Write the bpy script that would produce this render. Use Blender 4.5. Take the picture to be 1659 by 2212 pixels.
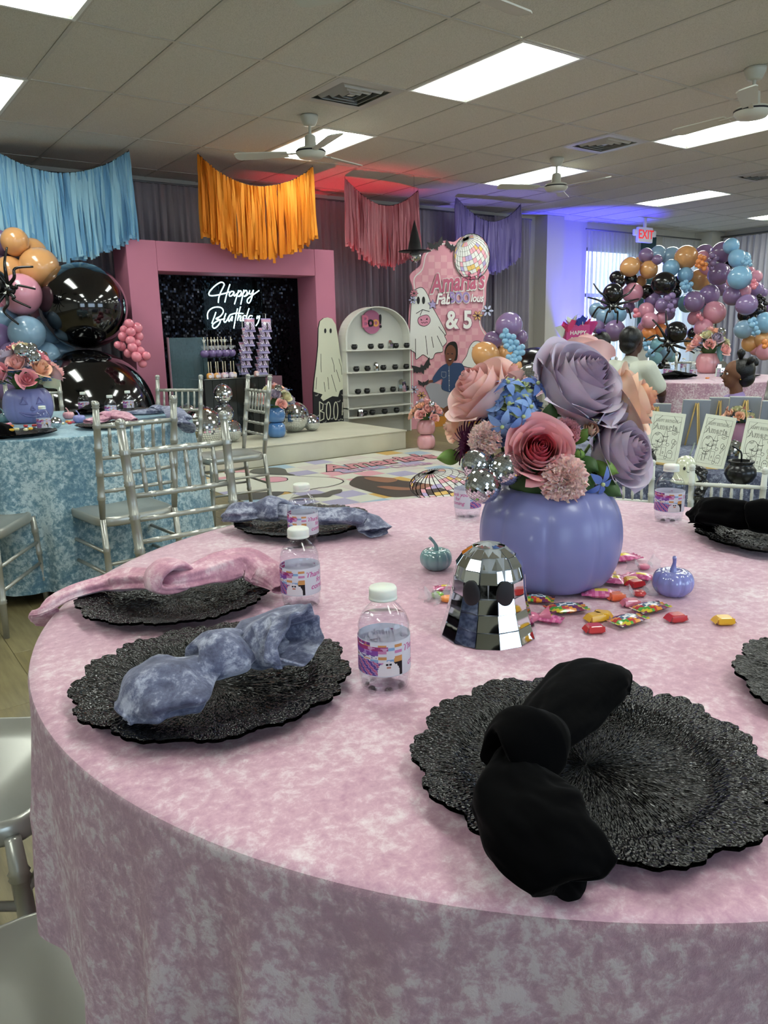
import bpy, bmesh, math, random
from math import sin, cos, pi, radians, sqrt, atan2
from mathutils import Vector, Matrix, noise, geometry
random.seed(7)
for o in list(bpy.data.objects): bpy.data.objects.remove(o)
SC = bpy.context.scene
COL = SC.collection
V = Vector

# ------------------------------------------------------------------ camera
CZ = 1.176
FPX, PITCH, ROLL, YAW = 1654.3, .22507203, -.02188407, .6251526
fwd = V((sin(YAW)*cos(PITCH), cos(YAW)*cos(PITCH), -sin(PITCH)))
_rt = V((cos(YAW), -sin(YAW), 0)); _up = _rt.cross(fwd)
rgt = _rt*cos(ROLL) + _up*sin(ROLL); upv = -_rt*sin(ROLL) + _up*cos(ROLL)
cam_data = bpy.data.cameras.new('camera'); cam = bpy.data.objects.new('camera', cam_data); COL.objects.link(cam)
cam_data.sensor_fit = 'VERTICAL'; cam_data.sensor_height = 36; cam_data.lens = FPX/2212*36
cam_data.clip_start = .02; cam_data.clip_end = 200
M = Matrix.Identity(4)
for i in range(3):
    M[i][0] = rgt[i]; M[i][1] = upv[i]; M[i][2] = -fwd[i]
M[2][3] = CZ
cam.matrix_world = M
SC.camera = cam

# ------------------------------------------------------------------ view + world
SC.view_settings.view_transform = 'Standard'; SC.view_settings.look = 'None'
SC.view_settings.gamma = 1; SC.view_settings.use_curve_mapping = False
SC.view_settings.exposure = 0.5
W = bpy.data.worlds.new('world'); SC.world = W; W.use_nodes = True
W.node_tree.nodes['Background'].inputs[0].default_value = (.62, .80, 1, 1)
W.node_tree.nodes['Background'].inputs[1].default_value = 3.4
TROFFER = 12.0          # emission of the ceiling troffers

def spot(name, loc, target, color, power, angle, size=.04, blend=.6):
    l = bpy.data.lights.new(name, 'SPOT'); l.color = color; l.energy = power
    l.spot_size = radians(angle); l.spot_blend = blend; l.shadow_soft_size = size
    o = bpy.data.objects.new(name, l); COL.objects.link(o); o.location = loc
    o.rotation_euler = (V(target)-V(loc)).to_track_quat('-Z', 'Y').to_euler()
    return o
# the party's coloured uplights, standing on the floor behind the drapes
UPLIGHTS = [((5.55, 8.90, .28), (5.55, 8.62, 3.0), (1, .03, .06), 260, 60), ((7.75, 8.90, .28), (7.75, 8.62, 3.0), (.25, .2, 1), 240, 62),
            ((10.45, 8.55, .28), (10.6, 9.0, 3.0), (.05, .05, 1), 700, 62)]
for i, (a, b, c, p, an) in enumerate(UPLIGHTS): spot('uplight_beam', a, b, c, p, an)

# ------------------------------------------------------------------ pixel helpers (camera constants above; only give points on real planes)
def ray(px, py): return fwd + rgt*((px-829.5)/FPX) - upv*((py-1106)/FPX)
def atz(px, py, z):
    d = ray(px, py); t = (z-CZ)/d.z; return V((d.x*t, d.y*t, z))
def aty(px, py, Y):
    d = ray(px, py); t = Y/d.y; return V((d.x*t, Y, CZ+d.z*t))
def atd(px, py, D): return V((0, 0, CZ)) + ray(px, py)*D
def pxr(r, D): return r/FPX*D

# ------------------------------------------------------------------ materials
def lin(h):
    h = h.lstrip('#'); c = [int(h[i:i+2], 16)/255 for i in (0, 2, 4)]
    return tuple([(x/12.92 if x <= .04045 else ((x+.055)/1.055)**2.4) for x in c]+[1])
def L(c): return lin(c) if isinstance(c, str) else tuple(c)+((1,) if len(c) == 3 else ())
MATS = {}
def mat(name, color, rough=.5, metal=0, spec=.5, sheen=0, coat=0, trans=0, ior=1.45, emit=None, es=0, alpha=1, sss=0,
        bump=None, var=None, coatr=.1):
    if name in MATS: return MATS[name]
    m = bpy.data.materials.new(name); m.use_nodes = True; nt = m.node_tree; N = nt.nodes; b = N['Principled BSDF']
    b.inputs['Base Color'].default_value = L(color); b.inputs['Roughness'].default_value = rough
    b.inputs['Metallic'].default_value = metal; b.inputs['Specular IOR Level'].default_value = spec
    b.inputs['Sheen Weight'].default_value = sheen; b.inputs['Sheen Roughness'].default_value = .35
    b.inputs['Coat Weight'].default_value = coat; b.inputs['Coat Roughness'].default_value = coatr
    b.inputs['Transmission Weight'].default_value = trans; b.inputs['IOR'].default_value = ior; b.inputs['Alpha'].default_value = alpha
    if sss: b.inputs['Subsurface Weight'].default_value = sss; b.inputs['Subsurface Scale'].default_value = .01
    if emit: b.inputs['Emission Color'].default_value = L(emit); b.inputs['Emission Strength'].default_value = es
    if bump or var:
        tc = N.new('ShaderNodeTexCoord')
    if var:      # var = (color2, scale, detail, lo, hi, stretch)
        c2, sc, det, lo, hi, st = var
        mp = N.new('ShaderNodeMapping'); mp.inputs['Scale'].default_value = st; nt.links.new(tc.outputs['Object'], mp.inputs[0])
        n = N.new('ShaderNodeTexNoise'); n.inputs['Scale'].default_value = sc; n.inputs['Detail'].default_value = det
        r = N.new('ShaderNodeMapRange'); r.inputs[1].default_value = lo; r.inputs[2].default_value = hi
        x = N.new('ShaderNodeMix'); x.data_type = 'RGBA'; x.inputs[6].default_value = L(color); x.inputs[7].default_value = L(c2)
        nt.links.new(mp.outputs[0], n.inputs['Vector']); nt.links.new(n.outputs['Fac'], r.inputs[0])
        nt.links.new(r.outputs[0], x.inputs[0]); nt.links.new(x.outputs[2], b.inputs['Base Color'])
    if bump:     # bump = (scale, strength, distance, stretch)
        sc, s, dist, st = bump
        mp = N.new('ShaderNodeMapping'); mp.inputs['Scale'].default_value = st; nt.links.new(tc.outputs['Object'], mp.inputs[0])
        n = N.new('ShaderNodeTexNoise'); n.inputs['Scale'].default_value = sc; n.inputs['Detail'].default_value = 4
        bp = N.new('ShaderNodeBump'); bp.inputs['Strength'].default_value = s; bp.inputs['Distance'].default_value = dist
        nt.links.new(mp.outputs[0], n.inputs['Vector']); nt.links.new(n.outputs['Fac'], bp.inputs['Height']); nt.links.new(bp.outputs[0], b.inputs['Normal'])
    MATS[name] = m
    return m
I1 = (1, 1, 1)
def attr_mat(name, rough=.5, coat=0, sheen=0):
    if name in MATS: return MATS[name]
    m = mat(name, 'ffffff', rough, coat=coat, sheen=sheen); nt = m.node_tree
    a = nt.nodes.new('ShaderNodeAttribute'); a.attribute_name = 'Col'
    nt.links.new(a.outputs['Color'], nt.nodes['Principled BSDF'].inputs['Base Color'])
    return m
def velvet(name, base, light, dark, rough=.6, sc=1.0, sheen=.5, bs=.5, st=(1, 1, 1), hang=False, kc=1.5):
    """crushed velvet: nap lies in patches, so colour, sheen and relief all vary with two noises"""
    m = mat(name, base, rough, sheen=sheen, spec=.25); nt = m.node_tree; N = nt.nodes; b = N['Principled BSDF']; K = nt.links.new
    tc = N.new('ShaderNodeTexCoord'); mp = N.new('ShaderNodeMapping'); mp.inputs['Scale'].default_value = st; K(tc.outputs['Object'], mp.inputs[0])
    n1 = N.new('ShaderNodeTexNoise'); n1.inputs['Scale'].default_value = 30*sc; n1.inputs['Detail'].default_value = 8; n1.inputs['Roughness'].default_value = .72; n1.inputs['Distortion'].default_value = .25
    n2 = N.new('ShaderNodeTexNoise'); n2.inputs['Scale'].default_value = 4*sc; n2.inputs['Detail'].default_value = 3
    K(mp.outputs[0], n1.inputs['Vector']); K(mp.outputs[0], n2.inputs['Vector'])
    ad = N.new('ShaderNodeMath'); ad.operation = 'MULTIPLY_ADD'; K(n2.outputs['Fac'], ad.inputs[0]); ad.inputs[1].default_value = .45; K(n1.outputs['Fac'], ad.inputs[2])
    r = N.new('ShaderNodeValToRGB'); e = r.color_ramp.elements; e[0].position = .52; e[0].color = L(dark); e[1].position = .9; e[1].color = L(light)
    mid = r.color_ramp.elements.new(.72); mid.color = L(base)
    c1 = N.new('ShaderNodeMath'); c1.operation = 'SUBTRACT'; K(ad.outputs[0], c1.inputs[0]); c1.inputs[1].default_value = .72
    c2 = N.new('ShaderNodeMath'); c2.operation = 'MULTIPLY_ADD'; K(c1.outputs[0], c2.inputs[0]); c2.inputs[1].default_value = kc; c2.inputs[2].default_value = .72
    K(c2.outputs[0], r.inputs[0]); K(r.outputs[0], b.inputs['Base Color'])
    bp = N.new('ShaderNodeBump'); bp.inputs['Strength'].default_value = bs; bp.inputs['Distance'].default_value = .006
    K(n1.outputs['Fac'], bp.inputs['Height']); K(bp.outputs[0], b.inputs['Normal'])
    if hang:      # steep faces: stronger colour mottling stands in for view-dependent sheen, with deeper relief
        ge = N.new('ShaderNodeNewGeometry'); sz = N.new('ShaderNodeSeparateXYZ'); K(ge.outputs['True Normal'], sz.inputs[0]); ab = N.new('ShaderNodeMath'); ab.operation = 'ABSOLUTE'; K(sz.outputs[2], ab.inputs[0])
        mr = N.new('ShaderNodeMapRange'); K(ab.outputs[0], mr.inputs[0]); mr.inputs[1].default_value = .4; mr.inputs[2].default_value = 1; mr.inputs[3].default_value = 1.0; mr.inputs[4].default_value = .2; K(mr.outputs[0], bp.inputs['Strength']); m2 = N.new('ShaderNodeMapRange'); K(ab.outputs[0], m2.inputs[0]); m2.inputs[1].default_value = .4; m2.inputs[2].default_value = 1; m2.inputs[3].default_value = 1.9; m2.inputs[4].default_value = .9; K(m2.outputs[0], c2.inputs[1]); bp.inputs['Distance'].default_value = .012
        b.inputs['Roughness'].default_value = .5; b.inputs['Specular IOR Level'].default_value = .45
    b.inputs['Sheen Tint'].default_value = L(light)
    return m

# ------------------------------------------------------------------ mesh builder
class MB:
    def __init__(s): s.v = []; s.f = []; s.m = []; s.sm = []; s.mi = 0; s.smooth = True
    def add(s, vs, fs):
        o = len(s.v); s.v += [tuple(v) for v in vs]; s.f += [tuple(i+o for i in f) for f in fs]
        s.m += [s.mi]*len(fs); s.sm += [s.smooth]*len(fs); return s
    def box(s, a, b, mx=None):
        x0, y0, z0 = a; x1, y1, z1 = b
        vs = [V(p) for p in ((x0,y0,z0),(x1,y0,z0),(x1,y1,z0),(x0,y1,z0),(x0,y0,z1),(x1,y0,z1),(x1,y1,z1),(x0,y1,z1))]
        if mx: vs = [mx @ v for v in vs]
        sm = s.smooth; s.smooth = False
        s.add(vs, [(0,3,2,1),(4,5,6,7),(0,1,5,4),(1,2,6,5),(2,3,7,6),(3,0,4,7)]); s.smooth = sm; return s
    def bbox(s, a, b, r, mx=None):      # box with chamfered vertical+horizontal edges
        x0, y0, z0 = a; x1, y1, z1 = b; vs = []
        for z, k in ((z0, r), (z0+r, 0), (z1-r, 0), (z1, r)):
            for x, y in ((x0+k+r,y0+k),(x1-k-r,y0+k),(x1-k,y0+k+r),(x1-k,y1-k-r),(x1-k-r,y1-k),(x0+k+r,y1-k),(x0+k,y1-k-r),(x0+k,y0+k+r)): vs.append(V((x,y,z)))
        if mx: vs = [mx @ v for v in vs]
        fs = [tuple(range(7,-1,-1)), tuple(range(24,32))]
        for j in range(3):
            for i in range(8): fs.append((j*8+i, j*8+(i+1)%8, (j+1)*8+(i+1)%8, (j+1)*8+i))
        sm = s.smooth; s.smooth = False; s.add(vs, fs); s.smooth = sm; return s
    def lathe(s, prof, n=24, mx=None, cap=True, fr=None):
        vs = []; fs = []
        for k, (r, z) in enumerate(prof):
            for i in range(n):
                a = 2*pi*i/n; rr = r*(fr(a, k/(len(prof)-1)) if fr else 1)
                p = V((rr*cos(a), rr*sin(a), z)); vs.append(mx @ p if mx else p)
        m = len(prof)
        for k in range(m-1):
            for i in range(n): fs.append((k*n+i, k*n+(i+1)%n, (k+1)*n+(i+1)%n, (k+1)*n+i))
        if cap:
            if prof[0][0] > 1e-5: fs.append(tuple(range(n-1, -1, -1)))
            if prof[-1][0] > 1e-5: fs.append(tuple(range((m-1)*n, m*n)))
        s.add(vs, fs); return s
    def sphere(s, c, r, n=16, m=10, sc=(1,1,1), mx=None):
        pr = [(r*sin(pi*k/m) if 0 < k < m else 1e-6, -r*cos(pi*k/m)) for k in range(m+1)]
        T = Matrix.Translation(V(c)) @ (mx or Matrix.Identity(4)) @ Matrix.Diagonal((*sc, 1))
        return s.lathe(pr, n, T, False)
    def tube(s, pts, r, n=8, cap=True, closed=False, rfun=None):
        pts = [V(p) for p in pts]; m = len(pts); vs = []; fs = []; up = None
        for k, p in enumerate(pts):
            a = pts[(k-1) % m] if closed or k > 0 else p; b = pts[(k+1) % m] if closed or k < m-1 else p
            t = (b-a).normalized() if (b-a).length > 1e-9 else V((0,0,1))
            if up is None: up = V((0,0,1)) if abs(t.z) < .9 else V((1,0,0))
            x = t.cross(up)
            if x.length < 1e-4: x = t.cross(V((0,1,0)))
            x.normalize(); y = x.cross(t); up = y
            rr = rfun(k/(m-1)) if rfun else (r[k] if isinstance(r, (list, tuple)) else r)
            for i in range(n): q = 2*pi*i/n; vs.append(p+x*(rr*cos(q))+y*(rr*sin(q)))
        K = m if closed else m-1
        for k in range(K):
            for i in range(n): fs.append((k*n+i, k*n+(i+1)%n, ((k+1)%m)*n+(i+1)%n, ((k+1)%m)*n+i))
        if cap and not closed: fs.append(tuple(range(n-1,-1,-1))); fs.append(tuple(range((m-1)*n, m*n)))
        s.add(vs, fs); return s
    def grid(s, fn, nu, nv, wrapu=False):
        vs = [fn(i/nu, j/nv) for j in range(nv+1) for i in range(nu+(0 if wrapu else 1))]; w = nu if wrapu else nu+1
        fs = [(j*w+i, j*w+(i+1)%w, (j+1)*w+(i+1)%w, (j+1)*w+i) for j in range(nv) for i in range(nu)]
        s.add(vs, fs); return s
    def prism(s, poly, z0, z1, mx=None):     # poly: 2d points, any simple polygon
        n = len(poly); tri = geometry.tessellate_polygon([[V((p[0], p[1], 0)) for p in poly]])
        area = sum(poly[i][0]*poly[(i+1)%n][1]-poly[(i+1)%n][0]*poly[i][1] for i in range(n))
        if area < 0: poly = poly[::-1]; tri = geometry.tessellate_polygon([[V((p[0], p[1], 0)) for p in poly]])
        vs = [V((p[0], p[1], z0)) for p in poly]+[V((p[0], p[1], z1)) for p in poly]
        if mx: vs = [mx @ v for v in vs]
        fs = []
        for t in tri:
            a, b, c = [poly[i] for i in t]
            if (b[0]-a[0])*(c[1]-a[1])-(c[0]-a[0])*(b[1]-a[1]) < 0: t = t[::-1]
            fs.append(tuple(i+n for i in t)); fs.append(tuple(t[::-1]))
        if abs(z1-z0) > 0:
            for i in range(n): j = (i+1) % n; fs.append((i, j, j+n, i+n))
        sm = s.smooth; s.smooth = False; s.add(vs, fs); s.smooth = sm; return s
    def mesh(s, name, mats):
        me = bpy.data.meshes.new(name); me.from_pydata(s.v, [], s.f)
        if not isinstance(mats, (list, tuple)): mats = [mats]
        for m in mats: me.materials.append(m)
        me.polygons.foreach_set('material_index', s.m); me.polygons.foreach_set('use_smooth', s.sm); me.update()
        return me
    def build(s, name, mats, parent=None, loc=None, **kw):
        return link(name, s.mesh(name, mats), parent, loc, **kw)
def link(name, data, parent=None, loc=None, rz=None, mx=None, kind=None):
    o = bpy.data.objects.new(name, data); COL.objects.link(o)
    if parent: o.parent = parent
    if loc is not None: o.location = loc
    if rz is not None: o.rotation_euler = (0, 0, rz)
    if mx is not None: o.matrix_local = mx
    if kind: o['kind'] = kind
    return o
def tag(o, label, cat, group=None, kind=None):
    o['label'] = label; o['category'] = cat
    if group: o['group'] = group
    if kind: o['kind'] = kind
    return o
def thing(name, label, cat, loc=(0,0,0), rz=0, group=None, mx=None):
    o = bpy.data.objects.new(name, None); COL.objects.link(o); o.location = loc; o.rotation_euler = (0,0,rz); o.empty_display_size = .05
    if mx is not None: o.matrix_world = mx
    return tag(o, label, cat, group)
def struct(o): o['kind'] = 'structure'; return o
def kids(o): return [c for c in bpy.data.objects if c.parent == o]
CH = {}
def copy_tree(src, loc=None, rz=None, label=None, group=None, parent=None, mx=None, scale=None):
    c = src.copy(); COL.objects.link(c)
    if parent: c.parent = parent
    if loc is not None: c.location = loc
    if rz is not None: c.rotation_euler = (0, 0, rz)
    if mx is not None: c.matrix_world = mx
    if scale is not None: c.scale = (scale,)*3
    if label: c['label'] = label
    if group: c['group'] = group
    if src.name not in CH: CH[src.name] = kids(src)
    for k in CH[src.name]:
        if k.name not in CH: CH[k.name] = kids(k)
        d = k.copy(); COL.objects.link(d); d.parent = c
        for g in CH[k.name]:
            e = g.copy(); COL.objects.link(e); e.parent = d
    return c
def remesh_blob(name, parts, voxel, m, parent=None, smooth=6, loc=None):
    """one continuous surface grown over tapered chains: parts = list of [(point, radius[, squash xyz]), ...]"""
    b = MB()
    for ch in parts:
        if len(ch) == 1:
            p = ch[0]; b.sphere(p[0], p[1], 18, 12, p[2] if len(p) > 2 else I1, p[3] if len(p) > 3 else None); continue
        for k in range(len(ch)-1):
            (p0, r0), (p1, r1) = ch[k][:2], ch[k+1][:2]; p0 = V(p0); p1 = V(p1); d = p1-p0; n = max(2, int(d.length/(min(r0, r1)*.35)))
            n = min(n, 14)
            for i in range(n+1):
                t = i/n; b.sphere(p0+d*t, r0+(r1-r0)*t, 12, 8)
    me = b.mesh(name, m); o = link(name, me, parent, loc)
    r = o.modifiers.new('r', 'REMESH'); r.mode = 'VOXEL'; r.voxel_size = voxel; r.use_smooth_shade = True
    if smooth:
        s = o.modifiers.new('s', 'SMOOTH'); s.factor = .5; s.iterations = smooth
    dg = bpy.context.evaluated_depsgraph_get(); ev = o.evaluated_get(dg)
    me2 = bpy.data.meshes.new_from_object(ev); o.modifiers.clear(); o.data = me2
    if not me2.materials: me2.materials.append(m)
    return o
def text_mesh(txt, size, m, extrude=.001, offset=0, shear=0, align='CENTER', spacing=1, bevel=0, name='lettering'):
    c = bpy.data.curves.new(name, 'FONT'); c.body = txt; c.size = size; c.extrude = extrude; c.offset = offset; c.shear = shear
    c.align_x = align; c.align_y = 'CENTER'; c.space_character = spacing; c.bevel_depth = bevel; c.resolution_u = 3
    o = bpy.data.objects.new(name, c); COL.objects.link(o); dg = bpy.context.evaluated_depsgraph_get()
    me = bpy.data.meshes.new_from_object(o.evaluated_get(dg)); bpy.data.objects.remove(o)
    me.materials.clear(); me.materials.append(m); me.name = name
    return me
def add_mesh(mb, me, mx):
    mb.smooth = False; mb.add([mx @ v.co for v in me.vertices], [tuple(p.vertices) for p in me.polygons]); mb.smooth = True
def frame(o, x, y):      # matrix from origin, x axis, y axis
    x = V(x).normalized(); z = x.cross(V(y)).normalized(); y = z.cross(x)
    return Matrix(((x.x, y.x, z.x, o[0]), (x.y, y.y, z.y, o[1]), (x.z, y.z, z.z, o[2]), (0, 0, 0, 1)))
def orient(loc, d, roll=0, s=1):   # local +z along d
    return Matrix.Translation(V(loc)) @ V(d).normalized().to_track_quat('Z', 'Y').to_matrix().to_4x4() @ Matrix.Rotation(roll, 4, 'Z') @ Matrix.Scale(s, 4)
def catmull(pts, n=6, closed=False):
    P = [V((*p, 0)) if len(p) == 2 else V(p) for p in pts]; m = len(P); out = []
    K = m if closed else m-1
    for i in range(K):
        p0 = P[(i-1) % m] if closed or i > 0 else P[0]; p1 = P[i]; p2 = P[(i+1) % m]; p3 = P[(i+2) % m] if closed or i < m-2 else P[m-1]
        for j in range(n):
            t = j/n; out.append(.5*((2*p1)+(p2-p0)*t+(2*p0-5*p1+4*p2-p3)*t*t+(-p0+3*p1-3*p2+p3)*t**3))
    if not closed: out.append(P[-1])
    return out
def ell(cx, cy, rx, ry, n=24, a0=0): return [(cx+rx*cos(2*pi*i/n)*cos(a0)-ry*sin(2*pi*i/n)*sin(a0), cy+rx*cos(2*pi*i/n)*sin(a0)+ry*sin(2*pi*i/n)*cos(a0)) for i in range(n)]
def stroke(pts, w, mb, z, mx, closed=False):     # flat ribbon polyline
    P = [V((p[0], p[1])) for p in pts]; m = len(P); vs = []; fs = []
    for k, p in enumerate(P):
        a = P[(k-1) % m] if closed or k else p; b = P[(k+1) % m] if closed or k < m-1 else p
        t = (b-a); t = t.normalized() if t.length > 1e-9 else V((1, 0)); nn = V((-t.y, t.x))*w/2
        vs += [V((p.x+nn.x, p.y+nn.y, z)), V((p.x-nn.x, p.y-nn.y, z))]
    for k in range(m if closed else m-1): j = (k+1) % m; fs.append((2*k, 2*k+1, 2*j+1, 2*j))
    sm = mb.smooth; mb.smooth = False; mb.add([mx @ v for v in vs], fs); mb.smooth = sm
def bat(cx, cy, s, a=0):
    h = [(0,.28),(.05,.42),(.09,.28),(.16,.2),(.3,.28),(.5,.42),(.9,.62),(.8,.3),(.83,.02),(.68,.06),(.55,-.12),(.4,-.03),(.3,-.15),(.15,-.1),(0,-.4)]
    p = [(x, y) for x, y in h]+[(-x, y) for x, y in h[::-1][1:]]
    return [(cx+s*(x*cos(a)-y*sin(a)), cy+s*(x*sin(a)+y*cos(a))) for x, y in p[:-1]]
def print_grid(name, fn, nu, nv, colfn, m, parent=None, **kw):
    """flat print: a grid whose face colours come from the drawing colfn(u, v)"""
    mb = MB(); mb.grid(fn, nu, nv); me = mb.mesh(name, m); a = me.color_attributes.new('Col', 'FLOAT_COLOR', 'CORNER'); i = 0
    for j in range(nv):
        for k in range(nu):
            c = L(colfn((k+.5)/nu, (j+.5)/nv))
            for q in range(4): a.data[i].color = c; i += 1
    return link(name, me, parent, **kw)

# common materials
PLASTIC_W = mat('white_plastic', 'e6e8e2', .4)
SILVER = mat('silver_paint', 'adaea6', .3, metal=.55, bump=(60, .05, .002, I1))
WHITEP = mat('white_paint_worn', 'd6d8cf', .4, bump=(50, .1, .002, I1))
INK = mat('black_ink', '15151a', .6)
MIRROR = mat('mirror_tile', 'dfe3e6', .04, metal=1)
GROUT = mat('mirror_backing', '8b8f92', .5, metal=.3)
BLACKG = mat('gloss_black', '050507', .05, coat=1)
CAULD = mat('black_cauldron_plastic', '101113', .25)
BAL = {k: mat('latex_'+k, c, .22, spec=.5, coat=.5, sss=.0) for k, c in
       dict(peach='d8a068', orange='e89050', pink='d793a6', hotpink='e08394', blue='88a9c2', sky='86b6d6', purple='80688f', lilac='8d76a3', black='0a0a0c', teal='7fb2bd').items()}
# ================================================================== SETTING
CEIL = 3.003; WY = 9.12; RX = 14.6
GX = lambda i: 1.5143+.6096*i
GY = lambda j: 3.8458+1.2192*j
# floor with planks: seam measured at x=.456, plank ends at y=3.125
fm = mat('floor_base', '5f553c', .5)
b = MB(); b.box((-4.5, -4.5, -.1), (RX+.5, WY+.6, -.006)); floor = struct(b.build('floor', fm))
pm = []
for i, c in enumerate(('80754f', '857b58', '786d4a', '8a7f5a')):
    pm.append(mat('vinyl_plank_%s' % 'abcd'[i], c, .38, var=('6a6042', 5, 6, .35, .7, (9, 1, 1)), bump=(30, .12, .002, (8, 1, 1))))
PW, PL = .178, 1.22
pme = []
for m in pm:
    q = MB(); q.bbox((0.0007, 0.0007, -.006), (PW-.0007, PL-.0007, 0), .0008); pme.append(q.mesh('plank', m))
rest = MB(); cnt = 0
for i in range(-14, 66):
    x = .456+PW*i
    if x > RX-.1: continue
    off = ((i*7) % 5)/5*PL if i else 0
    for j in range(-6, 7):
        y = 3.125+off+PL*j - PL
        if y > WY or y < -2.5: continue
        cx, cy = x+PW/2, y+PL/2
        near = (x < 1.75 and .0 < cy < 5.6) or (5.0 < x < 8.0 and 4.8 < cy < 8) or (1.7 < x < 5.3 and 3.6 < cy < 5.4)
        if near and x > -1.2 and cnt < 300:
            link('plank', pme[(i*3+j*5) % 4], floor, (x, y, 0)); cnt += 1
        else: rest.bbox((x+.0007, y+.0007, -.006), (x+PW-.0007, y+PL-.0007, 0), .0008)
rest.build('planks_far', pm[0], floor, kind='stuff')
# ceiling
tile_m = mat('acoustic_tile', 'd6d3c8', .95, bump=(130, .55, .006, I1), var=('bfbcb0', 160, 3, .45, .7, I1))
grid_m = mat('ceiling_grid_paint', 'c2bfb3', .5)
b = MB(); b.box((-4.5, -4.5, CEIL+.05), (RX+.5, WY+.6, CEIL+.15)); ceiling = struct(b.build('ceiling', tile_m))
q = MB(); q.bbox((.012, .012, .004), (.6096-.012, 1.2192-.012, .03), .004); tme = q.mesh('ceiling_tile', tile_m)
q = MB(); q.bbox((.012, .012, .004), (.6096-.012, .6096-.012, .03), .004); tme2 = q.mesh('ceiling_tile', tile_m)
LIGHTS = []; VENTS = []
for i in range(-6, 22, 5):
    for j in (-4, -2, 0, 2): LIGHTS.append((i, j))
for i in (-7, -2, 3, 8, 13, 18):
    for j in (-3, 1): VENTS.append((i, j))
rest = MB(); cnt = 0
for i in range(-10, 22):
    for j in range(-7, 5):
        if (i, j) in LIGHTS: continue
        x, y = GX(i), GY(j)
        if x > RX or y > WY+.5: continue
        if (i, j) in VENTS:
            link('ceiling_tile', tme2, ceiling, (x, y+.6096, CEIL)); continue
        vis = j >= -1 and i >= -3
        if vis and cnt < 280: link('ceiling_tile', tme, ceiling, (x, y, CEIL)); cnt += 1
        else: rest.bbox((x+.012, y+.012, CEIL+.004), (x+.5976, y+1.2072, CEIL+.03), .004)
rest.build('ceiling_tiles_far', tile_m, ceiling, kind='stuff')
b = MB()
for i in range(-10, 23): b.box((GX(i)-.012, -4.5, CEIL), (GX(i)+.012, WY, CEIL+.006))
for j in range(-7, 6): b.box((-4.5, GY(j)-.012, CEIL-.0006), (RX, GY(j)+.012, CEIL+.0054))
for i, j in VENTS: b.box((GX(i), GY(j)+.6096-.012, CEIL-.0003), (GX(i+1), GY(j)+.6096+.012, CEIL+.0057))
b.build('ceiling_grid', grid_m, ceiling)
# troffers
lens_m = mat('light_lens', 'f4fff2', .5, emit=(.95, 1, .93), es=TROFFER)
nt = lens_m.node_tree; N = nt.nodes; K = nt.links.new
tc = N.new('ShaderNodeTexCoord'); sp = N.new('ShaderNodeSeparateXYZ'); K(tc.outputs['Generated'], sp.inputs[0])
s1 = N.new('ShaderNodeMath'); s1.operation = 'SUBTRACT'; K(sp.outputs[0], s1.inputs[0]); s1.inputs[1].default_value = .5
s2 = N.new('ShaderNodeMath'); s2.operation = 'ABSOLUTE'; K(s1.outputs[0], s2.inputs[0])
s3 = N.new('ShaderNodeMapRange'); s3.interpolation_type = 'SMOOTHSTEP'; K(s2.outputs[0], s3.inputs[0])
s3.inputs[1].default_value = .24; s3.inputs[2].default_value = .42; s3.inputs[3].default_value = TROFFER*1.25; s3.inputs[4].default_value = .85
K(s3.outputs[0], N['Principled BSDF'].inputs['Emission Strength'])
q = MB(); q.box((.03, .03, .012), (.5796, 1.1892, .016)); lme = q.mesh('lens', lens_m)
q = MB()
for a, c in (((0,0),(.6096,.03)), ((0,1.1892),(.6096,1.2192)), ((0,.03),(.03,1.1892)), ((.5796,.03),(.6096,1.1892))): q.box((a[0]+.006, a[1]+.006, -.002), (c[0]-.0, c[1]-.0, .02))
fme = q.mesh('frame', PLASTIC_W)
col_names = {-6: 'far behind the left edge', -1: 'at the left edge of the picture', 4: 'above the pink arch', 9: 'over the hall centre', 14: 'over the balloon arches', 19: 'farthest to the right'}
row_names = {-4: 'rearmost row', -2: 'row behind the camera', 0: 'near row', 2: 'row nearest the stage wall'}
for i, j in LIGHTS:
    t = thing('ceiling_light', 'fluorescent ceiling light %s, %s' % (col_names[i], row_names[j]), 'ceiling light', (GX(i), GY(j), CEIL), group='ceiling troffer lights')
    link('frame', fme, t); link('lens', lme, t)
# vents
vm = mat('vent_metal', 'b9b9b4', .4); vd = mat('vent_dark', '24252a', .8)
vf = MB()
def ring(mb, a, z0, w, z1):
    c = .3048
    for s0, s1, (ux, uy) in ((-1, 1, (1, 0)), (-1, 1, (-1, 0)), (-1, 1, (0, 1)), (-1, 1, (0, -1))):
        px, py = -uy, ux
        p = [V((c+ux*a+px*a*k, c+uy*a+py*a*k, z0)) for k in (-1, 1)]+[V((c+ux*(a+w)+px*(a+w)*k, c+uy*(a+w)+py*(a+w)*k, z1)) for k in (1, -1)]
        mb.smooth = False; mb.add(p+[v+V((0,0,.004)) for v in p], [(0,1,2,3),(7,6,5,4),(0,4,5,1),(1,5,6,2),(2,6,7,3),(3,7,4,0)]); mb.smooth = True
ring(vf, .225, -.004, .07, -.002); vfm = vf.mesh('vent_frame', vm)
vs = []
for a in (.165, .105, .05):
    q = MB(); ring(q, a, -.012, .035, .03); vs.append(q.mesh('louvre', vm))
q = MB(); q.box((.05, .05, .045), (.56, .56, .049)); vb = q.mesh('backing', vd); q = MB(); q.box((.28, .28, -.006), (.33, .33, -.002)); vc = q.mesh('centre_plate', vm)
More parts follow.
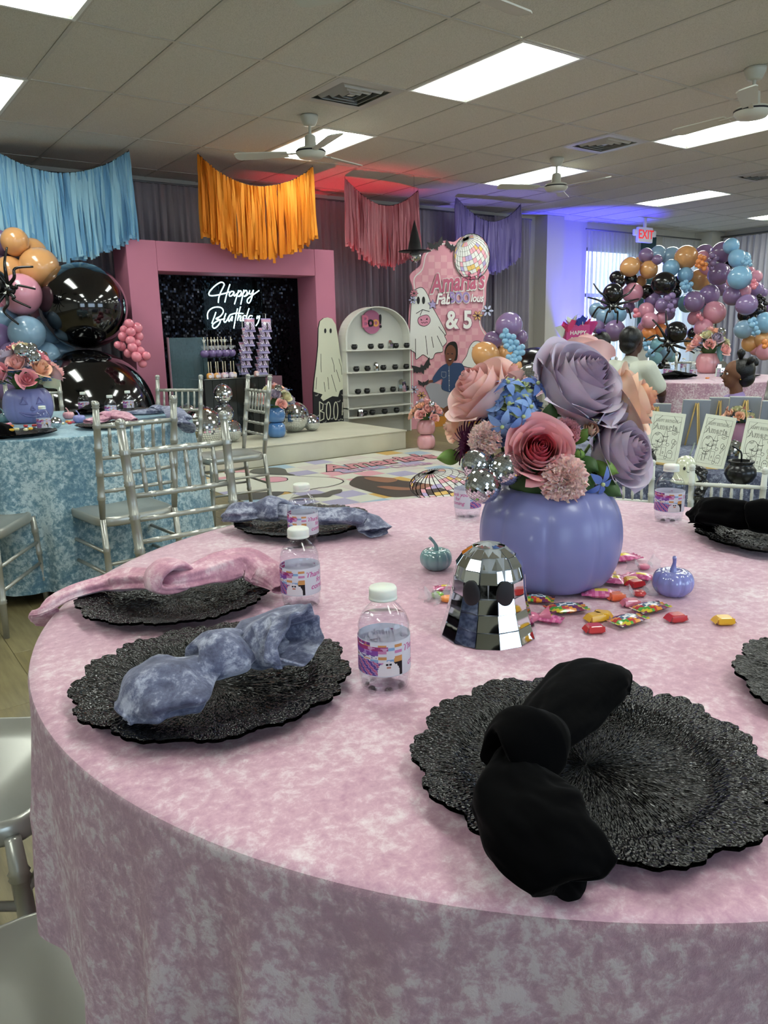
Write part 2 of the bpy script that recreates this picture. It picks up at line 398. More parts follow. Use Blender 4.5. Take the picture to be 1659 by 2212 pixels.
for i, j in VENTS:
    t = thing('ceiling_vent', 'square louvred air vent in the ceiling, %s' % {-7: 'behind the left edge', -2: 'left of the picture', 3: 'left of the large light panel', 8: 'beside the second fan', 13: 'at the right edge', 18: 'beyond the right edge'}[i]+(', back row' if j < 0 else ''), 'vent', (GX(i), GY(j), CEIL), group='ceiling air vents')
    link('vent_frame', vfm, t); link('backing', vb, t); link('centre_plate', vc, t)
    for m_ in vs: link('louvre', m_, t)
# walls
wall_m = mat('wall_paint', 'c6c3b6', .85, bump=(40, .08, .003, I1))
b = MB(); H = CEIL+.05
WX0, WX1 = 11.0, 12.35; WX2, WX3 = 12.9, 14.15      # window openings
for x0, x1, z0, z1 in ((-4.5, WX0, 0, H), (WX1, WX2, 0, H), (WX3, RX+.2, 0, H), (WX0, WX1, 0, .35), (WX0, WX1, 2.6, H), (WX2, WX3, 0, .35), (WX2, WX3, 2.6, H)): b.box((x0, WY, z0), (x1, WY+.15, z1))
struct(b.build('wall_back', wall_m))
b = MB(); b.box((RX, -4.5, 0), (RX+.15, WY+.15, H)); struct(b.build('wall_right', wall_m))
b = MB(); b.box((-4.65, -4.5, 0), (-4.5, WY+.15, H)); struct(b.build('wall_left', wall_m))
b = MB(); RW = [(-3, -.5), (1.5, 5), (7, 10.5)]
xs = -4.65
for a, c in RW:
    b.box((xs, -4.65, 0), (a, -4.5, H)); b.box((a, -4.65, 0), (c, -4.5, .7)); b.box((a, -4.65, 2.6), (c, -4.5, H)); xs = c
b.box((xs, -4.65, 0), (RX+.15, -4.5, H)); struct(b.build('wall_front', wall_m))
frame_m = mat('window_frame_metal', '3c4246', .4, metal=.5); glass_m = mat('window_glass', 'ffffff', .0, trans=1, ior=1.02, spec=.1)
for n, (x0, x1) in enumerate(((WX0, WX1), (WX2, WX3))):
    w = struct(link('window_%d' % (n+1), None)); f = MB(); y0, y1 = WY+.05, WY+.1
    for a, c in (((x0, .35), (x0+.05, 2.6)), ((x1-.05, .35), (x1, 2.6)), ((x0, .35), (x1, .4)), ((x0, 2.55), (x1, 2.6)), ((x0, 1.78), (x1, 1.84)), (((x0+x1)/2-.02, .35), ((x0+x1)/2+.02, 1.8))):
        f.box((a[0], y0, a[1]), (c[0], y1, c[1]))
    f.build('window_frame', frame_m, w); g = MB(); g.box((x0+.05, y0+.02, .4), (x1-.05, y0+.024, 1.78)); g.build('pane', glass_m, w)
    g = MB(); g.box((x0+.05, y0+.02, 1.84), (x1-.05, y0+.024, 2.55)); g.build('pane', glass_m, w)
# pilaster and blue-lit bay, corner column
b = MB(); b.box((9.72, 8.86, 0), (10.12, WY, CEIL)); struct(b.build('trim_1', wall_m))
b = MB(); b.box((RX-.42, 8.75, 0), (RX, WY, CEIL)); struct(b.build('trim_2', wall_m))
b = MB(); b.box((-4.5, WY-.015, 0), (RX, WY, .1)); struct(b.build('baseboard_back', mat('baseboard', '8c8676', .5)))
b = MB(); b.box((9.45, WY-.012, .95), (9.53, WY, 1.12)); b.box((9.475, WY-.02, .99), (9.505, WY-.012, 1.08)); tag(b.build('light_switch', PLASTIC_W), 'white wall switch plate beside the pilaster', 'switch')
# outside seen through the sheers: pale ground and a hedge
b = MB(); b.box((6, 9.6, -.3), (30, 40, -.2)); struct(b.build('ground_outside', mat('pavement_outside', '9aa3a0', .9)))
b = MB()
for k in range(90):
    c = V((10.6+random.random()*4.2, 12.6+random.random()*.8, random.random()*1.15)); b.sphere(c, .22+.1*random.random(), 7, 5)
tag(b.build('hedge', mat('hedge_leaf', '3d5a41', .9)), 'dark green hedge outside the sheer-covered windows', 'hedge', kind='stuff')
# curtain drapes
sheer_m = mat('sheer_cloth', 'c0bcc4', .9, sheen=.3)
nt = sheer_m.node_tree; N = nt.nodes; K = nt.links.new
tr = N.new('ShaderNodeBsdfTranslucent'); tr.inputs[0].default_value = (.9, .92, .95, 1); mxs = N.new('ShaderNodeMixShader'); mxs.inputs[0].default_value = .7
K(N['Principled BSDF'].outputs[0], mxs.inputs[1]); K(tr.outputs[0], mxs.inputs[2])
tp_ = N.new('ShaderNodeBsdfTransparent'); mx2 = N.new('ShaderNodeMixShader'); mx2.inputs[0].default_value = .38; K(mxs.outputs[0], mx2.inputs[1]); K(tp_.outputs[0], mx2.inputs[2]); K(mx2.outputs[0], N['Material Output'].inputs[0])
drape_m = mat('drape_cloth', '9c98a0', .9, sheen=.3)
nt = drape_m.node_tree; N = nt.nodes; K = nt.links.new
tr = N.new('ShaderNodeBsdfTranslucent'); tr.inputs[0].default_value = (.65, .6, .7, 1); mxs = N.new('ShaderNodeMixShader'); mxs.inputs[0].default_value = .3
K(N['Principled BSDF'].outputs[0], mxs.inputs[1]); K(tr.outputs[0], mxs.inputs[2]); K(mxs.outputs[0], N['Material Output'].inputs[0])
def drape(p0, p1, top, amp, folds, label, m, n=None, swag=None, seed=0, group='sheer drapes along the walls'):
    p0 = V(p0); p1 = V(p1); d = p1-p0; ln = d.length; nrm = V((d.y, -d.x, 0)).normalized(); n = n or int(folds*10)
    def fn(u, v):
        z = top*(1-v)+.02*v
        ph = 2*pi*folds*u+1.8*noise.noise(V((u*folds*.35, seed, 0)))*2; a = amp*(.35+.65*min(1, v*4))*(1+.5*noise.noise(V((u*folds*.7, 3+seed, v*2))))
        pos = p0+d*u
        if swag: pos = p0+d*(u*(1-swag*sin(min(1, v*1.5)*pi)*.6))
        q = pos+nrm*(a*sin(ph)+.3*a*sin(2.3*ph+v*3)); return (q.x, q.y, z)
    b = MB(); b.grid(fn, n, 18); o = b.build('drape', m); tag(o, label, 'curtain', group); return o
yy = 8.9
for k, (x0, x1, w) in enumerate(((-1.0, 1.5, 'behind the blue fringe at far left'), (1.5, 3.4, 'between the blue and orange fringe garlands'), (3.4, 5.3, 'behind the pink arch'),
     (5.3, 7.2, 'rose-lit behind the arched shelf'), (7.2, 8.85, 'lavender-lit behind the printed backdrop'))):
    drape((x0, yy, 0), (x1+.02, yy, 0), 2.9, .035, int((x1-x0)*11), 'grey sheer floor-length drape '+w, drape_m, seed=k)
drape((8.5, 8.8, 0), (9.35, 8.85, 0), 2.9, .035, 9, 'narrow grey drape at the right end of the stage wall', drape_m, seed=9)
drape((10.85, 8.98, 0), (12.3, 8.98, 0), 2.85, .04, 14, 'white sheer curtain over the daylit left window', sheer_m, seed=5)
drape((12.95, 8.98, 0), (14.15, 8.98, 0), 2.85, .04, 12, 'white sheer curtain right of the exit sign', sheer_m, seed=6)
drape((RX-.12, 8.7, 0), (RX-.12, 3.2, 0), 2.88, .05, 44, 'pale drape down the right-hand wall behind the balloon arches', mat('drape_pale', 'b3b1b8', .9, sheen=.3), seed=8)
for a, c, lb in (((-1, 8.9), (9.4, 8.9), 'drape rod along the stage wall'), ((10.8, 8.98), (14.2, 8.98), 'drape rod over the windows'), ((RX-.12, 8.75), (RX-.12, 3.1), 'drape rod on the right wall')):
    b = MB(); b.tube([(*a, 2.91 if a[1] != 8.98 else 2.87), (*c, 2.91 if a[1] != 8.98 else 2.87)], .012, 8); tag(b.build('drape_rod', mat('rod_metal', '77787a', .4, metal=.6)), 'thin metal '+lb, 'curtain rod')
b = MB(); b.box((12.42, 9.04, .9), (12.85, 9.1, 2.85)); tag(b.build('wall_panel', mat('teal_panel', '22474d', .7)), 'dark teal panel between the window sheers behind the exit sign', 'panel')
# uplight fixtures
for a, bb, c, p, an in UPLIGHTS:
    t = thing('uplight', {5.55: 'black uplight can behind the drapes at the red glow', 7.75: 'black uplight can behind the drapes at the lavender glow', 10.45: 'black uplight can at the foot of the blue-lit bay'}[a[0]], 'uplight', (a[0], a[1], 0), group='party uplights')
    q = MB(); q.lathe([(.06, 0), (.075, .01), (.075, .18), (.07, .2), (.062, .2), (.058, .1)], 20, cap=False); q.build('housing', BLACKG, t)
    q = MB(); q.lathe([(.001, .1), (.057, .1), (.057, .11), (.001, .11)], 16); q.build('lens', glass_m, t)
# exit sign
ex = thing('exit_sign', 'white exit sign box with red letters hung from the ceiling near the windows', 'sign', aty(1392, 508, 8.3))
zt = CEIL-ex.location.z
b = MB(); b.bbox((-.19, -.03, -.12), (.19, .03, .12), .006); b.box((-.03, -.012, .12), (.03, .012, zt)); b.bbox((-.3, -.02, -.02), (-.2, .02, .08), .01); b.bbox((.2, -.02, -.02), (.3, .02, .08), .01); b.build('housing', PLASTIC_W, ex)
me = text_mesh('EXIT', .2, mat('exit_red', 'd8232a', .5, emit='ff3030', es=.4), .002, .002)
link('lettering', me, ex, mx=frame((0, -.033, 0), (1, 0, 0), (0, 0, 1)))
# fans
def fan(p, a0, label):
    t = thing('ceiling_fan', label, 'ceiling fan', (p.x, p.y, CEIL), a0, 'white ceiling fans')
    q = MB(); q.lathe([(.075, 0), (.075, -.02), (.05, -.075), (.02, -.08)], 24); q.build('canopy', FANW, t)
    q = MB(); q.lathe([(.012, -.07), (.012, -.16)], 12); q.build('downrod', FANW, t)
    q = MB(); q.lathe([(.03, -.15), (.045, -.16), (.05, -.24), (.11, -.26), (.125, -.275), (.125, -.3), (.1, -.33), (.05, -.335), (.001, -.335)], 28); h = q.build('motor_housing', FANW, t)
    q = MB(); q.lathe([(.127, -.277), (.128, -.283), (.127, -.289)], 28); q.build('seam_band', INK, h)
    for k in range(3):
        a = 2*pi*k/3; mx = Matrix.Rotation(a, 4, 'Z'); q = MB()
        q.prism([(.2, -.055), (.62, -.07), (.655, -.05), (.66, 0), (.655, .05), (.62, .065), (.2, .045)], -.004, .004, mx @ Matrix.Translation((0, 0, -.29)) @ Matrix.Rotation(.2, 4, 'X'))
        bl = q.build('blade', FANW, t); q = MB(); q.box((.1, -.015, -.295), (.26, .015, -.287), mx); q.build('blade_iron', FANW, bl)
FANW = mat('fan_white', 'c9cabd', .4)
fan(atz(668, 250, CEIL), 2.4, 'white three-blade ceiling fan in front of the light above the pink arch')
fan(atz(1203, 342, CEIL), .6, 'white three-blade ceiling fan over the hall centre')
fan(atz(1632, 147, CEIL), 3.6, 'white three-blade ceiling fan at the upper right edge')
fan(atz(932, -52, CEIL-.29), 2.2, 'ceiling fan just above the top edge of the picture')
# ================================================================== STAGE SIDE
def P(px, py, Y): v = aty(px, py, Y); return v
def plane2(Y):    # px -> local 2d (x, z) on a vertical plane y = Y
    return lambda px, py: (lambda v: (v.x, v.z))(aty(px, py, Y))
XZ = lambda Y: Matrix(((1,0,0,0),(0,0,1,Y),(0,1,0,0),(0,0,0,1)))       # local (x, z, depth) -> world; depth grows +y (away)
SY = 6.47
stage_m = mat('stage_white', 'c9c7b4', .45, bump=(8, .1, .004, I1), var=('bdbaa6', 3, 4, .4, .7, I1))
b = MB(); b.bbox((2.62, SY, 0), (4.98, 7.72, .19), .004); st = thing('stage', 'low white painted platform stage in front of the pink arch', 'stage', (0, 0, 0))
b.build('platform', stage_m, st); b = MB(); b.bbox((2.61, SY-.01, .185), (4.99, 7.73, .2), .003); b.build('top_board', stage_m, st)
# pink arch
AY = 8.0; PINK = mat('arch_pink', 'c67b93', .7, bump=(30, .08, .002, I1))
p0 = P(270, 515, AY); p1 = P(721, 541, AY); q0 = P(341, 587, AY); q1 = P(681, 594, AY); topz = (p0.z+p1.z)/2; oz = (q0.z+q1.z)/2
a = thing('pink_arch', 'large square pink backdrop arch framing the black sequin wall', 'arch', (0, 0, 0)); D_ = .42
b = MB(); b.bbox((p0.x, AY, 0), (q0.x, AY+D_, topz), .003); b.build('post', PINK, a)
b = MB(); b.bbox((q1.x, AY, 0), (p1.x, AY+D_, topz), .003); b.build('post', PINK, a)
b = MB(); b.bbox((q0.x+.002, AY+.002, oz), (q1.x-.002, AY+D_, topz-.002), .003); b.build('lintel', PINK, a)
SQY = AY+D_-.02
sw = thing('sequin_wall', 'black sequin panel wall inside the pink arch', 'backdrop', (0, 0, 0))
b = MB(); b.box((q0.x, SQY+.02, .1), (q1.x, SQY+.04, oz)); b.build('backing', mat('sequin_back', '07070a', .6), sw)
seq = mat('sequin_black', '14151c', .13, metal=.85)
b = MB(); b.smooth = False; s = .0225; nx = int((q1.x-q0.x)/s); nz = int((oz-.1)/s)
vs = []; fs = []
for i in range(nx):
    for j in range(nz):
        cx = q0.x+(i+.5)*s; cz = .1+(j+.5)*s; g = noise.noise(V((i*.22, j*.09, 0)))*.25
        tx = random.gauss(g, .16); ty = random.gauss(0, .12); h = s*.45; o = len(vs)
        for dx, dz in ((-h,-h*1.1),(h,-h*1.1),(h,h*1.1),(-h,h*1.1)): vs.append((cx+dx, SQY+.008+dx*ty+dz*tx, cz+dz))
        fs.append((o, o+1, o+2, o+3))
b.add(vs, fs); b.build('sequins', seq, sw, kind='stuff')
# neon sign
NY = SQY-.06; ns = thing('neon_sign', 'white neon script sign reading Happy Birthday on the sequin wall', 'sign', (0, 0, 0))
neon_m = mat('neon_tube', 'e8ffff', .4, emit=(.62, .95, 1), es=2.2)
def NP(x, y): return P(430+x/9.618, 600+y/9.618, NY)
strokes = ['400,520 410,420 450,300 500,200 522,140 495,100 440,98 340,160 240,260 203,330 225,368 300,372 420,352 560,318 625,290', '642,135 610,230 565,380 535,510',
 '722,290 670,285 628,340 640,382 690,362 730,300 722,350 738,378 785,330', '822,260 780,400 735,550', '795,335 850,272 880,300 855,360 815,388 860,375 905,330',
 '932,250 900,400 865,555', '915,325 970,262 1000,300 975,360 935,385 985,370 1040,310', '1055,262 1045,325 1085,335 1130,255', '1130,255 1100,400 1045,520 1003,505 1012,440 1100,370 1248,265',
 '182,860 175,760 210,680 300,620 420,610 490,650 500,720 440,800 350,852 430,872 435,930 380,1010 320,1048 282,1020 295,960 400,890 540,850', '350,715 310,830 265,950',
 '557,740 522,850 522,915 560,910 630,790', '640,780 605,860 625,905 660,850 695,800 680,900', '800,640 765,800 722,1050', '640,772 760,738 920,745',
 '862,600 822,760 800,890', '800,855 850,790 868,820 850,880 885,890 935,830', '1040,635 1000,760 965,905', '985,795 930,790 888,860 920,892 985,830', '1110,795 1060,788 1020,850 1050,890 1095,840 1090,890 1140,850', '1215,790 1200,850 1260,790 1230,920 1180,1000']
for sidx, sk in enumerate(strokes):
    pts = [NP(*map(float, q.split(','))) for q in sk.split()]
    q = MB(); q.tube(catmull(pts, 5), .0065, 8); q.build('neon_stroke', neon_m, ns)
b = MB()
ac = mat('acrylic_clear', 'cfe0e0', .05, trans=1, ior=1.1, spec=.3)
lo = NP(150, 1080); hi = NP(1290, 60); b.bbox((lo.x, NY+.012, lo.z), (hi.x, NY+.016, hi.z), .001); b.build('acrylic_backing', ac, ns)

# mirror balls
def ball_mesh(rows, tilt=.02):
    b = MB(); b.smooth = False; vs = []; fs = []
    for j in range(rows):
        t0 = pi*(j+.06)/rows; t1 = pi*(j+.94)/rows; tm = (t0+t1)/2; n = max(3, int(2*rows*sin(tm)))
        for i in range(n):
            a0 = 2*pi*(i+.05)/n; a1 = 2*pi*(i+.95)/n; am = (a0+a1)/2; c = V((sin(tm)*cos(am), sin(tm)*sin(am), cos(tm)))
            e1 = V((-sin(am), cos(am), 0)); e2 = c.cross(e1); w = sin(tm)*(a1-a0)/2; h = (t1-t0)/2
            nn = (c+e1*random.gauss(0, tilt)+e2*random.gauss(0, tilt)).normalized(); f1 = e1-nn*e1.dot(nn); f2 = e2-nn*e2.dot(nn); o = len(vs)
            wt = w*(sin(t0)/sin(tm) if True else 1)
            for sx, sy in ((-1,-1),(1,-1),(1,1),(-1,1)):
                ww = w*(sin(tm-sy*0+ (h if sy*1 > 0 else -h)*-1)/sin(tm)) if 0 else w
                vs.append(c*1.0+f1*ww*sx+f2*h*sy)
            fs.append((o, o+1, o+2, o+3))
    b.add(vs, fs); return b.mesh('mirror_tiles', MIRROR)
BALLM = {r: ball_mesh(r) for r in (14, 20, 28)}
_q = MB(); _q.sphere((0,0,0), .975, 28, 18); COREM = _q.mesh('core', GROUT)
_q = MB(); _q.lathe([(.1, .98), (.1, 1.05), (.05, 1.07), (.001, 1.07)], 12); CAPM = _q.mesh('cap', GROUT)
def mirror_ball(c, r, rows, label, group='silver mirror balls', tiltv=None):
    t = thing('mirror_ball', label, 'mirror ball', tuple(c), random.random()*3, group); t.scale = (r, r, r)
    if tiltv: t.rotation_euler = tiltv
    link('core', COREM, t); link('mirror_tiles', BALLM[rows], t, kind='stuff'); link('cap', CAPM, t); return t
def ball_px(px, py, rpx, Y, label, rows=20, z0=None, **k):
    c = aty(px, py, Y); D = (c-V((0,0,CZ))).dot(fwd); r = pxr(rpx, D)
    if z0 is not None: c.z = z0+r
    return mirror_ball(c, r, rows, label, **k)
ball_px(635, 902, 33, 7.2, 'large mirror ball on the stage right of the blue pumpkin stack', z0=.2, rows=28)
ball_px(673, 907, 18, 7.15, 'small mirror ball at the right end of the stage row', z0=.2)
ball_px(481, 851, 21, 6.9, 'upper mirror ball of the pair stacked in front of the dark plinth')
ball_px(483, 893, 22.5, 6.9, 'lower mirror ball of the pair stacked in front of the dark plinth')
ball_px(440, 925, 44, 6.8, 'very large mirror ball behind the rear silver chair', z0=.2, rows=28)
ball_px(498, 928, 25, 6.95, 'mirror ball on the stage right of the stacked pair', z0=.2)
ball_px(405, 897, 24, 7.1, 'mirror ball half hidden behind the rear chair back', z0=None)
# plinth and acrylic box
PY_ = 7.3; pl = thing('plinth', 'dark smoked-mirror plinth with vertical panels carrying the sweets', 'plinth', (0, 0, 0))
smoke = mat('smoked_mirror', '3a3b37', .12, metal=.55, bump=(6, .1, .01, I1))
l_ = P(441, 820, PY_); r_ = P(574, 816, PY_); pz = l_.z; n = 8; w = (r_.x-l_.x)/n
b = MB(); b.box((l_.x+.01, PY_+.01, .2), (r_.x-.01, PY_+.34, pz-.012)); b.build('carcass', INK, pl)
for i in range(n):
    b = MB(); b.bbox((l_.x+i*w+.0015, PY_, .2), (l_.x+(i+1)*w-.0015, PY_+.008, pz-.012), .001); b.build('panel', smoke, pl)
b = MB(); b.bbox((l_.x-.01, PY_-.01, pz-.012), (r_.x+.01, PY_+.35, pz), .002); b.build('top', smoke, pl)
b = MB(); x_ = P(590, 810, PY_+.3); b.bbox((r_.x+.03, PY_+.1, .2), (x_.x, PY_+.34, x_.z), .002)
tag(b.build('side_plinth', mat('plinth_mauve', '6d4a55', .2, coat=.5)), 'narrower mauve glossy plinth beside the dark one', 'plinth')
a0 = P(363, 730, PY_+.1); a1 = P(445, 731, PY_+.1)
sc = thing('acrylic_screen', 'clear acrylic screen standing left of the dark plinth', 'screen', (0, 0, 0))
acr = mat('acrylic_blue', '8fb0b8', .05, trans=.75, alpha=.55, ior=1.2)
b = MB(); b.bbox((a0.x, PY_+.1, .2), (a1.x, PY_+.112, a0.z), .002); b.build('sheet', acr, sc)
b = MB(); b.bbox((a0.x-.008, PY_+.09, .2), (a0.x+.004, PY_+.12, a0.z+.004), .001); b.build('edge_strip', mat('mauve_edge', '8d6a76', .3), sc)
# riser + sweets
rz_ = thing('sweets_riser', 'clear acrylic riser carrying the purple candy apples', 'riser', (0, 0, 0))
u0 = P(430, 773, PY_+.12); u1 = P(512, 773, PY_+.12); rzz = u0.z
b = MB(); b.bbox((u0.x, PY_+.04, rzz-.006), (u1.x, PY_+.26, rzz), .001); b.build('shelf', ac, rz_)
for x in (u0.x+.003, u1.x-.009):
    b = MB(); b.box((x, PY_+.04, pz), (x+.006, PY_+.26, rzz-.006)); b.build('side', ac, rz_)
applem = mat('purple_candy', '6f5a8e', .15, coat=1); wrapm = mat('cellophane', 'e3e6ea', .1, trans=.5, alpha=.45); stickm = mat('paper_stick', 'd8cbb0', .5)
q = MB(); q.lathe([(.001, 0), (.03, .004), (.045, .03), (.045, .05), (.03, .072), (.01, .07), (.001, .066)], 14); ap = q.mesh('apple', applem)
q = MB(); q.lathe([(.008, .07), (.03, .1), (.034, .115)], 10, fr=lambda a, k: 1+.35*cos(5*a)*k, cap=False); wr = q.mesh('wrapper', wrapm)
q = MB(); q.tube([(0,0,.06), (0,0,.2)], .004, 6); sk_ = q.mesh('stick', stickm)
q = MB(); q.box((-.012, -.002, .15), (.012, .002, .175)); q.prism(bat(0, 0, .022), -.002, .002, Matrix(((1,0,0,0),(0,0,1,-.004),(0,1,0,.165),(0,0,0,1)))); tg = q.mesh('tag', WHITEP)
ordn = ['first', 'second', 'third', 'fourth', 'fifth', 'sixth', 'seventh', 'eighth', 'ninth', 'tenth', 'eleventh', 'twelfth']
for i, x in enumerate((441, 449, 457, 464, 471, 479, 486, 499)):
    p = P(x, 772, PY_+.12+.05*(i % 2)); t = thing('candy_apple', 'purple wrapped candy apple on a stick, %s from the left on the riser' % ordn[i], 'candy apple', (p.x, p.y-.02, rzz), i, 'purple candy apples')
    link('apple', ap, t); link('wrapper', wr, t); link('stick', sk_, t); link('tag', tg, t)
cols = ['e0a050', 'd6c3d4', 'e0a868', 'a98fb5', 'd9b4b6', 'b59ab8', 'c9bcd0', 'e3c7a8', 'cfa6a0']
q = MB(); q.lathe([(.02, 0), (.03, .004), (.03, .05), (.018, .06)], 12); 
for i, x in enumerate((450, 458, 466, 473, 481, 489, 498, 507, 552)):
    m_ = mat('sweet_%d' % i, cols[i], .3); p = P(x, 812, PY_+.06)
    t = thing('cake_pop', 'pastel decorated treat on the plinth top, %s from the left' % ordn[i], 'sweet', (p.x, PY_+.04+.03*(i % 2), pz), 0, 'pastel treats along the plinth top')
    q2 = MB(); q2.lathe([(.015, 0), (.027, .004), (.027, .045), (.015, .058), (.001, .06)], 12); q2.build('cake', m_, t)
    q2 = MB(); q2.prism(ell(0, .026, .017, .017, 12), 0, .002, Matrix(((1,0,0,0),(0,0,-1,-.027),(0,1,0,0),(0,0,0,1)))); q2.build('icing_disc', mat('icing', 'e9dfe4', .5), t)
    if i != 8: q2 = MB(); q2.tube([(0,0,.05), (0,0,.17)], .0045, 6); q2.build('stick', stickm, t)
# chip-bag rack
rk = thing('snack_rack', 'wire clip rack holding the purple snack bags', 'rack', (0, 0, 0)); RKY = PY_+.2
m0 = P(518, 680, RKY); m1 = P(577, 684, RKY)
b = MB(); b.tube([(m0.x+.02, RKY, pz), (m0.x+.02, RKY, m0.z+.01), (m1.x-.02, RKY, m0.z+.01), (m1.x-.02, RKY, pz)], .005, 6); b.build('wire_frame', SILVER, rk)
b = MB(); b.bbox((m0.x, RKY-.05, pz), (m1.x, RKY+.05, pz+.01), .002); b.build('foot', SILVER, rk)
def bagcol(u, v):
    if v < .12 or v > .9: return '8276a6' if not (v < .05) else 'd9dae0'
    if (u-.25)**2+(v-.6)**2*1.4 < .02: return 'f0ecf0'
    if .4 < u < .56 and v < .62: return '3a2a30'
    if v > .72: return 'c08aa0'
    return ('cdb6cf', 'a58fb4', 'e6dfe6', '8f7aa2')[(int(u*9)+int(v*9)) % 4]
bag_m = attr_mat('printed_foil', .3, coat=.3)
def bagfn(u, v):
    w = .058*(1-.06*sin(v*pi)); th = .022*sin(u*pi)**.6*sin(min(1, max(0, v))*pi)**.7
    return ((u-.5)*2*w, -.002-th, (v)*.135)
bag0 = None
for r in range(7):
    for c in range(2):
        x = (529, 563)[c]+(1.5*(r % 3)-2 if c == 0 else r*.6); y = 717+r*15.3
        p = P(x, y, RKY)
        lb = 'purple printed snack bag, row %s from the top in the %s column of the rack' % (ordn[r], ('left', 'right')[c])
        if bag0 is None:
            bag0 = thing('snack_bag', lb, 'snack bag', (0,0,0), 0, 'purple snack bags clipped on the rack')
            print_grid('bag_front', bagfn, 18, 22, bagcol, bag_m, bag0)
            q = MB(); q.grid(lambda u, v: ((.5-u)*.112, .0, v*.135), 2, 2); q.box((-.06, -.006, -.004), (.06, .003, .01)); q.build('bag_back', mat('bag_lilac', '9a90bb', .35), bag0); t = bag0
        else: t = copy_tree(bag0, label=lb)
        t.location = (p.x, RKY-.012-.022*(6-r), p.z); t.rotation_euler = (-.55 if r else -.1, 0, random.uniform(-.08, .08))
# balloon / pumpkin stacks with bouquets
def pumpkin_prof(n=9, d=.06):
    return lambda a, k: 1-d*abs(sin(n*a/2))**.5*0 - d*(1-abs(sin(n*a/2)))**2
def stack(p, r, m, label, group='stacked shiny pumpkins holding bouquets'):
    t = thing('pumpkin_stack', label, 'pumpkin stack', tuple(p), 0, group)
    for k in range(2):
        z = k*r*1.62; q = MB()
        q.lathe([(.55*r, z), (.85*r, z+.1*r), (r, z+.45*r), (r*1.02, z+.85*r), (r*.92, z+1.3*r), (.7*r, z+1.55*r), (.4*r, z+1.62*r)], 40, fr=lambda a, k: 1-.05*(1-abs(sin(4.5*a)))**3)
        q.build('pumpkin', m, t)
    return t
ROSE = {}
def petal_mesh(name, m, R, H, W, curl, tip=.25, nu=8, nv=8, cup=.8, seed=0, wave=0):
    b = MB()
    def fn(u, v):
        s = u*2-1; a = s*W*(.35+.65*min(1, v*2.2))*(1-.12*v*v); rr = R*(sin(min(1, v*1.25)*pi/2)**cup)*(1-.28*max(0, v-.6)/.4*max(0, 1-curl/(R*.25+1e-6)))+curl*max(0, v-.62)**1.6*3*(1+.3*abs(s))
        z = H*v*(1-tip*s*s*v)-curl*max(0, v-.72)**2*3.2; rr += wave*noise.noise(V((s*1.5+seed, v*2, seed)))
        return (rr*cos(a), rr*sin(a), z)
    b.grid(fn, nu, nv); return b.mesh(name, m)
def rose(loc, d, R, m, label=None, parent=None, n=26, open_=1.0, group=None, sep=False, mi=None):
    """spiral of cupped petals; every petal a mesh of its own when sep, else one bloom"""
    mx = orient(loc, d, random.random()*6)
    mi = mi or m
    if sep: t = thing('rose', label, 'flower', group=group, mx=mx)
    big = MB()
    for i in range(n):
        k = i/(n-1); a = i*2.39996; Rp = R*(.07+.72*k**1.05)*open_**k; Hp = R*(1.18-.18*k); Wd = 2.0-.95*k; cu = R*(.0+.26*k**2.2)*open_
        rz = Matrix.Rotation(a, 4, 'Z'); tl = Matrix.Rotation(-.02-.16*k*open_, 4, 'Y') if 0 else Matrix.Rotation(.10*k*open_, 4, 'Y')
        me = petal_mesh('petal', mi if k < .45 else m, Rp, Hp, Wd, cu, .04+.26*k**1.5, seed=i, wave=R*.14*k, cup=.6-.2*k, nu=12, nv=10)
        ml = rz @ Matrix.Translation((0, 0, -R*.22*k)) @ tl
        if sep: link('petal', me, t, mx=ml)
        else:
            big.add([ml @ v.co for v in me.vertices], [tuple(p.vertices) for p in me.polygons]); bpy.data.meshes.remove(me)
    if sep:
        q = MB(); q.lathe([(R*.05, -R*.35), (R*.2, -R*.15), (R*.34, .05*R), (R*.3, .1*R)], 12); q.build('calyx', LEAF, t)
        for k in range(5):
            q = MB(); aa = k*2*pi/5
            q.grid(lambda u, v: (cos(aa)*R*(.25+.55*v)-sin(aa)*(u-.5)*R*.22*(1-v), sin(aa)*R*(.25+.55*v)+cos(aa)*(u-.5)*R*.22*(1-v), R*(-.1+.35*v-.6*v*v)), 3, 6); q.build('sepal', LEAF, t)
        return t
    if parent:
        o = big.build('rose', m, parent); o.matrix_world = mx if parent.matrix_world.is_identity else mx
        return o
LEAF = mat('leaf_green', '3c5a2c', .5, sss=.1)
LEAF2 = mat('leaf_fresh', '6a8a3c', .5)
FCOL = dict(peachpink=mat('petal_pink', 'efb8b2', .6, sss=.25), lav=mat('petal_lavender', 'bfb2c2', .6, sss=.25), peach=mat('petal_peach', 'f2c2a6', .6, sss=.25),
            cream=mat('petal_cream', 'dcd7b0', .6, sss=.2), bluef=mat('petal_blue', '5c7fb4', .6), rose=mat('petal_rose', 'e69aa4', .6, sss=.25))
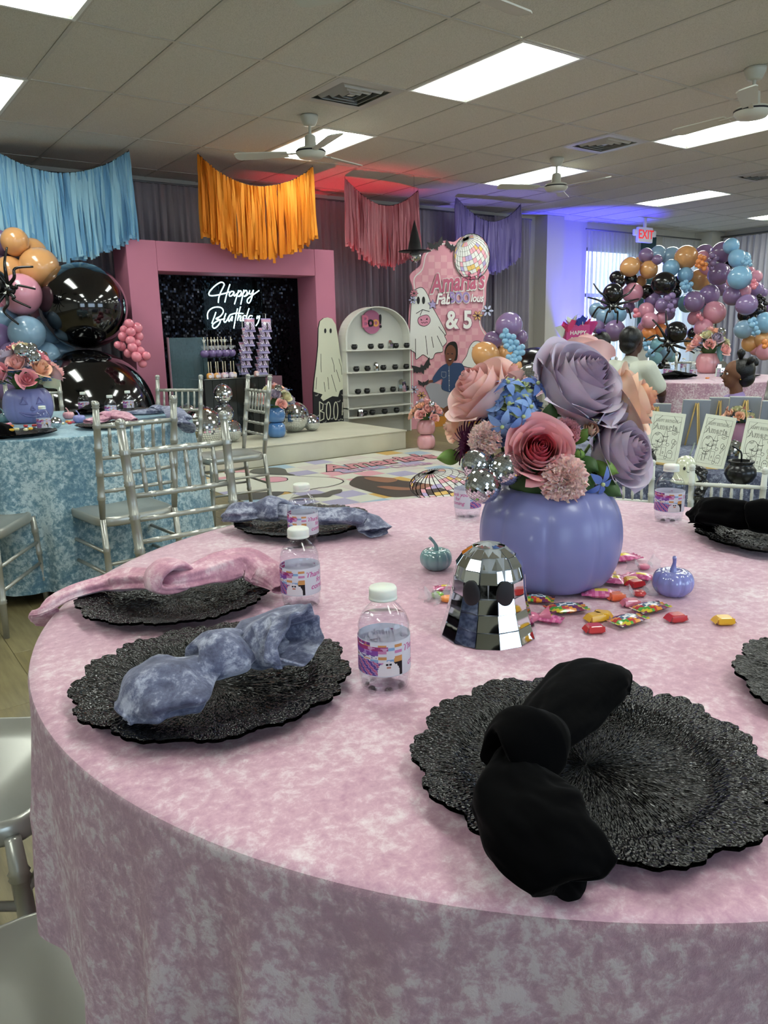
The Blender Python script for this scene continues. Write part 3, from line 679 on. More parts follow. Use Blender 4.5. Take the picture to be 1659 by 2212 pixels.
def bouquet(base, w, h, label, seed=1, balls=2, cols=('peachpink', 'lav', 'peach', 'peachpink', 'cream', 'lav')):
    rs = random.getstate(); random.seed(seed)
    t = thing('bouquet', label, 'bouquet', tuple(base), 0, 'mixed rose bouquets'); 
    for i in range(17):
        a = i*2.4; k = (i/16)**.6; rr = w*.42*k; z = h*(.66-.52*k*k)+random.random()*.02; d = V((cos(a)*k*1.2, sin(a)*k*1.2, 1.1-.6*k))
        m = FCOL[cols[i % len(cols)]]; R = w*(.185+.04*random.random()); big = MB(); mx = orient((cos(a)*rr, sin(a)*rr, z-R*.4), d, random.random()*6)
        n = 11
        for q in range(n):
            kk = q/(n-1); me = petal_mesh('p', m, R*(.12+.6*kk), R*(1.25-.3*kk), 1.5-.5*kk, R*.36*kk**2, .25, 5, 5, seed=q)
            ml = mx @ Matrix.Rotation(q*2.4, 4, 'Z'); big.add([ml @ v.co for v in me.vertices], [tuple(p.vertices) for p in me.polygons]); bpy.data.meshes.remove(me)
        big.build('rose', m, t)
    q = MB()
    for i in range(26):
        a = random.random()*6.28; rr = w*(.2+.3*random.random()); c = V((cos(a)*rr, sin(a)*rr, h*(.1+.5*random.random())))
        for s_ in range(5):
            aa = s_*1.2566; q.add([c, c+V((cos(aa)*.012*w*6, sin(aa)*.012*w*6, .01)), c+V((cos(aa+.6)*.014*w*6, sin(aa+.6)*.014*w*6, .0))], [(0, 1, 2)])
    q.build('blue_florets', FCOL['bluef'], t, kind='stuff')
    q = MB()
    for i in range(22):
        a = random.random()*6.28; rr = w*.5*random.random()**.5; z = h*.3*random.random(); d = V((cos(a), sin(a), .5)).normalized(); s_ = d.cross(V((0,0,1))).normalized()*w*.06
        c = V((cos(a)*rr*.6, sin(a)*rr*.6, z)); q.add([c, c+d*w*.16+s_, c+d*w*.32, c+d*w*.16-s_], [(0,1,2,3)])
    q.build('leaves', LEAF, t, kind='stuff')
    q = MB(); q.lathe([(w*.10, -.04), (w*.14, .0), (w*.22, h*.15), (w*.16, h*.3), (.001, h*.36)], 14); q.build('foam', LEAF, t)
    random.setstate(rs)
    for i in range(balls):
        a = 1.2+i*2.2-3; mirror_ball(V(base)+V((cos(a)*w*.33, sin(a)*w*.33-.02, h*(.7-.12*i))), w*.11, 14, 'tiny mirror ball tucked in '+label.split(',')[0]+(', lower one' if i else ', upper one'), group='small mirror balls in bouquets')
    return t
def pst(px, pyb, Y, rpx): 
    c = aty(px, pyb, Y); D = (c-V((0,0,CZ))).dot(fwd); return c, pxr(rpx, D)
c, r = pst(598, 940, 6.95, 20); c.z = .2
stack(c, r, mat('blue_gloss', '4f7fb8', .15, coat=1), 'two glossy blue pumpkins stacked on the stage'); bouquet((c.x, c.y, .2+r*3.1), .34, .3, 'rose bouquet on the blue pumpkin stack', 3)
c, r = pst(886, 966, 6.3, 20); c.z = 0; c.x = 5.12
stack(c, r, mat('pink_gloss', 'd79aa0', .2, coat=1), 'two glossy pink pumpkins stacked on the floor at the stage corner'); bouquet((c.x, c.y, r*3.1), .32, .26, 'rose bouquet on the pink pumpkin stack', 5, cols=('peachpink', 'lav', 'peachpink', 'lav', 'peach'))

# ghost board
GY_ = 7.8; f2 = plane2(GY_); CR = lambda x, y: f2(320+x*.2652, 560+y*.2652)    # crop of the board area
gb = thing('ghost_board', 'tall cut-out ghost board with BOO! lettering right of the arch', 'sign board', (0, 0, 0))
out = [CR(*p) for p in ((1348,1345),(1345,1080),(1352,1000),(1370,860),(1385,700),(1388,560),(1400,505),(1430,480),(1460,474),(1495,484),(1525,530),(1545,640),(1560,760),(1585,900),(1600,1000),(1610,1100),(1618,1325))]
zb = 0
out[0] = (out[0][0], 0.0); out[-1] = (out[-1][0], 0.0)
b = MB(); b.prism(out, 0, .02, XZ(GY_)); b.build('board', mat('board_black', '15151a', .7), gb)
gh = [CR(*p) for p in ((1348,1078),(1352,1000),(1370,860),(1385,700),(1388,560),(1400,505),(1430,480),(1460,474),(1495,484),(1525,530),(1545,640),(1560,760),(1585,900),(1598,1000),(1600,1050),(1560,1070),(1545,1120),(1500,1115),(1470,1130),(1425,1155),(1405,1130),(1420,1100),(1385,1090))]
BOARDW = mat('board_cream', 'c9cab4', .7); b = MB(); b.prism(gh, -.006, .0, XZ(GY_)); b.build('ghost_shape', BOARDW, gb)
b = MB(); [b.prism([CR(*p) for p in ell(x, 583, 9, 20, 16)], -.008, -.006, XZ(GY_)) for x in (1440, 1484)]; b.build('eyes', INK, gb)
b = MB()
for s_ in ('1405,770 1405,860 1408,920', '1492,800 1510,860 1515,920', '1550,810 1570,880 1575,940', '1430,1000 1440,1080', '1490,940 1530,1080', '1370,960 1365,1060', '1530,900 1560,1000', '1460,960 1470,1060'):
    stroke([CR(*map(float, q.split(','))) for q in s_.split()], .006, b, -.0075, XZ(GY_))
b.build('fold_lines', INK, gb)
b = MB()
for s_ in ('1395,1160 1398,1320', '1395,1160 1425,1180 1420,1225 1397,1235', '1397,1235 1432,1250 1430,1300 1398,1318', '1583,1165 1580,1270'): stroke([CR(*map(float, q.split(','))) for q in s_.split()], .012, b, -.002, XZ(GY_))
for x in (1468, 1528): stroke([CR(*p) for p in ell(x, 1235, 17, 72, 24)], .012, b, -.002, XZ(GY_), True)
b.prism([CR(*p) for p in ell(1580, 1305, 4, 6, 10)], -.003, -.001, XZ(GY_)); b.build('boo_lettering', BOARDW, gb)
b = MB()
for x, y in ((1375,1110),(1590,1105),(1380,1280),(1450,1180),(1500,1300),(1590,1240),(1555,1160),(1440,1330),(1560,1310)): b.prism(bat(*CR(x, y), .028, .3), -.0015, -.0005, XZ(GY_))
b.build('bat_print', mat('bat_grey', '8d8d88', .7), gb)

# arched shelf with cauldrons
HY = 7.7; f2 = plane2(HY); CS = lambda x, y: f2(660+x*.3014, 380+y*.3014)
sf = thing('arched_shelf', 'tall white arched display shelf unit with four shelves of cauldrons', 'shelf', (0, 0, 0))
L0 = CS(290, 1240)[0]; R0 = CS(752, 1225)[0]; cz_ = CS(520, 1160)[1]; ht = CS(520, 935)[1]-cz_; cx_ = (L0+R0)/2; rw = (R0-L0)/2
out = [(L0, 0), (R0, 0)]+[(cx_+rw*cos(t*pi/28), cz_+ht*sin(t*pi/28)) for t in range(0, 29)]
SHW = mat('shelf_white', 'cfcfc6', .5); b = MB(); b.prism(out, 0, .02, XZ(HY+.14)); b.build('back_panel', SHW, sf)
b = MB(); rim_o = [(L0, 0.0)]+[(cx_-rw*cos(t*pi/28), cz_+ht*sin(t*pi/28)) for t in range(29)]+[(R0, 0.0)]; rim_i = [(cx_+(x-cx_)*.965, min(z, cz_+(z-cz_)*.97) if z > cz_ else z) for x, z in rim_o]
b.prism(rim_o+rim_i[::-1], 0, .14, XZ(HY)); b.build('rim', SHW, sf)
shz = []
for yy_ in (1240, 1395, 1555, 1710):
    z = CS(520, yy_)[1]; shz.append(z); b = MB()
    pts = [(L0+.0, HY+.14), (L0-.01, HY-.02), (L0+.03, HY-.07), (R0-.03, HY-.07), (R0+.02, HY-.02), (R0, HY+.14)]
    b.prism(pts, z-.016, z); b.build('shelf', SHW, sf)
z = .35; b = MB(); b.box((L0, HY-.03, z-.016), (R0, HY+.14, z)); b.build('shelf', SHW, sf)
def cauldron(loc, s, label, group):
    t = thing('cauldron_cup', label, 'cauldron', loc, 0, group); q = MB()
    q.lathe([(.001, .0), (.018, .001), (.034, .012), (.04, .03), (.036, .045), (.027, .055), (.032, .062), (.032, .066), (.025, .064), (.024, .052), (.001, .05)], 20); q.build('pot', CAULD, t); t.scale = (s, s, s); return t
c0 = cauldron((0,0,-5), 1, '', '')
q = MB()
for sgn in (-1, 1): q.tube([(sgn*.032, 0, .06), (sgn*.046, 0, .055), (sgn*.048, 0, .042), (sgn*.038, 0, .036)], .0025, 6)
q.build('handles', CAULD, c0); cfirst = True
rowsn = ('top shelf', 'second shelf', 'third shelf', 'lowest stocked shelf')
for k, xs_ in enumerate(((350,468,540,648,725), (360,440,555,640,720), (367,433,545,622,718), (412,467,558,645))):
    for i, x in enumerate(xs_):
        p = CS(x, 1240); lb = 'small black cauldron on the %s of the white arch, %s from the left' % (rowsn[k], ordn[i])
        if cfirst: t = c0; cfirst = False; t['label'] = lb; t['group'] = 'mini cauldrons on the arched shelf'; t.location = (p[0], HY-.0, shz[k]); t.scale = (.95,)*3; CH.clear()
        else: t = copy_tree(c0, loc=(p[0], HY-.0, shz[k]), label=lb)
def mini_ghost(loc, s, label, group='silver ghost figures', cat='ghost figure'):
    t = thing('mirror_ghost', label, cat, loc, 0, group); q = MB(); q.smooth = False
    prof = [(.034, 0), (.031, .02), (.03, .045), (.026, .062), (.015, .075), (.002, .08)]
    q.lathe(prof, 9); q.build('body', MIRROR, t); q = MB()
    for sx in (-1, 1): q.sphere((sx*.011, -.028, .046), .006, 8, 6, (1, .5, 1.5))
    q.build('eyes', INK, t); t.scale = (s, s, s); return t
for (x, k, lb) in ((600, 0, 'top shelf'), (492, 1, 'second shelf'), (678, 2, 'third shelf'), (375, 3, 'lowest stocked shelf')):
    p = CS(x, 1240); mini_ghost((p[0], HY-.02, shz[k]), 1.9 if k == 2 else 1.3, 'little mirrored silver ghost on the %s of the white arch' % lb)
sg = thing('boo_sign', 'round mauve sign with BOO! lettering hung in the top of the arched shelf', 'sign', (0, 0, 0))
c = CS(513, 1045); rr = CS(580, 1045)[0]-c[0]
b = MB(); b.prism(ell(c[0], c[1], rr, rr, 36), .11, .122, XZ(HY)); b.build('disc', mat('mauve_disc', 'b0698a', .7), sg)
b = MB(); b.tube([(c[0], HY+.116, c[1]+rr-.01), (c[0], HY+.13, c[1]+rr+.06)], .003, 5); b.build('ribbon', INK, sg)
for ch, dx, cl, s_ in (('B', -.1, 'd4728f', .2), ('o', -.02, '17171c', .17), ('o', .055, 'e0a060', .17), ('!', .125, '17171c', .22)):
    me = text_mesh(ch, s_, mat('sign_'+cl, cl, .6), .003, .004); link('letter', me, sg, mx=frame((c[0]+dx, HY+.105, c[1]), (1,0,0), (0,0,1)))

# printed backdrop
BY = 7.78; f2 = plane2(BY); CB = lambda x, y: f2(860+x*.21696, 480+y*.21696)
bd = thing('printed_backdrop', 'tall pink curvy printed party backdrop with ghost, disco ball and lettering', 'backdrop', (0, 0, 0))
def C_(ps): return [CB(*p) for p in ps]
outl = catmull([(112,1900),(112,1250),(112,900),(150,680),(118,560),(135,505),(220,430),(245,330),(320,235),(450,185),(560,195),(650,150),(760,300),(900,480),(880,620),(870,820),(825,960),(835,1040),(890,1120),(960,1250),(1010,1500),(1020,1900)], 5)
poly = C_([(p.x, p.y) for p in outl]); poly[0] = (poly[0][0], 0); poly[-1] = (poly[-1][0], 0)
BPK = mat('print_pink', 'd0919d', .75); BW = mat('print_white', 'd8d8d2', .75); BL = mat('print_line', '1c1a1e', .7)
b = MB(); b.prism(poly, 0, .015, XZ(BY)); b.build('board', BPK, bd)
b = MB()
for i in range(0, 14):
    for j in range(0, 26):
        if (i+j) % 2: continue
        x, y = 175+i*62, 330+j*66
        if x > 820 or (y < 420 and x < 260) or (x > 760 and y > 900): continue
        b.prism(C_([(x, y), (x+62, y), (x+62, y+66), (x, y+66)]), -.0012, 0, XZ(BY))
b.build('check_print', mat('print_pink_light', 'd8a2aa', .75), bd)
b = MB(); stroke([CB(p.x, p.y) for p in catmull([(145,1900),(142,1300),(140,900),(165,700),(160,560),(240,470),(275,330),(340,270),(450,215),(560,235)], 5)], .014, b, -.002, XZ(BY))
stroke([CB(p.x, p.y) for p in catmull([(850,640),(850,820),(812,960),(825,1050),(880,1140)], 5)], .014, b, -.002, XZ(BY)); b.build('border_line', BW, bd)
def outline_shape(pts, m, name, z=-.004, lw=.008, smooth=True, parent=bd, closed=True, conv=C_, M_=None):
    M_ = M_ or XZ(BY); P_ = [(p.x, p.y) for p in catmull(pts, 4, True)] if smooth else pts
    P2 = conv(P_); b = MB(); b.prism(P2, z, z+.001, M_); b.build(name, m, parent); b = MB(); stroke(P2, lw, b, z-.0008, M_, True); b.build(name+'_outline', BL, parent)
outline_shape([(120,1260),(115,1100),(128,820),(150,700),(200,655),(250,660),(300,740),(330,830),(360,880),(420,990),(475,1105),(460,1130),(482,1190),(445,1240),(440,1290),(370,1305),(345,1355),(310,1360),(250,1320),(215,1340),(175,1365),(165,1300)], BW, 'ghost_print', smooth=True)
b = MB()
for x in (198, 250): b.prism(C_(ell(x, 778, 15, 38, 18)), -.0065, -.0055, XZ(BY))
for s_ in ('270,1130 290,1320', '330,1140 350,1250', '170,1160 172,1340', '385,1130 440,1240', '400,1040 470,1130', '175,910 240,870 310,890', '240,870 215,930'):
    stroke([CB(*map(float, q.split(','))) for q in s_.split()], .008, b, -.006, XZ(BY))
b.build('ghost_face', BL, bd)
outline_shape([(195,960),(240,930),(290,925),(318,970),(300,1015),(255,1035),(205,1015)], mat('print_pumpkin', 'd18ba0', .75), 'pumpkin_print', z=-.007, lw=.006)
b = MB()
b.prism(C_([(220,960),(238,975),(222,980)]), -.0095, -.0088, XZ(BY)); b.prism(C_([(285,950),(270,972),(290,972)]), -.0095, -.0088, XZ(BY))
stroke(C_([(225,995),(240,1005),(250,995),(262,1006),(275,993),(290,1000)]), .007, b, -.0095, XZ(BY)); b.build('pumpkin_face', BL, bd)
def disco(name, c, rx, ry, conv, M_, parent, step=(8, 8)):
    b = MB(); b.prism(conv(ell(*c, rx, ry, 40)), -.004, -.003, M_); b.build(name, BW, parent)
    pal = [mat('print_'+k, v, .75) for k, v in (('lav', 'a99bc4'), ('yel', 'd9b469'), ('pk', 'dba0ab'), ('wh2', 'e6e4e4'))]
    lines = MB(); N_ = 14
    cells = [MB() for _ in pal]
    def pt(lon, lat):   # tilted sphere
        x, y, z = sin(lon)*cos(lat), sin(lat), cos(lon)*cos(lat); t = .6; x, y = x*cos(.35)-y*sin(.35), x*sin(.35)+y*cos(.35); y, z = y*cos(t)-z*sin(t), y*sin(t)+z*cos(t); return x, y, z
    for i in range(N_*2):
        for j in range(N_):
            q = [pt(2*pi*(i+a)/(N_*2), -pi/2+pi*(j+b_)/N_) for a, b_ in ((0,0),(1,0),(1,1),(0,1))]
            if min(p[2] for p in q) < .02: continue
            h = (i*7+j*13+i*j) % 9
            P2 = conv([(c[0]+p[0]*rx, c[1]-p[1]*ry) for p in q])
            if h < 4: cells[(0, 1, 2, 2)[h]].prism(P2, -.0055, -.005, M_) if len(set(P2)) == 4 and j not in (0, N_-1) else None
            stroke(P2, .0045 if step == (8, 8) else .007, lines, -.0062, M_, True)
    for b_, m_ in zip(cells, pal): b_.build(name+'_tiles', m_, parent, kind='stuff')
    stroke(conv(ell(*c, rx, ry, 40)), .008, lines, -.0064, M_, True); lines.build(name+'_lines', BL, parent, kind='stuff')
disco('disco_ball_print', (725, 345), 178, 230, C_, XZ(BY-.012), bd)
b = MB(); b.prism(C_(ell(725, 345, 178, 230, 40)), -.012, 0, XZ(BY)); b.build('disco_board', BW, bd)
b = MB()
for x, y, s_, a_ in ((375,240,90,.35), (530,260,80,-.2), (235,1465,105,.3), (245,1615,60,0)): b.prism(bat(*CB(x, y), (CB(x+s_, y)[0]-CB(x, y)[0]), a_), -.016, -.014, XZ(BY))
b.build('bat_print', mat('print_bat', '2b2a2c', .7), bd)
def btext(t, x, y, w, col, off=.012, sh=.25, size=1, ol=True, a_=0):
    c = CB(x, y); wd = CB(x+w, y)[0]-c[0]; me = text_mesh(t, 1, mat('print_t'+col, col, .7), .0, .03, sh)
    xs_ = [v.co.x for v in me.vertices]; s_ = wd*2/(max(xs_)-min(xs_)); h = size
    mx = frame((c[0], BY-.018, c[1]), (cos(a_), 0, sin(a_)), (-sin(a_), 0, cos(a_))) @ Matrix.Diagonal((s_, s_*h, 1, 1))
    link('lettering', me, bd, mx=mx)
    if ol:
        me2 = text_mesh(t, 1, BW if col != 'e6e4df' else mat('print_shadow', 'a0647a', .7), .0, .065, sh); link('lettering_edge', me2, bd, mx=Matrix.Translation((.004, .002, -.004)) @ mx)
btext("Amaria's", 585, 600, 270, 'b85f78', size=1.2, a_=.09)
btext('Fab', 440, 770, 75, 'e6e4df', size=1.0); btext('BOO', 605, 755, 98, '9b82b8', size=1.15, sh=0); btext('lous', 775, 760, 65, 'e6e4df', size=1.0)
btext('& 5', 600, 980, 128, 'e6e4df', sh=0, size=.95)
def flower2(cx, cy, r, m, conv, M_, parent, z=-.008, n=7):
    b = MB(); ln = MB()
    for k in range(n):
        a = 2*pi*k/n; P2 = conv(ell(cx+cos(a)*r*.6, cy+sin(a)*r*.6, r*.38, r*.2, 10, a)); b.prism(P2, z, z+.001, M_); stroke(P2, .004, ln, z-.001, M_, True)
    ln.prism(conv(ell(cx, cy, r*.2, r*.2, 10)), z-.001, z, M_); b.build('flower_print', m, parent); ln.build('flower_outline', BL, parent)
flower2(150, 710, 42, mat('print_fpk', 'cf8292', .7), C_, XZ(BY-.01), bd, n=8); flower2(135, 775, 42, mat('print_flv', 'b4b4d6', .7), C_, XZ(BY-.012), bd, n=6)
flower2(783, 930, 52, mat('print_fyl', 'd8ab72', .7), C_, XZ(BY-.01), bd, n=6); flower2(878, 882, 62, mat('print_flv2', 'c3c6e0', .7), C_, XZ(BY-.014), bd, n=6)
flower2(225, 1725, 45, mat('print_fyl', 'd8ab72', .7), C_, XZ(BY-.01), bd, n=6); flower2(150, 1665, 45, mat('print_flv2', 'c3c6e0', .7), C_, XZ(BY-.01), bd, n=6)
outline_shape([(300+cos(a)*r+40, 820+sin(a)*r) for k in range(10) for a, r in ((k*pi/5-1.57, 52 if k % 2 == 0 else 24),)], mat('print_lav', 'a99bc4', .75), 'star_print', z=-.009, lw=.006, smooth=False)
outline_shape([(640,1430),(680,1330),(710,1240),(760,1185),(830,1200),(870,1290),(900,1450)], BW, 'small_ghost_print')
b = MB(); b.prism(C_(ell(752, 1265, 11, 22, 14)), -.0065, -.0055, XZ(BY)); b.build('small_ghost_eye', BL, bd)
outline_shape([(245,2060),(260,1950),(330,1800),(450,1760),(700,1800),(900,1950),(950,2050)], mat('print_orange', 'c07f2e', .7), 'orange_pumpkin_print', z=-.003)
# printed photo of the child, flat on the board, built as flat layers
dn = mat('print_denim', '2f4468', .8); sk2 = mat('print_skin', '6a3f2e', .7); tt = mat('print_tutu', '9a9aa2', .8); hairp = mat('print_hair', '17120f', .8)
def lay(pts, m, nm, z, smooth=True):
    P_ = [(p.x, p.y) for p in catmull(pts, 4, True)] if smooth else pts; b = MB(); b.prism(C_(P_), z, z+.001, XZ(BY)); b.build(nm, m, bd)
lay([(270,1640),(330,1600),(430,1620),(560,1660),(650,1700),(600,1850),(480,1860),(340,1800),(290,1700)], tt, 'print_skirt', -.010)
lay([(440,1860),(540,1800),(570,1830),(470,1900)], sk2, 'print_leg', -.011)
lay([(240,1900),(300,1860),(400,1850),(430,1900),(380,1960),(300,1980),(240,1990)], hairp, 'print_boot', -.012); lay([(480,1900),(560,1880),(600,1990),(560,1990)], hairp, 'print_boot', -.012)
lay([(420,1440),(470,1410),(560,1400),(640,1420),(660,1560),(560,1690),(430,1660),(435,1560),(350,1600),(335,1560),(385,1480)], dn, 'print_jacket', -.013)
b = MB()
for k in range(5): b.prism(C_(ell(497+k*1.5, 1480+k*48, 4, 5, 8)), -.0165, -.0155, XZ(BY))
stroke(C_([(500,1420),(500,1670)]), .004, b, -.015, XZ(BY)); stroke(C_([(425,1490),(470,1492),(468,1540),(445,1550),(425,1535)]), .003, b, -.015, XZ(BY), True); b.build('print_buttons', BW, bd)
lay([(255,1590),(330,1570),(340,1590),(270,1600)], sk2, 'print_arm', -.0135)
lay([(500,1200),(560,1190),(585,1240),(585,1340),(560,1380),(470,1330),(462,1260)], hairp, 'print_hair', -.0135)
lay([(465,1290),(490,1235),(530,1225),(565,1270),(560,1350),(520,1420),(490,1425),(470,1370)], sk2, 'print_face', -.015)
b = MB()
for x in (488, 530): b.prism(C_(ell(x, 1310, 9, 5, 10)), -.018, -.017, XZ(BY))
b.build('print_eyes', BL, bd); b = MB(); b.prism(C_(ell(508, 1372, 17, 15, 12)), -.018, -.017, XZ(BY)); b.build('print_mouth', mat('print_mouth', '3c1815', .6), bd)
b = MB(); b.prism(C_(ell(508, 1364, 13, 5, 12)), -.0195, -.0185, XZ(BY)); b.build('print_teeth', BW, bd)
# witch hat on a mirror ball hanging at the backdrop corner
wh = thing('witch_hat', 'black witch hat over a mirror ball hanging beside the printed backdrop', 'hat', tuple(aty(896, 543, 7.5)))
HATM = mat('black_felt', '0b0b0d', .85, sheen=.2)
s_ = pxr(1, (aty(896, 543, 7.5)-V((0,0,CZ))).dot(fwd))
q = MB(); q.lathe([(38*s_, 0), (37*s_, .6*s_), (16*s_, 3*s_), (13*s_, 18*s_), (8*s_, 38*s_), (4*s_, 52*s_), (.5*s_, 64*s_)], 28, fr=lambda a, k: 1+.06*sin(2*a)); q.build('cone', HATM, wh)
q = MB(); q.tube([(0, 0, 60*s_), (0, 0, CEIL-wh.location.z)], .0015, 4); q.build('thread', INK, wh)
mirror_ball(wh.location-V((0, 0, 10*s_)), 13*s_, 14, 'mirror ball hanging under the black witch hat')

# floor mat with print
mt = thing('floor_mat', 'pastel chequered printed floor mat in front of the stage', 'mat', (0, 0, 0))
MX0, MX1, MY0, MY1 = 2.42, 5.1, 3.9, 6.43
matw = mat('mat_white', 'c9cabd', .35)
b = MB(); b.box((MX0, MY0, .0), (MX1, MY1, .003)); b.build('vinyl_sheet', matw, mt)
TS = .212; pal = [mat('mat_'+k, v, .35) for k, v in (('yel', 'c79f52'), ('pk', 'cf93a0'), ('blue', '93b0c4'), ('lav', 'a09cba'), ('cream', 'c4bbb6'))]
bs_ = [MB() for _ in pal]
for i in range(int((MX1-MX0)/TS)):
    for j in range(int((MY1-MY0)/TS)):
        if (i+j) % 2 == 0: x, y = MX0+i*TS, MY1-(j+1)*TS; bs_[(i*3+j*2+(i*j) % 3) % 5].box((x, y, .003), (x+TS, y+TS, .0034))
for b_, m_ in zip(bs_, pal): b_.build('check_print', m_, mt)
IDM = Matrix.Identity(4)
def CM(ps): return [(lambda v: (v.x, v.y))(atz(500+x*.33755, 880+y*.33755, .004)) for x, y in ps]
def fl(pts, m, nm, z, smooth=True, ol=.012):
    P_ = [(p.x, p.y) for p in catmull(pts, 4, True)] if smooth else pts; b = MB(); q = CM(P_); b.prism(q, z, z+.0003, IDM); b.build(nm, m, mt)
    if ol: b = MB(); stroke(q, ol, b, z+.0006, IDM, True); b.build(nm+'_outline', BL, mt)
fl([(140,420),(430,440),(640,450),(715,470),(690,490),(610,510),(560,515),(400,545),(340,540),(140,560),(0,560),(0,430)], matw, 'ghost_print', .0045)
fl([(140,395),(270,385),(340,395),(360,420),(400,435),(140,425)], mat('mat_dark', '4a4a46', .4), 'hat_print', .0048, ol=0); fl([(0,560),(160,545),(330,540),(290,570),(180,590),(0,590)], mat('mat_dark', '4a4a46', .4), 'brim_print', .005, ol=0)
fl([(180,460),(270,445),(350,452),(350,470),(270,480),(190,475)], mat('mat_pumpkin', 'cf93a0', .4), 'pumpkin_print', .0052, ol=.01)
fl([(380,582),(480,560),(560,555),(600,545),(650,530),(705,525),(700,545),(650,560),(620,575),(560,575),(500,580),(440,578)], mat('mat_dark', '4a4a46', .4), 'bat_print', .005, ol=0)
fl([(755,495),(790,450),(850,440),(1000,450),(1100,470),(1200,480),(1320,510),(1425,552),(1200,565),(1050,575),(960,560),(850,530)], mat('mat_hair', '3c332e', .4), 'photo_dark_print', .005, ol=0)
fl([(850,450),(960,448),(1040,455),(1060,470),(1000,482),(900,470)], mat('mat_skin', '8d5f48', .4), 'photo_face_print', .0056, ol=0); fl([(930,510),(1060,530),(1200,525),(1290,500),(1230,490),(1150,515),(1000,505)], mat('mat_skin', '8d5f48', .4), 'photo_arm_print', .0056, ol=0)
fl([(640,410),(700,398),(740,390),(760,405),(840,408),(760,418),(720,422),(690,412)], mat('mat_lav', 'a09cba', .4), 'star_print', .0052, ol=.008)
def CMd(ps): return CM(ps)
disco('mat_disco_print', (1350, 500), 210, 110, CM, Matrix.Diagonal((1, 1, -1, 1)), mt, (5, 5))
A_ = atz(689, 1014, .006); B_ = atz(938, 984, .006)
me = text_mesh("Amaria's", 1, mat('mat_red', 'bf7f88', .4), 0, .03, .25); xs_ = [v.co.x for v in me.vertices]; k_ = (B_-A_).length/(max(xs_)-min(xs_)); d_ = (B_-A_).normalized()
link('lettering', me, mt, mx=frame((A_+B_)/2+V((0,0,.001)), d_, (-d_.y, d_.x, 0)) @ Matrix.Diagonal((k_, k_*1.3, 1, 1)))
me = text_mesh("Amaria's", 1, BL, 0, .06, .25); link('lettering_edge', me, mt, mx=frame((A_+B_)/2, d_, (-d_.y, d_.x, 0)) @ Matrix.Diagonal((k_, k_*1.3, 1, 1)))
A_ = atz(735, 1018, .007); B_ = atz(930, 1000, .007); me = text_mesh("FabBOOlous", 1, mat('mat_lilac', 'b58fae', .4), 0, .03, .1); xs_ = [v.co.x for v in me.vertices]; k_ = (B_-A_).length/(max(xs_)-min(xs_)); d_ = (B_-A_).normalized()
link('lettering', me, mt, mx=frame((A_+B_)/2, d_, (-d_.y, d_.x, 0)) @ Matrix.Diagonal((k_, k_*1.2, 1, 1)))
flower2(297, 622, 60, mat('mat_yel', 'c79f52', .4), lambda ps: CM([(x+3*(0), y-(y-622)*.72) for x, y in ps]), Matrix.Diagonal((1, 1, -1, 1)), mt, n=6)
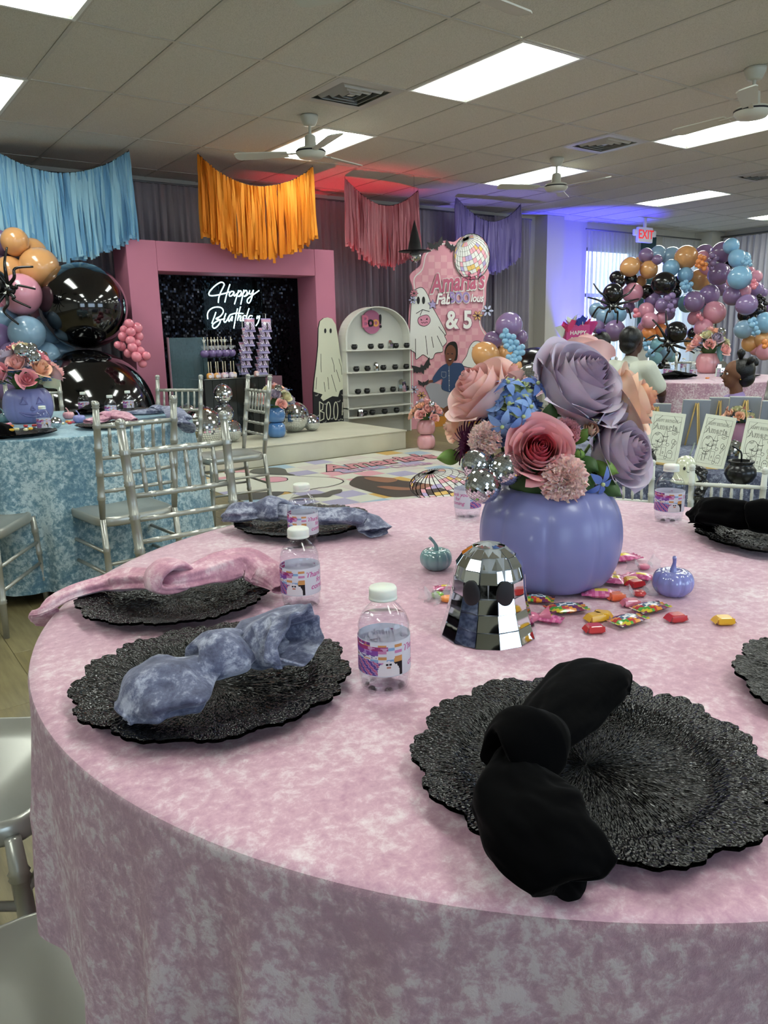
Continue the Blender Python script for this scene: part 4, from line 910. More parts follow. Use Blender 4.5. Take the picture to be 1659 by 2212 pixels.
# ================================================================== CHAIRS, TABLES, HANGING FRINGE, BALLOONS
def post_profile(mb, p, q, r, rings, n=10):
    """turned bamboo post: taper plus raised node rings"""
    p = V(p); q = V(q); d = (q-p); ln = d.length; M_ = orient(p, d)
    pr = [(r*.8, 0)]
    for t in rings: pr += [(r*.98, t*ln-.011), (r*1.22, t*ln-.007), (r*1.0, t*ln-.002), (r*1.22, t*ln+.003), (r*.98, t*ln+.008)]
    pr += [(r*.85, ln)]
    mb.lathe(pr, n, M_)
def make_chair(m, kid=False):
    """chiavari chair, sitter faces +y, origin on the floor under the seat centre"""
    out = {}
    def part(n, mb): out.setdefault(n, []).append(mb.mesh(n, m))
    for s in (-1, 1):
        b = MB(); post_profile(b, (s*.172, -.225, 0), (s*.166, -.19, .44), .0145, (.35, .7)); post_profile(b, (s*.166, -.19, .44), (s*.172, -.255, .92), .0155, (.2, .42, .64, .84))
        b.lathe([(.013, 0), (.017, .004), (.013, .009), (.0165, .014), (.0155, .024), (.008, .031), (.001, .032)], 12, orient((s*.172, -.255, .915), (0, -.1, 1))); part('back_post', b)
        b = MB(); post_profile(b, (s*.188, .2, 0), (s*.178, .18, .42), .0145, (.3, .6, .85)); part('leg', b)
    b = MB(); pts = []
    for k in range(41):
        a = 2*pi*k/40; c_, s_ = cos(a), sin(a); e = .42; x = abs(c_)**e*(1 if c_ > 0 else -1)*(.178+.022*max(0, s_)); y = abs(s_)**e*(1 if s_ > 0 else -1)*.205; pts.append((x, y))
    pts = pts[:-1]
    pr = [(1, .402), (1.02, .41), (1.02, .436), (.99, .443), (.955, .4425), (.94, .439), (.5, .441), (.02, .441)]; vs = []; fs = []
    for sc_, z in pr: vs += [V((x*sc_, y*sc_, z)) for x, y in pts]
    n = len(pts)
    for k in range(len(pr)-1): fs += [(k*n+i, k*n+(i+1)%n, (k+1)*n+(i+1)%n, (k+1)*n+i) for i in range(n)]
    fs.append(tuple(range(n-1, -1, -1))); fs.append(tuple(range((len(pr)-1)*n, len(pr)*n))); b.add(vs, fs); part('seat', b)
    yb = lambda z: -.19-(z-.44)*.14
    for z, r in ((.84, .011), (.705, .0095), (.63, .0085), (.56, .0085)):
        b = MB(); post_profile(b, (-.168, yb(z), z), (.168, yb(z), z), r, (.2, .4, .6, .8), 8); part('back_rail', b)
    for k in range(6):
        x = -.168+.336*(k+1)/7; b = MB(); post_profile(b, (x, yb(.705), .705), (x, yb(.84), .84), .0075, (.33, .7), 8); part('spindle', b)
    for s in (-1, 1):
        for z in (.2, .3):
            b = MB(); b.tube([(s*.178, -.2, z), (s*.184, .19, z)], .008, 8); part('stretcher', b)
    for y, z in ((.193, .24), (-.207, .24), (.193, .33)):
        b = MB(); b.tube([(-.18, y, z), (.18, y, z)], .008, 8); part('stretcher', b)
    return out
CHM = make_chair(SILVER); CHW = make_chair(WHITEP)
def chair(loc, face, label, meshes=CHM, s=1, group='silver chiavari chairs'):
    """face = point the sitter looks at"""
    d = V((face[0]-loc[0], face[1]-loc[1])); t = thing('chiavari_chair', label, 'chair', (loc[0], loc[1], 0), atan2(-d.x, d.y), group); t.scale = (s, s, s)
    for n, l in meshes.items():
        for me in l: link(n, me, t)
    return t
TC = (.909, .864); BC = (.95, 4.42)
chair((.905, 2.14), TC, 'silver chair on the far side of the near pink table, back posts nearest the camera')
chair((1.04, 3.5), (.95, 4.42), 'silver chair tucked under the near side of the blue table')
chair((.44, 3.6), BC, 'silver chair at the left edge of the picture by the blue table')
chair((1.84, 5.1), BC, 'silver chair behind the right rear side of the blue table')
chair((2.12, 4.7), (.9, 4.75), 'silver chair seen from the side between blue table and floor mat')
chair((1.15, 5.55), BC, 'silver chair behind the blue table in front of the black balloons')
chair((.10, 1.46), TC, 'silver chair at the left of the pink table, only its seat in view')
chair((-.02, .80), TC, 'nearest silver chair seat at the bottom left corner')

# table cloths -------------------------------------------------------------
def cloth_table(c, R, ztop, zhem, m, name_l, folds, amp, flare=.1, seed=0, group=None, nth=360, bend=.03, crease=False):
    t = thing('round_table', 'round folding table hidden under the '+name_l, 'table', (c[0], c[1], 0), 0, group)
    wood = mat('table_wood', '8d7756', .6)
    b = MB(); b.lathe([(R-.02, ztop-.028), (R-.008, ztop-.026), (R-.008, ztop-.008), (R-.02, ztop-.006)], 48); b.build('tabletop', wood, t)
    for k in range(4):
        a = pi/4+k*pi/2; b = MB(); b.tube([(cos(a)*R*.6, sin(a)*R*.6, 0), (cos(a)*R*.6, sin(a)*R*.6, ztop-.03)], .014, 8); b.build('leg', SILVER, t)
    b = MB(); nv = 44; ntop = 14
    def fn(u, v):
        a = 2*pi*u
        if v <= .3:
            k = v/.3; r = (R)*k; return (cos(a)*r, sin(a)*r, ztop+.0006)
        k = (v-.3)/.7; drop = (ztop-zhem)
        if k < .06:
            q = k/.06*pi/2; r = R+.006*sin(q); z = ztop-.008*(1-cos(q))
        else:
            kk = (k-.06)/.94; ph = folds*a+2.2*noise.noise(V((cos(a)*1.6+seed, sin(a)*1.6, 0)))*2
            e = min(1, kk*1.6)**1.15; w = sin(ph)+.35*sin(2.1*ph+1.3+kk*1.5); w = w*(.75+.9*noise.noise(V((cos(a)*3, sin(a)*3, seed+kk))))
            r = R+.006+flare*e*.8+amp*e*w+.006*e*noise.noise(V((a*6, kk*5, seed))); z = ztop-.008-(drop-.008)*kk; r += .0025*math.exp(-((z-.605)/.004)**2) if crease else 0
        return (cos(a)*r, sin(a)*r, z)
    b.grid(fn, nth, nv, True); o = b.build('tablecloth', m); o.location = (c[0], c[1], 0); return t, o
velP = velvet('pink_velvet', 'd0a6b6', 'eadade', 'b98ba0', .7, 2.5, .8, .8, hang=True)
velB = velvet('blue_velvet', '86a9b9', 'c8dde2', '5d879f', .75, 1.5, .7, .5, hang=True)
_, o = cloth_table(BC, .765, .762, .06, velB, 'blue velvet cloth', 24, .022, .07, 3); tag(o, 'light blue crushed velvet tablecloth hanging to the floor at left', 'tablecloth', 'velvet tablecloths')

# blue table setting ---------------------------------------------------------
def charger_mesh(R=.165):
    b = MB(); nu, nv = 420, 40
    def fn(u, v):
        a = 2*pi*u; t = v
        edge = R*(.865+.080*abs(sin(a*6.5+.5*sin(a*2)))**.6+.030*abs(sin(a*23+1.3*sin(a*3)))**.7+.012*noise.noise(V((cos(a)*2.5, sin(a)*2.5, 4))))
        r = edge*(t+.0005)
        x = r/R; z = .006+(.0 if x < .62 else (.010*(min(1, (x-.62)/.10))**1.5+.006*max(0, x-.72)/.28))
        z += .0016*noise.noise(V((a*26+2*sin(a), r*60, 0)))*min(1, x*4)+.001*noise.noise(V((cos(a)*r*500, sin(a)*r*500, 3)))+.0035*sin(a*5+1)*max(0, x-.7)
        return (cos(a)*r, sin(a)*r, z)
    b.grid(fn, nu, nv, True)
    def fn2(u, v):
        x, y, z = fn(u, 1); k = v; a = 2*pi*u; rr = sqrt(x*x+y*y); r2 = rr*(1-.45*k)
        return (cos(a)*r2, sin(a)*r2, (z-.004)*(1-k)**1.2)
    b.grid(lambda u, v: fn2(1-u, v), 210, 6, True); return b
CHARG = mat('charger_black', '040405', .2, spec=.6, bump=(900, .6, .002, I1))
nt = CHARG.node_tree; N = nt.nodes; K = nt.links.new          # rope-like relief running outwards from the middle
tc = N.new('ShaderNodeTexCoord'); sx = N.new('ShaderNodeSeparateXYZ'); K(tc.outputs['Object'], sx.inputs[0])
at_ = N.new('ShaderNodeMath'); at_.operation = 'ARCTAN2'; K(sx.outputs[1], at_.inputs[0]); K(sx.outputs[0], at_.inputs[1])
ln_ = N.new('ShaderNodeVectorMath'); ln_.operation = 'LENGTH'; K(tc.outputs['Object'], ln_.inputs[0])
cb = N.new('ShaderNodeCombineXYZ'); ml = N.new('ShaderNodeMath'); ml.operation = 'MULTIPLY'; K(at_.outputs[0], ml.inputs[0]); ml.inputs[1].default_value = 34
ml2 = N.new('ShaderNodeMath'); ml2.operation = 'MULTIPLY'; K(ln_.outputs['Value'], ml2.inputs[0]); ml2.inputs[1].default_value = 130
K(ml.outputs[0], cb.inputs[0]); K(ml2.outputs[0], cb.inputs[1])
vo = N.new('ShaderNodeTexVoronoi'); vo.inputs['Scale'].default_value = 1.6; K(cb.outputs[0], vo.inputs['Vector'])
bp = [n for n in N if n.type == 'BUMP'][0]; K(vo.outputs['Distance'], bp.inputs['Height']); bp.inputs['Strength'].default_value = .9; bp.inputs['Distance'].default_value = .003
CHM_ = charger_mesh().mesh('charger', CHARG)
def charger(x, y, z, rz, label, group='black charger plates', s=1):
    o = link('charger_plate', CHM_, loc=(x, y, z), rz=rz); o.scale = (s, s, s); return tag(o, label, 'plate', group)
# knotted napkin: one swept cloth with gathered knot and open ends
def napkin(path, ws, hs, m, label, group=None, knot=.5, kr=.03, nf=7, seed=0, openends=(1, 1), ns=110, nr=72, name='napkin', kw=.028, corner=.45):
    """path: world points; ws/hs half-widths / half-heights along it; pleats run lengthwise and gather at the knot"""
    C = catmull([V(p) for p in path], 14); n = len(C)-1
    def samp(L_, t): f = t*(len(L_)-1); i = min(int(f), len(L_)-2); k = f-i; k = k*k*(3-2*k) if isinstance(L_[0], (int, float)) else k; return L_[i]*(1-k)+L_[i+1]*k
    b = MB(); rings = []
    for j in range(ns+1):
        t = j/ns; f = t*n; i = min(int(f), n-1); p = C[i]*(1-(f-i))+C[i+1]*(f-i); tg_ = (C[min(i+1, n)]-C[max(i-1, 0)]).normalized()
        sd = tg_.cross(V((0, 0, 1))); sd = sd.normalized() if sd.length > 1e-3 else V((1,0,0)); u_ = sd.cross(tg_)
        w = samp(ws, t); h = samp(hs, t); rings.append((t, p, tg_, sd, u_, w, h))
    def pt(t, p, sd, u_, w, h, a, k=1):
        tdir = u_.cross(sd)*-1
        pinch = math.exp(-((t-knot)/.10)**2)
        fo = .09+.08*noise.noise(V((seed, t*3, 1)))+.05*pinch; w = w*(1-.28*pinch); h = h*(1-.2*pinch)
        pl = fo*(1-2*abs(sin((nf*a+5*t+seed+1.8*sin(a+t*4))/2)))+.09*noise.noise(V((cos(a)*1.5+seed, sin(a)*1.5, t*5)))*2+.03*noise.noise(V((cos(a)*4+seed, sin(a)*4, t*16)))*2
        rr = (1+pl)*k; c_, s_ = cos(a), sin(a); s2 = s_ if s_ > 0 else s_*.55
        return p+sd*(w*rr*c_)+u_*(h*rr*s2)+tdir*(abs(c_)**3*corner*w*(max(0, (t-.88)/.12)-max(0, (.12-t)/.12)))
    vs = []; R_ = []
    # start end cuff folded inwards, body, end cuff
    def endrings(e, first):
        t, p, tg_, sd, u_, w, h = rings[0 if first else -1]; dr = tg_ if first else -tg_; o_ = []
        for k, (sc_, off) in enumerate(((1.0, -.002), (.93, -.003), (.86, .004), (.75, .016), (.55, .024*e), (.42, .012*e), (.25, .02*e), (.05, .03*e))): o_.append((t, p+dr*off, sd, u_, w, h, sc_))
        return o_
    s0 = endrings(openends[0], True)[::-1]; s1 = endrings(openends[1], False)
    seq_ = [q for q in s0]+[(t, p, sd, u_, w, h, 1) for t, p, tg_, sd, u_, w, h in rings]+s1
    for (t, p, sd, u_, w, h, k) in seq_:
        for i in range(nr): vs.append(pt(t, p, sd, u_, w, h, 2*pi*i/nr, k))
    m_ = len(seq_); fs = [(k*nr+i, k*nr+(i+1)%nr, (k+1)*nr+(i+1)%nr, (k+1)*nr+i) for k in range(m_-1) for i in range(nr)]
    b.add(vs, fs)
    if kr:
        t, p, tg_, sd, u_, w, h = min(rings, key=lambda q: abs(q[0]-knot)); rv = []; nn = 56; tw = 20
        ax = (tg_+sd*.35).normalized(); e1 = sd-ax*sd.dot(ax); e1.normalize(); e2 = e1.cross(ax)*-1
        if e2.z < 0: e2 = -e2
        for i in range(nn):
            a = 2*pi*i/nn; cen = p+e1*(cos(a)*w*.98)+e2*(sin(a)*(h*1.12 if sin(a) > 0 else h*.5)+h*.1); rd = (e1*cos(a)+e2*sin(a))
            for q in range(tw):
                g = 2*pi*q/tw; r_ = kr*(.9+.12*sin(3*g+2*a)+.1*noise.noise(V((a*2, g, seed))))
                rv.append(cen+rd*(r_*.5*cos(g))+ax*(kw*(1+.2*sin(2*a+seed))*sin(g)*(1+.15*sin(4*g+a))))
        b.add(rv, [(i*tw+q, i*tw+(q+1)%tw, ((i+1)%nn)*tw+(q+1)%tw, ((i+1)%nn)*tw+q) for i in range(nn) for q in range(tw)])
    return tag(b.build(name, m), label, 'napkin', group)
NAPG = velvet('napkin_grey_velvet', '666a82', 'b0b4c6', '474a60', .6, 1.1, .8, .35)
NAPP = velvet('napkin_pink_velvet', 'd09aac', 'eccfd6', 'b57f93', .6, 1.1, .8, .35)
NAPK = mat('napkin_black_velvet', '010102', .85, sheen=.03, spec=.05, bump=(12, .3, .01, I1))
# bottles -------------------------------------------------------------------
PET = mat('bottle_plastic', 'ffffff', .03, trans=1, ior=1.06, spec=1.0); WATER = mat('water', 'dde4f2', .0, trans=1, ior=1.015)

def thin(m, tint, g):
    nt = m.node_tree; N = nt.nodes; K = nt.links.new; t_ = N.new('ShaderNodeBsdfTransparent'); t_.inputs[0].default_value = (*tint, 1); gl = N.new('ShaderNodeBsdfGlossy'); gl.inputs['Roughness'].default_value = .04
    fr = N.new('ShaderNodeFresnel'); fr.inputs[0].default_value = g; mx = N.new('ShaderNodeMixShader'); ge = N.new('ShaderNodeNewGeometry'); sb = N.new('ShaderNodeMath'); sb.operation = 'SUBTRACT'; sb.inputs[0].default_value = 1; K(ge.outputs['Backfacing'], sb.inputs[1]); mu = N.new('ShaderNodeMath'); mu.operation = 'MULTIPLY'; K(sb.outputs[0], mu.inputs[0]); K(fr.outputs[0], mu.inputs[1]); K(mu.outputs[0], mx.inputs[0]); K(t_.outputs[0], mx.inputs[1]); K(gl.outputs[0], mx.inputs[2]); K(mx.outputs[0], N['Material Output'].inputs[0])
thin(PET, (.98, .985, .99), 1.55); thin(WATER, (.93, .95, .98), 1.15)
CAPM_ = mat('bottle_cap', 'dfe3da', .4, sss=.2); LABM = attr_mat('label_print', .35)
nt = LABM.node_tree; tr_ = nt.nodes.new('ShaderNodeBsdfTranslucent'); nt.links.new([n for n in nt.nodes if n.type == 'ATTRIBUTE'][0].outputs['Color'], tr_.inputs[0]); mx_ = nt.nodes.new('ShaderNodeMixShader'); mx_.inputs[0].default_value = .4
nt.links.new(nt.nodes['Principled BSDF'].outputs[0], mx_.inputs[1]); nt.links.new(tr_.outputs[0], mx_.inputs[2]); nt.links.new(mx_.outputs[0], nt.nodes['Material Output'].inputs[0])
prof = [(.024, .002), (.0285, .004), (.0305, .012), (.0310, .022), (.0312, .028), (.0312, .078), (.0305, .084), (.0312, .088), (.030, .094), (.026, .104), (.020, .112), (.0145, .118), (.0125, .121), (.0125, .124)]
b = MB(); b.lathe(prof, 40, fr=lambda a, k: 1-(.05*(1-abs(sin(3.5*a)))**2 if k < .2 else 0), cap=True)
for k in range(7):
    a = k*2*pi/7+.2; b.sphere((cos(a)*.024, sin(a)*.024, .0055), .0055, 8, 6)
BOTM = b.mesh('shell', PET)
b = MB(); b.lathe([(.022, .004), (.0275, .007), (.030, .022), (.0305, .03), (.0305, .078), (.0297, .084), (.0303, .088), (.028, .096), (.0255, .1005), (.001, .1005)], 32); WATM = b.mesh('water', WATER)
b = MB(); b.lathe([(.0105, .1235), (.0172, .1235), (.0172, .1255), (.0162, .1265), (.0168, .128), (.0168, .137), (.0155, .1395), (.001, .1396)], 36, fr=lambda a, k: 1+.012*sin(30*a)); CPM = b.mesh('cap', CAPM_)
def labcol(u, v):
    # u round the bottle 0..1 ; picture half 0..0.42, white half with script
    if v < .03 or v > .97: return 'd8dbe6'
    if u < .40:
        x = u/.40; y = v
        if y < .52:      # disco ball dome + ghost
            gx, gy = (x-.78)/.22, (y-.22)/.26
            if abs(gx) < .75*(1-.45*max(0, gy)) and -1 < gy < .55 or gx*gx+(gy-.5)**2 < .18:
                if (abs(gx+.12) < .07 or abs(gx-.12) < .07) and .45 < gy < .68: return '1c1a20'
                if abs(gx) < .12 and .15 < gy < .3: return 'c58a78'
                return 'ece9ee'
            if x > .86: return '1d1b21' if y < .42 else 'd9a060'
            if (x-.35)**2*1.1+(y-.0)**2*1.4 < .24*1.3:
                k = (int(x*26-y*9)+int(y*30+x*9)) % 5; return ('5b4391', 'a98fc6', 'b55a82', 'd08ab0', '6f5aa8')[k]
        if y > .9 and x < .5: return '7b3f86' if int(x*30) % 3 else 'c2668f'
        if .74 < y < .86 and x < .78: return 'a8407a' if noise.noise(V((x*9, y*14, 2))) > -.25 else 'd3a2c8'
        if .62 < y < .74 and .1 < x < .62: return '8a52a8' if noise.noise(V((x*11, y*10, 5))) > -.3 else 'b893cf'
        if .52 < y < .6 and x < .6: return 'e4dfee' if noise.noise(V((x*12, y*20, 8))) > -.1 else '6a5d9a'
        i, j = int(x*8), int(y*12)
        return ('e3e2ec', ('d79a62', '8fb4dc', 'd18ab8', 'e3e2ec')[(i*2+j) % 4])[(i+j) % 2]
    return 'dfe0ea'
b = MB(); LR = .03165
LABME = []
def lab_fn(u, v): a = 2*pi*u; return (cos(a)*LR, sin(a)*LR, .0285+.0475*v)
o_ = print_grid('label', lab_fn, 200, 36, labcol, LABM); LABMESH = o_.data; bpy.data.objects.remove(o_)
b = MB()
for tx_, z, u0 in [(a_, b_, c_) for c_ in (.54, .84) for a_, b_ in (('Thank you', .064), ('for', .053), ('coming', .042))]:
    me = text_mesh(tx_, .0125, INK, 0, .0002, .25)
    for v_ in me.vertices:
        pass
    vs = [(lambda a: (cos(a)*(LR+.0002), sin(a)*(LR+.0002), z+v_.co.y))(2*pi*u0+v_.co.x/LR) for v_ in me.vertices]; b.smooth = False; b.add(vs, [tuple(p.vertices) for p in me.polygons])
LABT = b.mesh('lettering', mat('label_pink', 'c2509a', .4))
def bottle(x, y, z, label, rz, group='small water bottles with party labels'):
    t = thing('water_bottle', label, 'bottle', (x, y, z), rz, group); t.scale = (1, 1, .915); link('shell', BOTM, t); link('water', WATM, t); link('cap', CPM, t); l = link('label', LABMESH, t); link('lettering', LABT, l); return t
def facecam(x, y): return atan2(-y, -x)
# things on the blue table
TZ = .7635
def on(px, py, z=TZ): return atz(px, py, z)
for px, py, lb in ((97,935,'front water bottle on the blue table in front of the lavender pumpkin'), (183,893,'water bottle on the blue table behind the chair post'), (241,903,'water bottle on the blue table behind the pink napkin'), (279,890,'rightmost water bottle on the blue table'), (22,897,'water bottle at the far left behind the lavender pumpkin')):
    p = on(px, py); bottle(p.x, p.y, TZ, lb, facecam(p.x, p.y)-1.9)
p = on(235, 918, .775); charger(p.x, p.y, TZ, .3, 'black charger under the pink napkin on the blue table')
q = [atz(x, y, .80) for x, y in ((185, 912), (215, 908), (245, 902), (292, 908))]
napkin([q[0], q[1], q[2]+V((0,0,.01)), q[3]], [.03, .045, .035, .05, .02], [.012, .022, .02, .03, .01], NAPP, 'pink velvet napkin tied in a knot on the blue table', knot=.5, kr=.02, ns=60, nr=48)
p = on(330, 885, .775); charger(p.x-.05, p.y-.05, TZ, 1.3, 'black charger under the grey napkin at the right of the blue table')
q = [atz(x, y, .80) for x, y in ((275, 893), (320, 890), (365, 885))]; e_ = atz(400, 900, .80)
napkin([q[0], q[1], q[2], e_-V((.04,.02,0)), V((e_.x+.02, e_.y, .72))], [.03, .05, .05, .06, .04], [.01, .02, .02, .02, .012], NAPG, 'grey velvet napkin trailing over the right edge of the blue table', knot=.35, kr=.02, ns=60, nr=48)
p = on(45, 936, .775); charger(p.x, p.y, TZ, 2.3, 'black charger with sweets at the left front of the blue table')
q = atz(0, 925, .8)
napkin([q+V((-.1,.1,0)), q+V((-.03,.0,.01)), q+V((.0,-.07,-.0)), q+V((.015,-.115,-.06)), q+V((.02,-.11,-.14))], [.04, .04, .045, .04, .035], [.015, .02, .02, .012, .008], NAPK, 'black napkin hanging over the front left edge of the blue table', knot=.2, kr=.015, ns=60, nr=48)
p = on(205, 885, .775); 
q = [atz(x, y, .80) for x, y in ((178, 888), (200, 880), (216, 874))]
napkin([q[0], q[1], q[2]], [.03, .04, .03], [.012, .025, .012], NAPK, 'black napkin between the bottles on the blue table', knot=.5, kr=0, ns=40, nr=40)
charger(q[1].x, q[1].y+.02, TZ, .9, 'black charger between the bottles at the back of the blue table')
PVG = mat('pumpkin_lavender', '7679aa', .34, spec=.4, coat=.15)
def pumpkin_vase(loc, R, H, m, label, ribs=9, face=None, rz=0, depth=.035):
    t = thing('pumpkin_vase', label, 'vase', loc, rz); b = MB()
    pr = [(.60*R, 0), (.66*R, .01*H), (.80*R, .06*H), (.93*R, .2*H), (.995*R, .4*H), (R, .56*H), (.965*R, .72*H), (.9*R, .84*H), (.80*R, .935*H), (.70*R, .985*H), (.62*R, H), (.60*R, .99*H), (.60*R, .9*H), (.7*R, .7*H), (.7*R, .2*H), (.01, .15*H)]
    pp = catmull([V((a, 0, c)) for a, c in pr], 3); pr2 = [(max(p.x, .0005), p.z) for p in pp]
    b.lathe(pr2, 144, fr=lambda a, k: 1-depth*(1-abs(sin(ribs*a/2)))**3.0*(1 if k < .8 else 0)); b.build('body', m, t)
    if face:
        fm_ = mat('pumpkin_face_line', '6b6b9c', .5)
        for s_, closed in (('-.33,.60 -.22,.78 -.10,.58', 1), ('.18,.58 .30,.76 .42,.60', 1), ('-.02,.42 .05,.52 .12,.41', 1), ('-.38,.36 -.2,.25 .05,.21 .3,.25 .48,.36 .3,.33 .05,.29 -.2,.32', 1)):
            pts = [tuple(map(float, q_.split(','))) for q_ in s_.split()]; v3 = []
            for x, z in pts+[pts[0]]: a = x*1.25; v3.append(V((cos(a)*R*1.0, sin(a)*R*1.0, z*H)))
            sub = []
            for i in range(len(v3)-1):
                for k in range(5): w_ = v3[i].lerp(v3[i+1], k/5); z = w_.z; rr = R*(1.0-.12*abs(z/H-.52)**1.2*1.2)*1.0; w2 = V((w_.x, w_.y, 0)).normalized()*rr; sub.append((w2.x, w2.y, z))
            q_ = MB(); q_.tube(sub, .004*R/.12, 5, closed=True); q_.build('carved_outline', fm_, t)
    return t
c = on(73, 915); Dn = (c-V((0,0,CZ))).dot(fwd); r_ = pxr(51, Dn)
pumpkin_vase((c.x, c.y+.08, TZ), r_, r_*1.45, PVG, 'lavender jack-o-lantern pumpkin vase on the blue table', face=True, rz=facecam(c.x, c.y)+.1)
bouquet((c.x, c.y+.08, TZ+r_*1.4), r_*2.6, r_*2.3, 'rose bouquet in the lavender jack-o-lantern vase', 8, balls=2, cols=('peachpink', 'rose', 'cream', 'peach', 'lav', 'rose', 'peachpink'))
ball_px(69, 752, 11, c.y+.0, 'top mirror ball above the jack-o-lantern bouquet', rows=14); ball_px(72, 773, 16, c.y-.03, 'middle mirror ball above the jack-o-lantern bouquet', rows=14)
def mini_pumpkin(loc, R, m, label, ribs=9, lean=(.35, .1)):
    t = thing('mini_pumpkin', label, 'pumpkin', loc, 0, 'small ceramic pumpkins'); b = MB()
    pr = [(.3*R, .0), (.6*R, .03*R), (.9*R, .3*R), (R, .62*R), (.97*R, .9*R), (.8*R, 1.18*R), (.5*R, 1.27*R), (.2*R, 1.2*R), (.05*R, 1.14*R)]
    b.lathe([(p.x, p.z) for p in catmull([V((a, 0, c)) for a, c in pr], 4)], 72, fr=lambda a, k: 1-.09*(1-abs(sin(ribs*a/2)))**2.2); b.build('body', m, t)
    b = MB(); b.tube(catmull([(0, 0, 1.1*R), (0, 0, 1.45*R), (-.12*R*lean[0]*3, lean[1]*R, 1.75*R), (-.33*R*lean[0]*3, lean[1]*R*2, 2.02*R)], 5), R*.1, 9, rfun=lambda k: R*(.2-.12*min(1, k*2)+.02*k)); b.build('stem', m, t); return t
for px, py, r, cl, lb in ((10, 912, 15, 'teal_glaze', 'teal mini pumpkin at the far left of the blue table'), (149, 905, 12, 'pink_gloss', 'pink mini pumpkin behind the lavender one on the blue table'), (172, 913, 13, 'lav_glaze', 'lavender mini pumpkin on the blue table beside the pink one')):
    c2 = on(px, py); m_ = mat(cl, {'teal_glaze': '7aa0a3', 'lav_glaze': '8386c2'}.get(cl, 'd79aa0'), .15, coat=1); D = (c2-V((0,0,CZ))).dot(fwd); mini_pumpkin((c2.x, c2.y, TZ), pxr(r, D), m_, lb)
c2 = on(122, 925); mirror_ball((c2.x, c2.y, TZ+.028), .028, 14, 'small mirror ball lying beside the bottle on the blue table')
sweetm = [mat('sweet_'+k, v, .3, coat=.5) for k, v in (('pink', 'cf6f8c'), ('yellow', 'e6b53c'), ('orange', 'e0893a'), ('red', 'c43c3c'), ('cream', 'ddd7ac'))]
for i in range(16):
    px, py = (random.uniform(0, 80), random.uniform(918, 932)) if i < 11 else (random.uniform(135, 160), random.uniform(912, 918)); c2 = on(px, py, .79 if i < 11 else TZ)
    q_ = MB(); q_.bbox((-.011, -.008, 0), (.011, .008, .012), .003); o = q_.build('wrapped_sweet', sweetm[i % 5]); o.location = (c2.x, c2.y, c2.z); o.rotation_euler = (0, 0, i); tag(o, ('pink', 'yellow', 'orange', 'red', 'cream')[i % 5]+(' wrapped sweet heaped on the blue table charger' if i < 11 else ' wrapped sweet lying by the mini pumpkins on the blue table'), 'sweet', 'sweets on the blue table')

# hanging tissue fringe garlands ---------------------------------------------
def strip_mesh(m, seed, w=.028):
    b = MB(); ph = seed*1.7
    def fn(u, v):
        a = .7*sin(ph+v*2.5)+.35*sin(ph*2+v*6); s = (u-.5)*w*(.5+.5*min(1, v*6)); off = .012*sin(ph+v*3.2); return (s*cos(a)+off, s*sin(a)+.006*sin(5*v+ph), -v)
    b.grid(fn, 3, 12); b.smooth = True; return b.mesh('tissue_strip', m)
def fringe(pxl, cols, label, Ls, n=120, layers=2, wl=.030):
    """pxl = world points along the sagging cord; Ls = strip length fraction along it"""
    t = thing('tissue_garland', label, 'garland', (0, 0, 0), 0, 'hanging tissue fringe garlands'); C = catmull(pxl, 16); tot = len(C)-1
    b = MB(); b.tube([p+V((0,0,.003)) for p in C], .004, 6); 
    b.tube([C[0], V((C[0].x, C[0].y, CEIL))], .0025, 4); b.tube([C[-1], V((C[-1].x, C[-1].y, CEIL))], .0025, 4); b.build('cord', INK, t)
    ms = [strip_mesh(cols[s % len(cols)], s, wl) for s in range(8)]; k = 0
    for l_ in range(layers):
        for i in range(n):
            f = (i+.5*l_+random.uniform(-.2, .2))/n*tot; f = max(0, min(tot-.001, f)); q = int(f); p = C[q].lerp(C[q+1], f-q); u = f/tot
            ln = (Ls[0]*(1-u)+Ls[1]*u)*random.gauss(1, .035); o = link('tissue_strip', ms[random.randrange(8)], t, (p.x, p.y+.012*(l_-.5)*2, p.z)); o.scale = (1, 1, ln); o.rotation_euler = (random.gauss(0, .02), random.gauss(0, .02), random.uniform(-.5, .5)); k += 1
def cordpts(Y0, Y1, pts):
    n = len(pts)-1; return [aty(x, y, Y0+(Y1-Y0)*i/n) for i, (x, y) in enumerate(pts)]
def tis(n, *c): return [mat('tissue_%s_%d' % (n, i), x, .8, sheen=.1) for i, x in enumerate(c)]
def thn(mats_):
    for m in mats_:
        nt = m.node_tree; tr = nt.nodes.new('ShaderNodeBsdfTranslucent'); tr.inputs[0].default_value = m.node_tree.nodes['Principled BSDF'].inputs['Base Color'].default_value; x = nt.nodes.new('ShaderNodeMixShader'); x.inputs[0].default_value = .35
        nt.links.new(nt.nodes['Principled BSDF'].outputs[0], x.inputs[1]); nt.links.new(tr.outputs[0], x.inputs[2]); nt.links.new(x.outputs[0], nt.nodes['Material Output'].inputs[0])
    return mats_
fringe(cordpts(8.3, 7.95, [(-95,300),(-50,318),(0,333),(60,360),(125,374),(190,368),(240,350),(278,327)]), thn(tis('blue', '98cbe8', '84bcdf', 'b0def0')), 'light blue tissue fringe garland hanging at upper left', (.76, .76), 150, 2, .036)
fringe(cordpts(7.72, 7.66, [(428,334),(470,370),(520,395),(565,403),(615,395),(650,380),(675,361)]), thn(tis('orange', 'e08a1c', 'd47c12', 'ea9a30')), 'orange tissue fringe garland hanging above the pink arch', (.71, .71), 105, 2, .036)
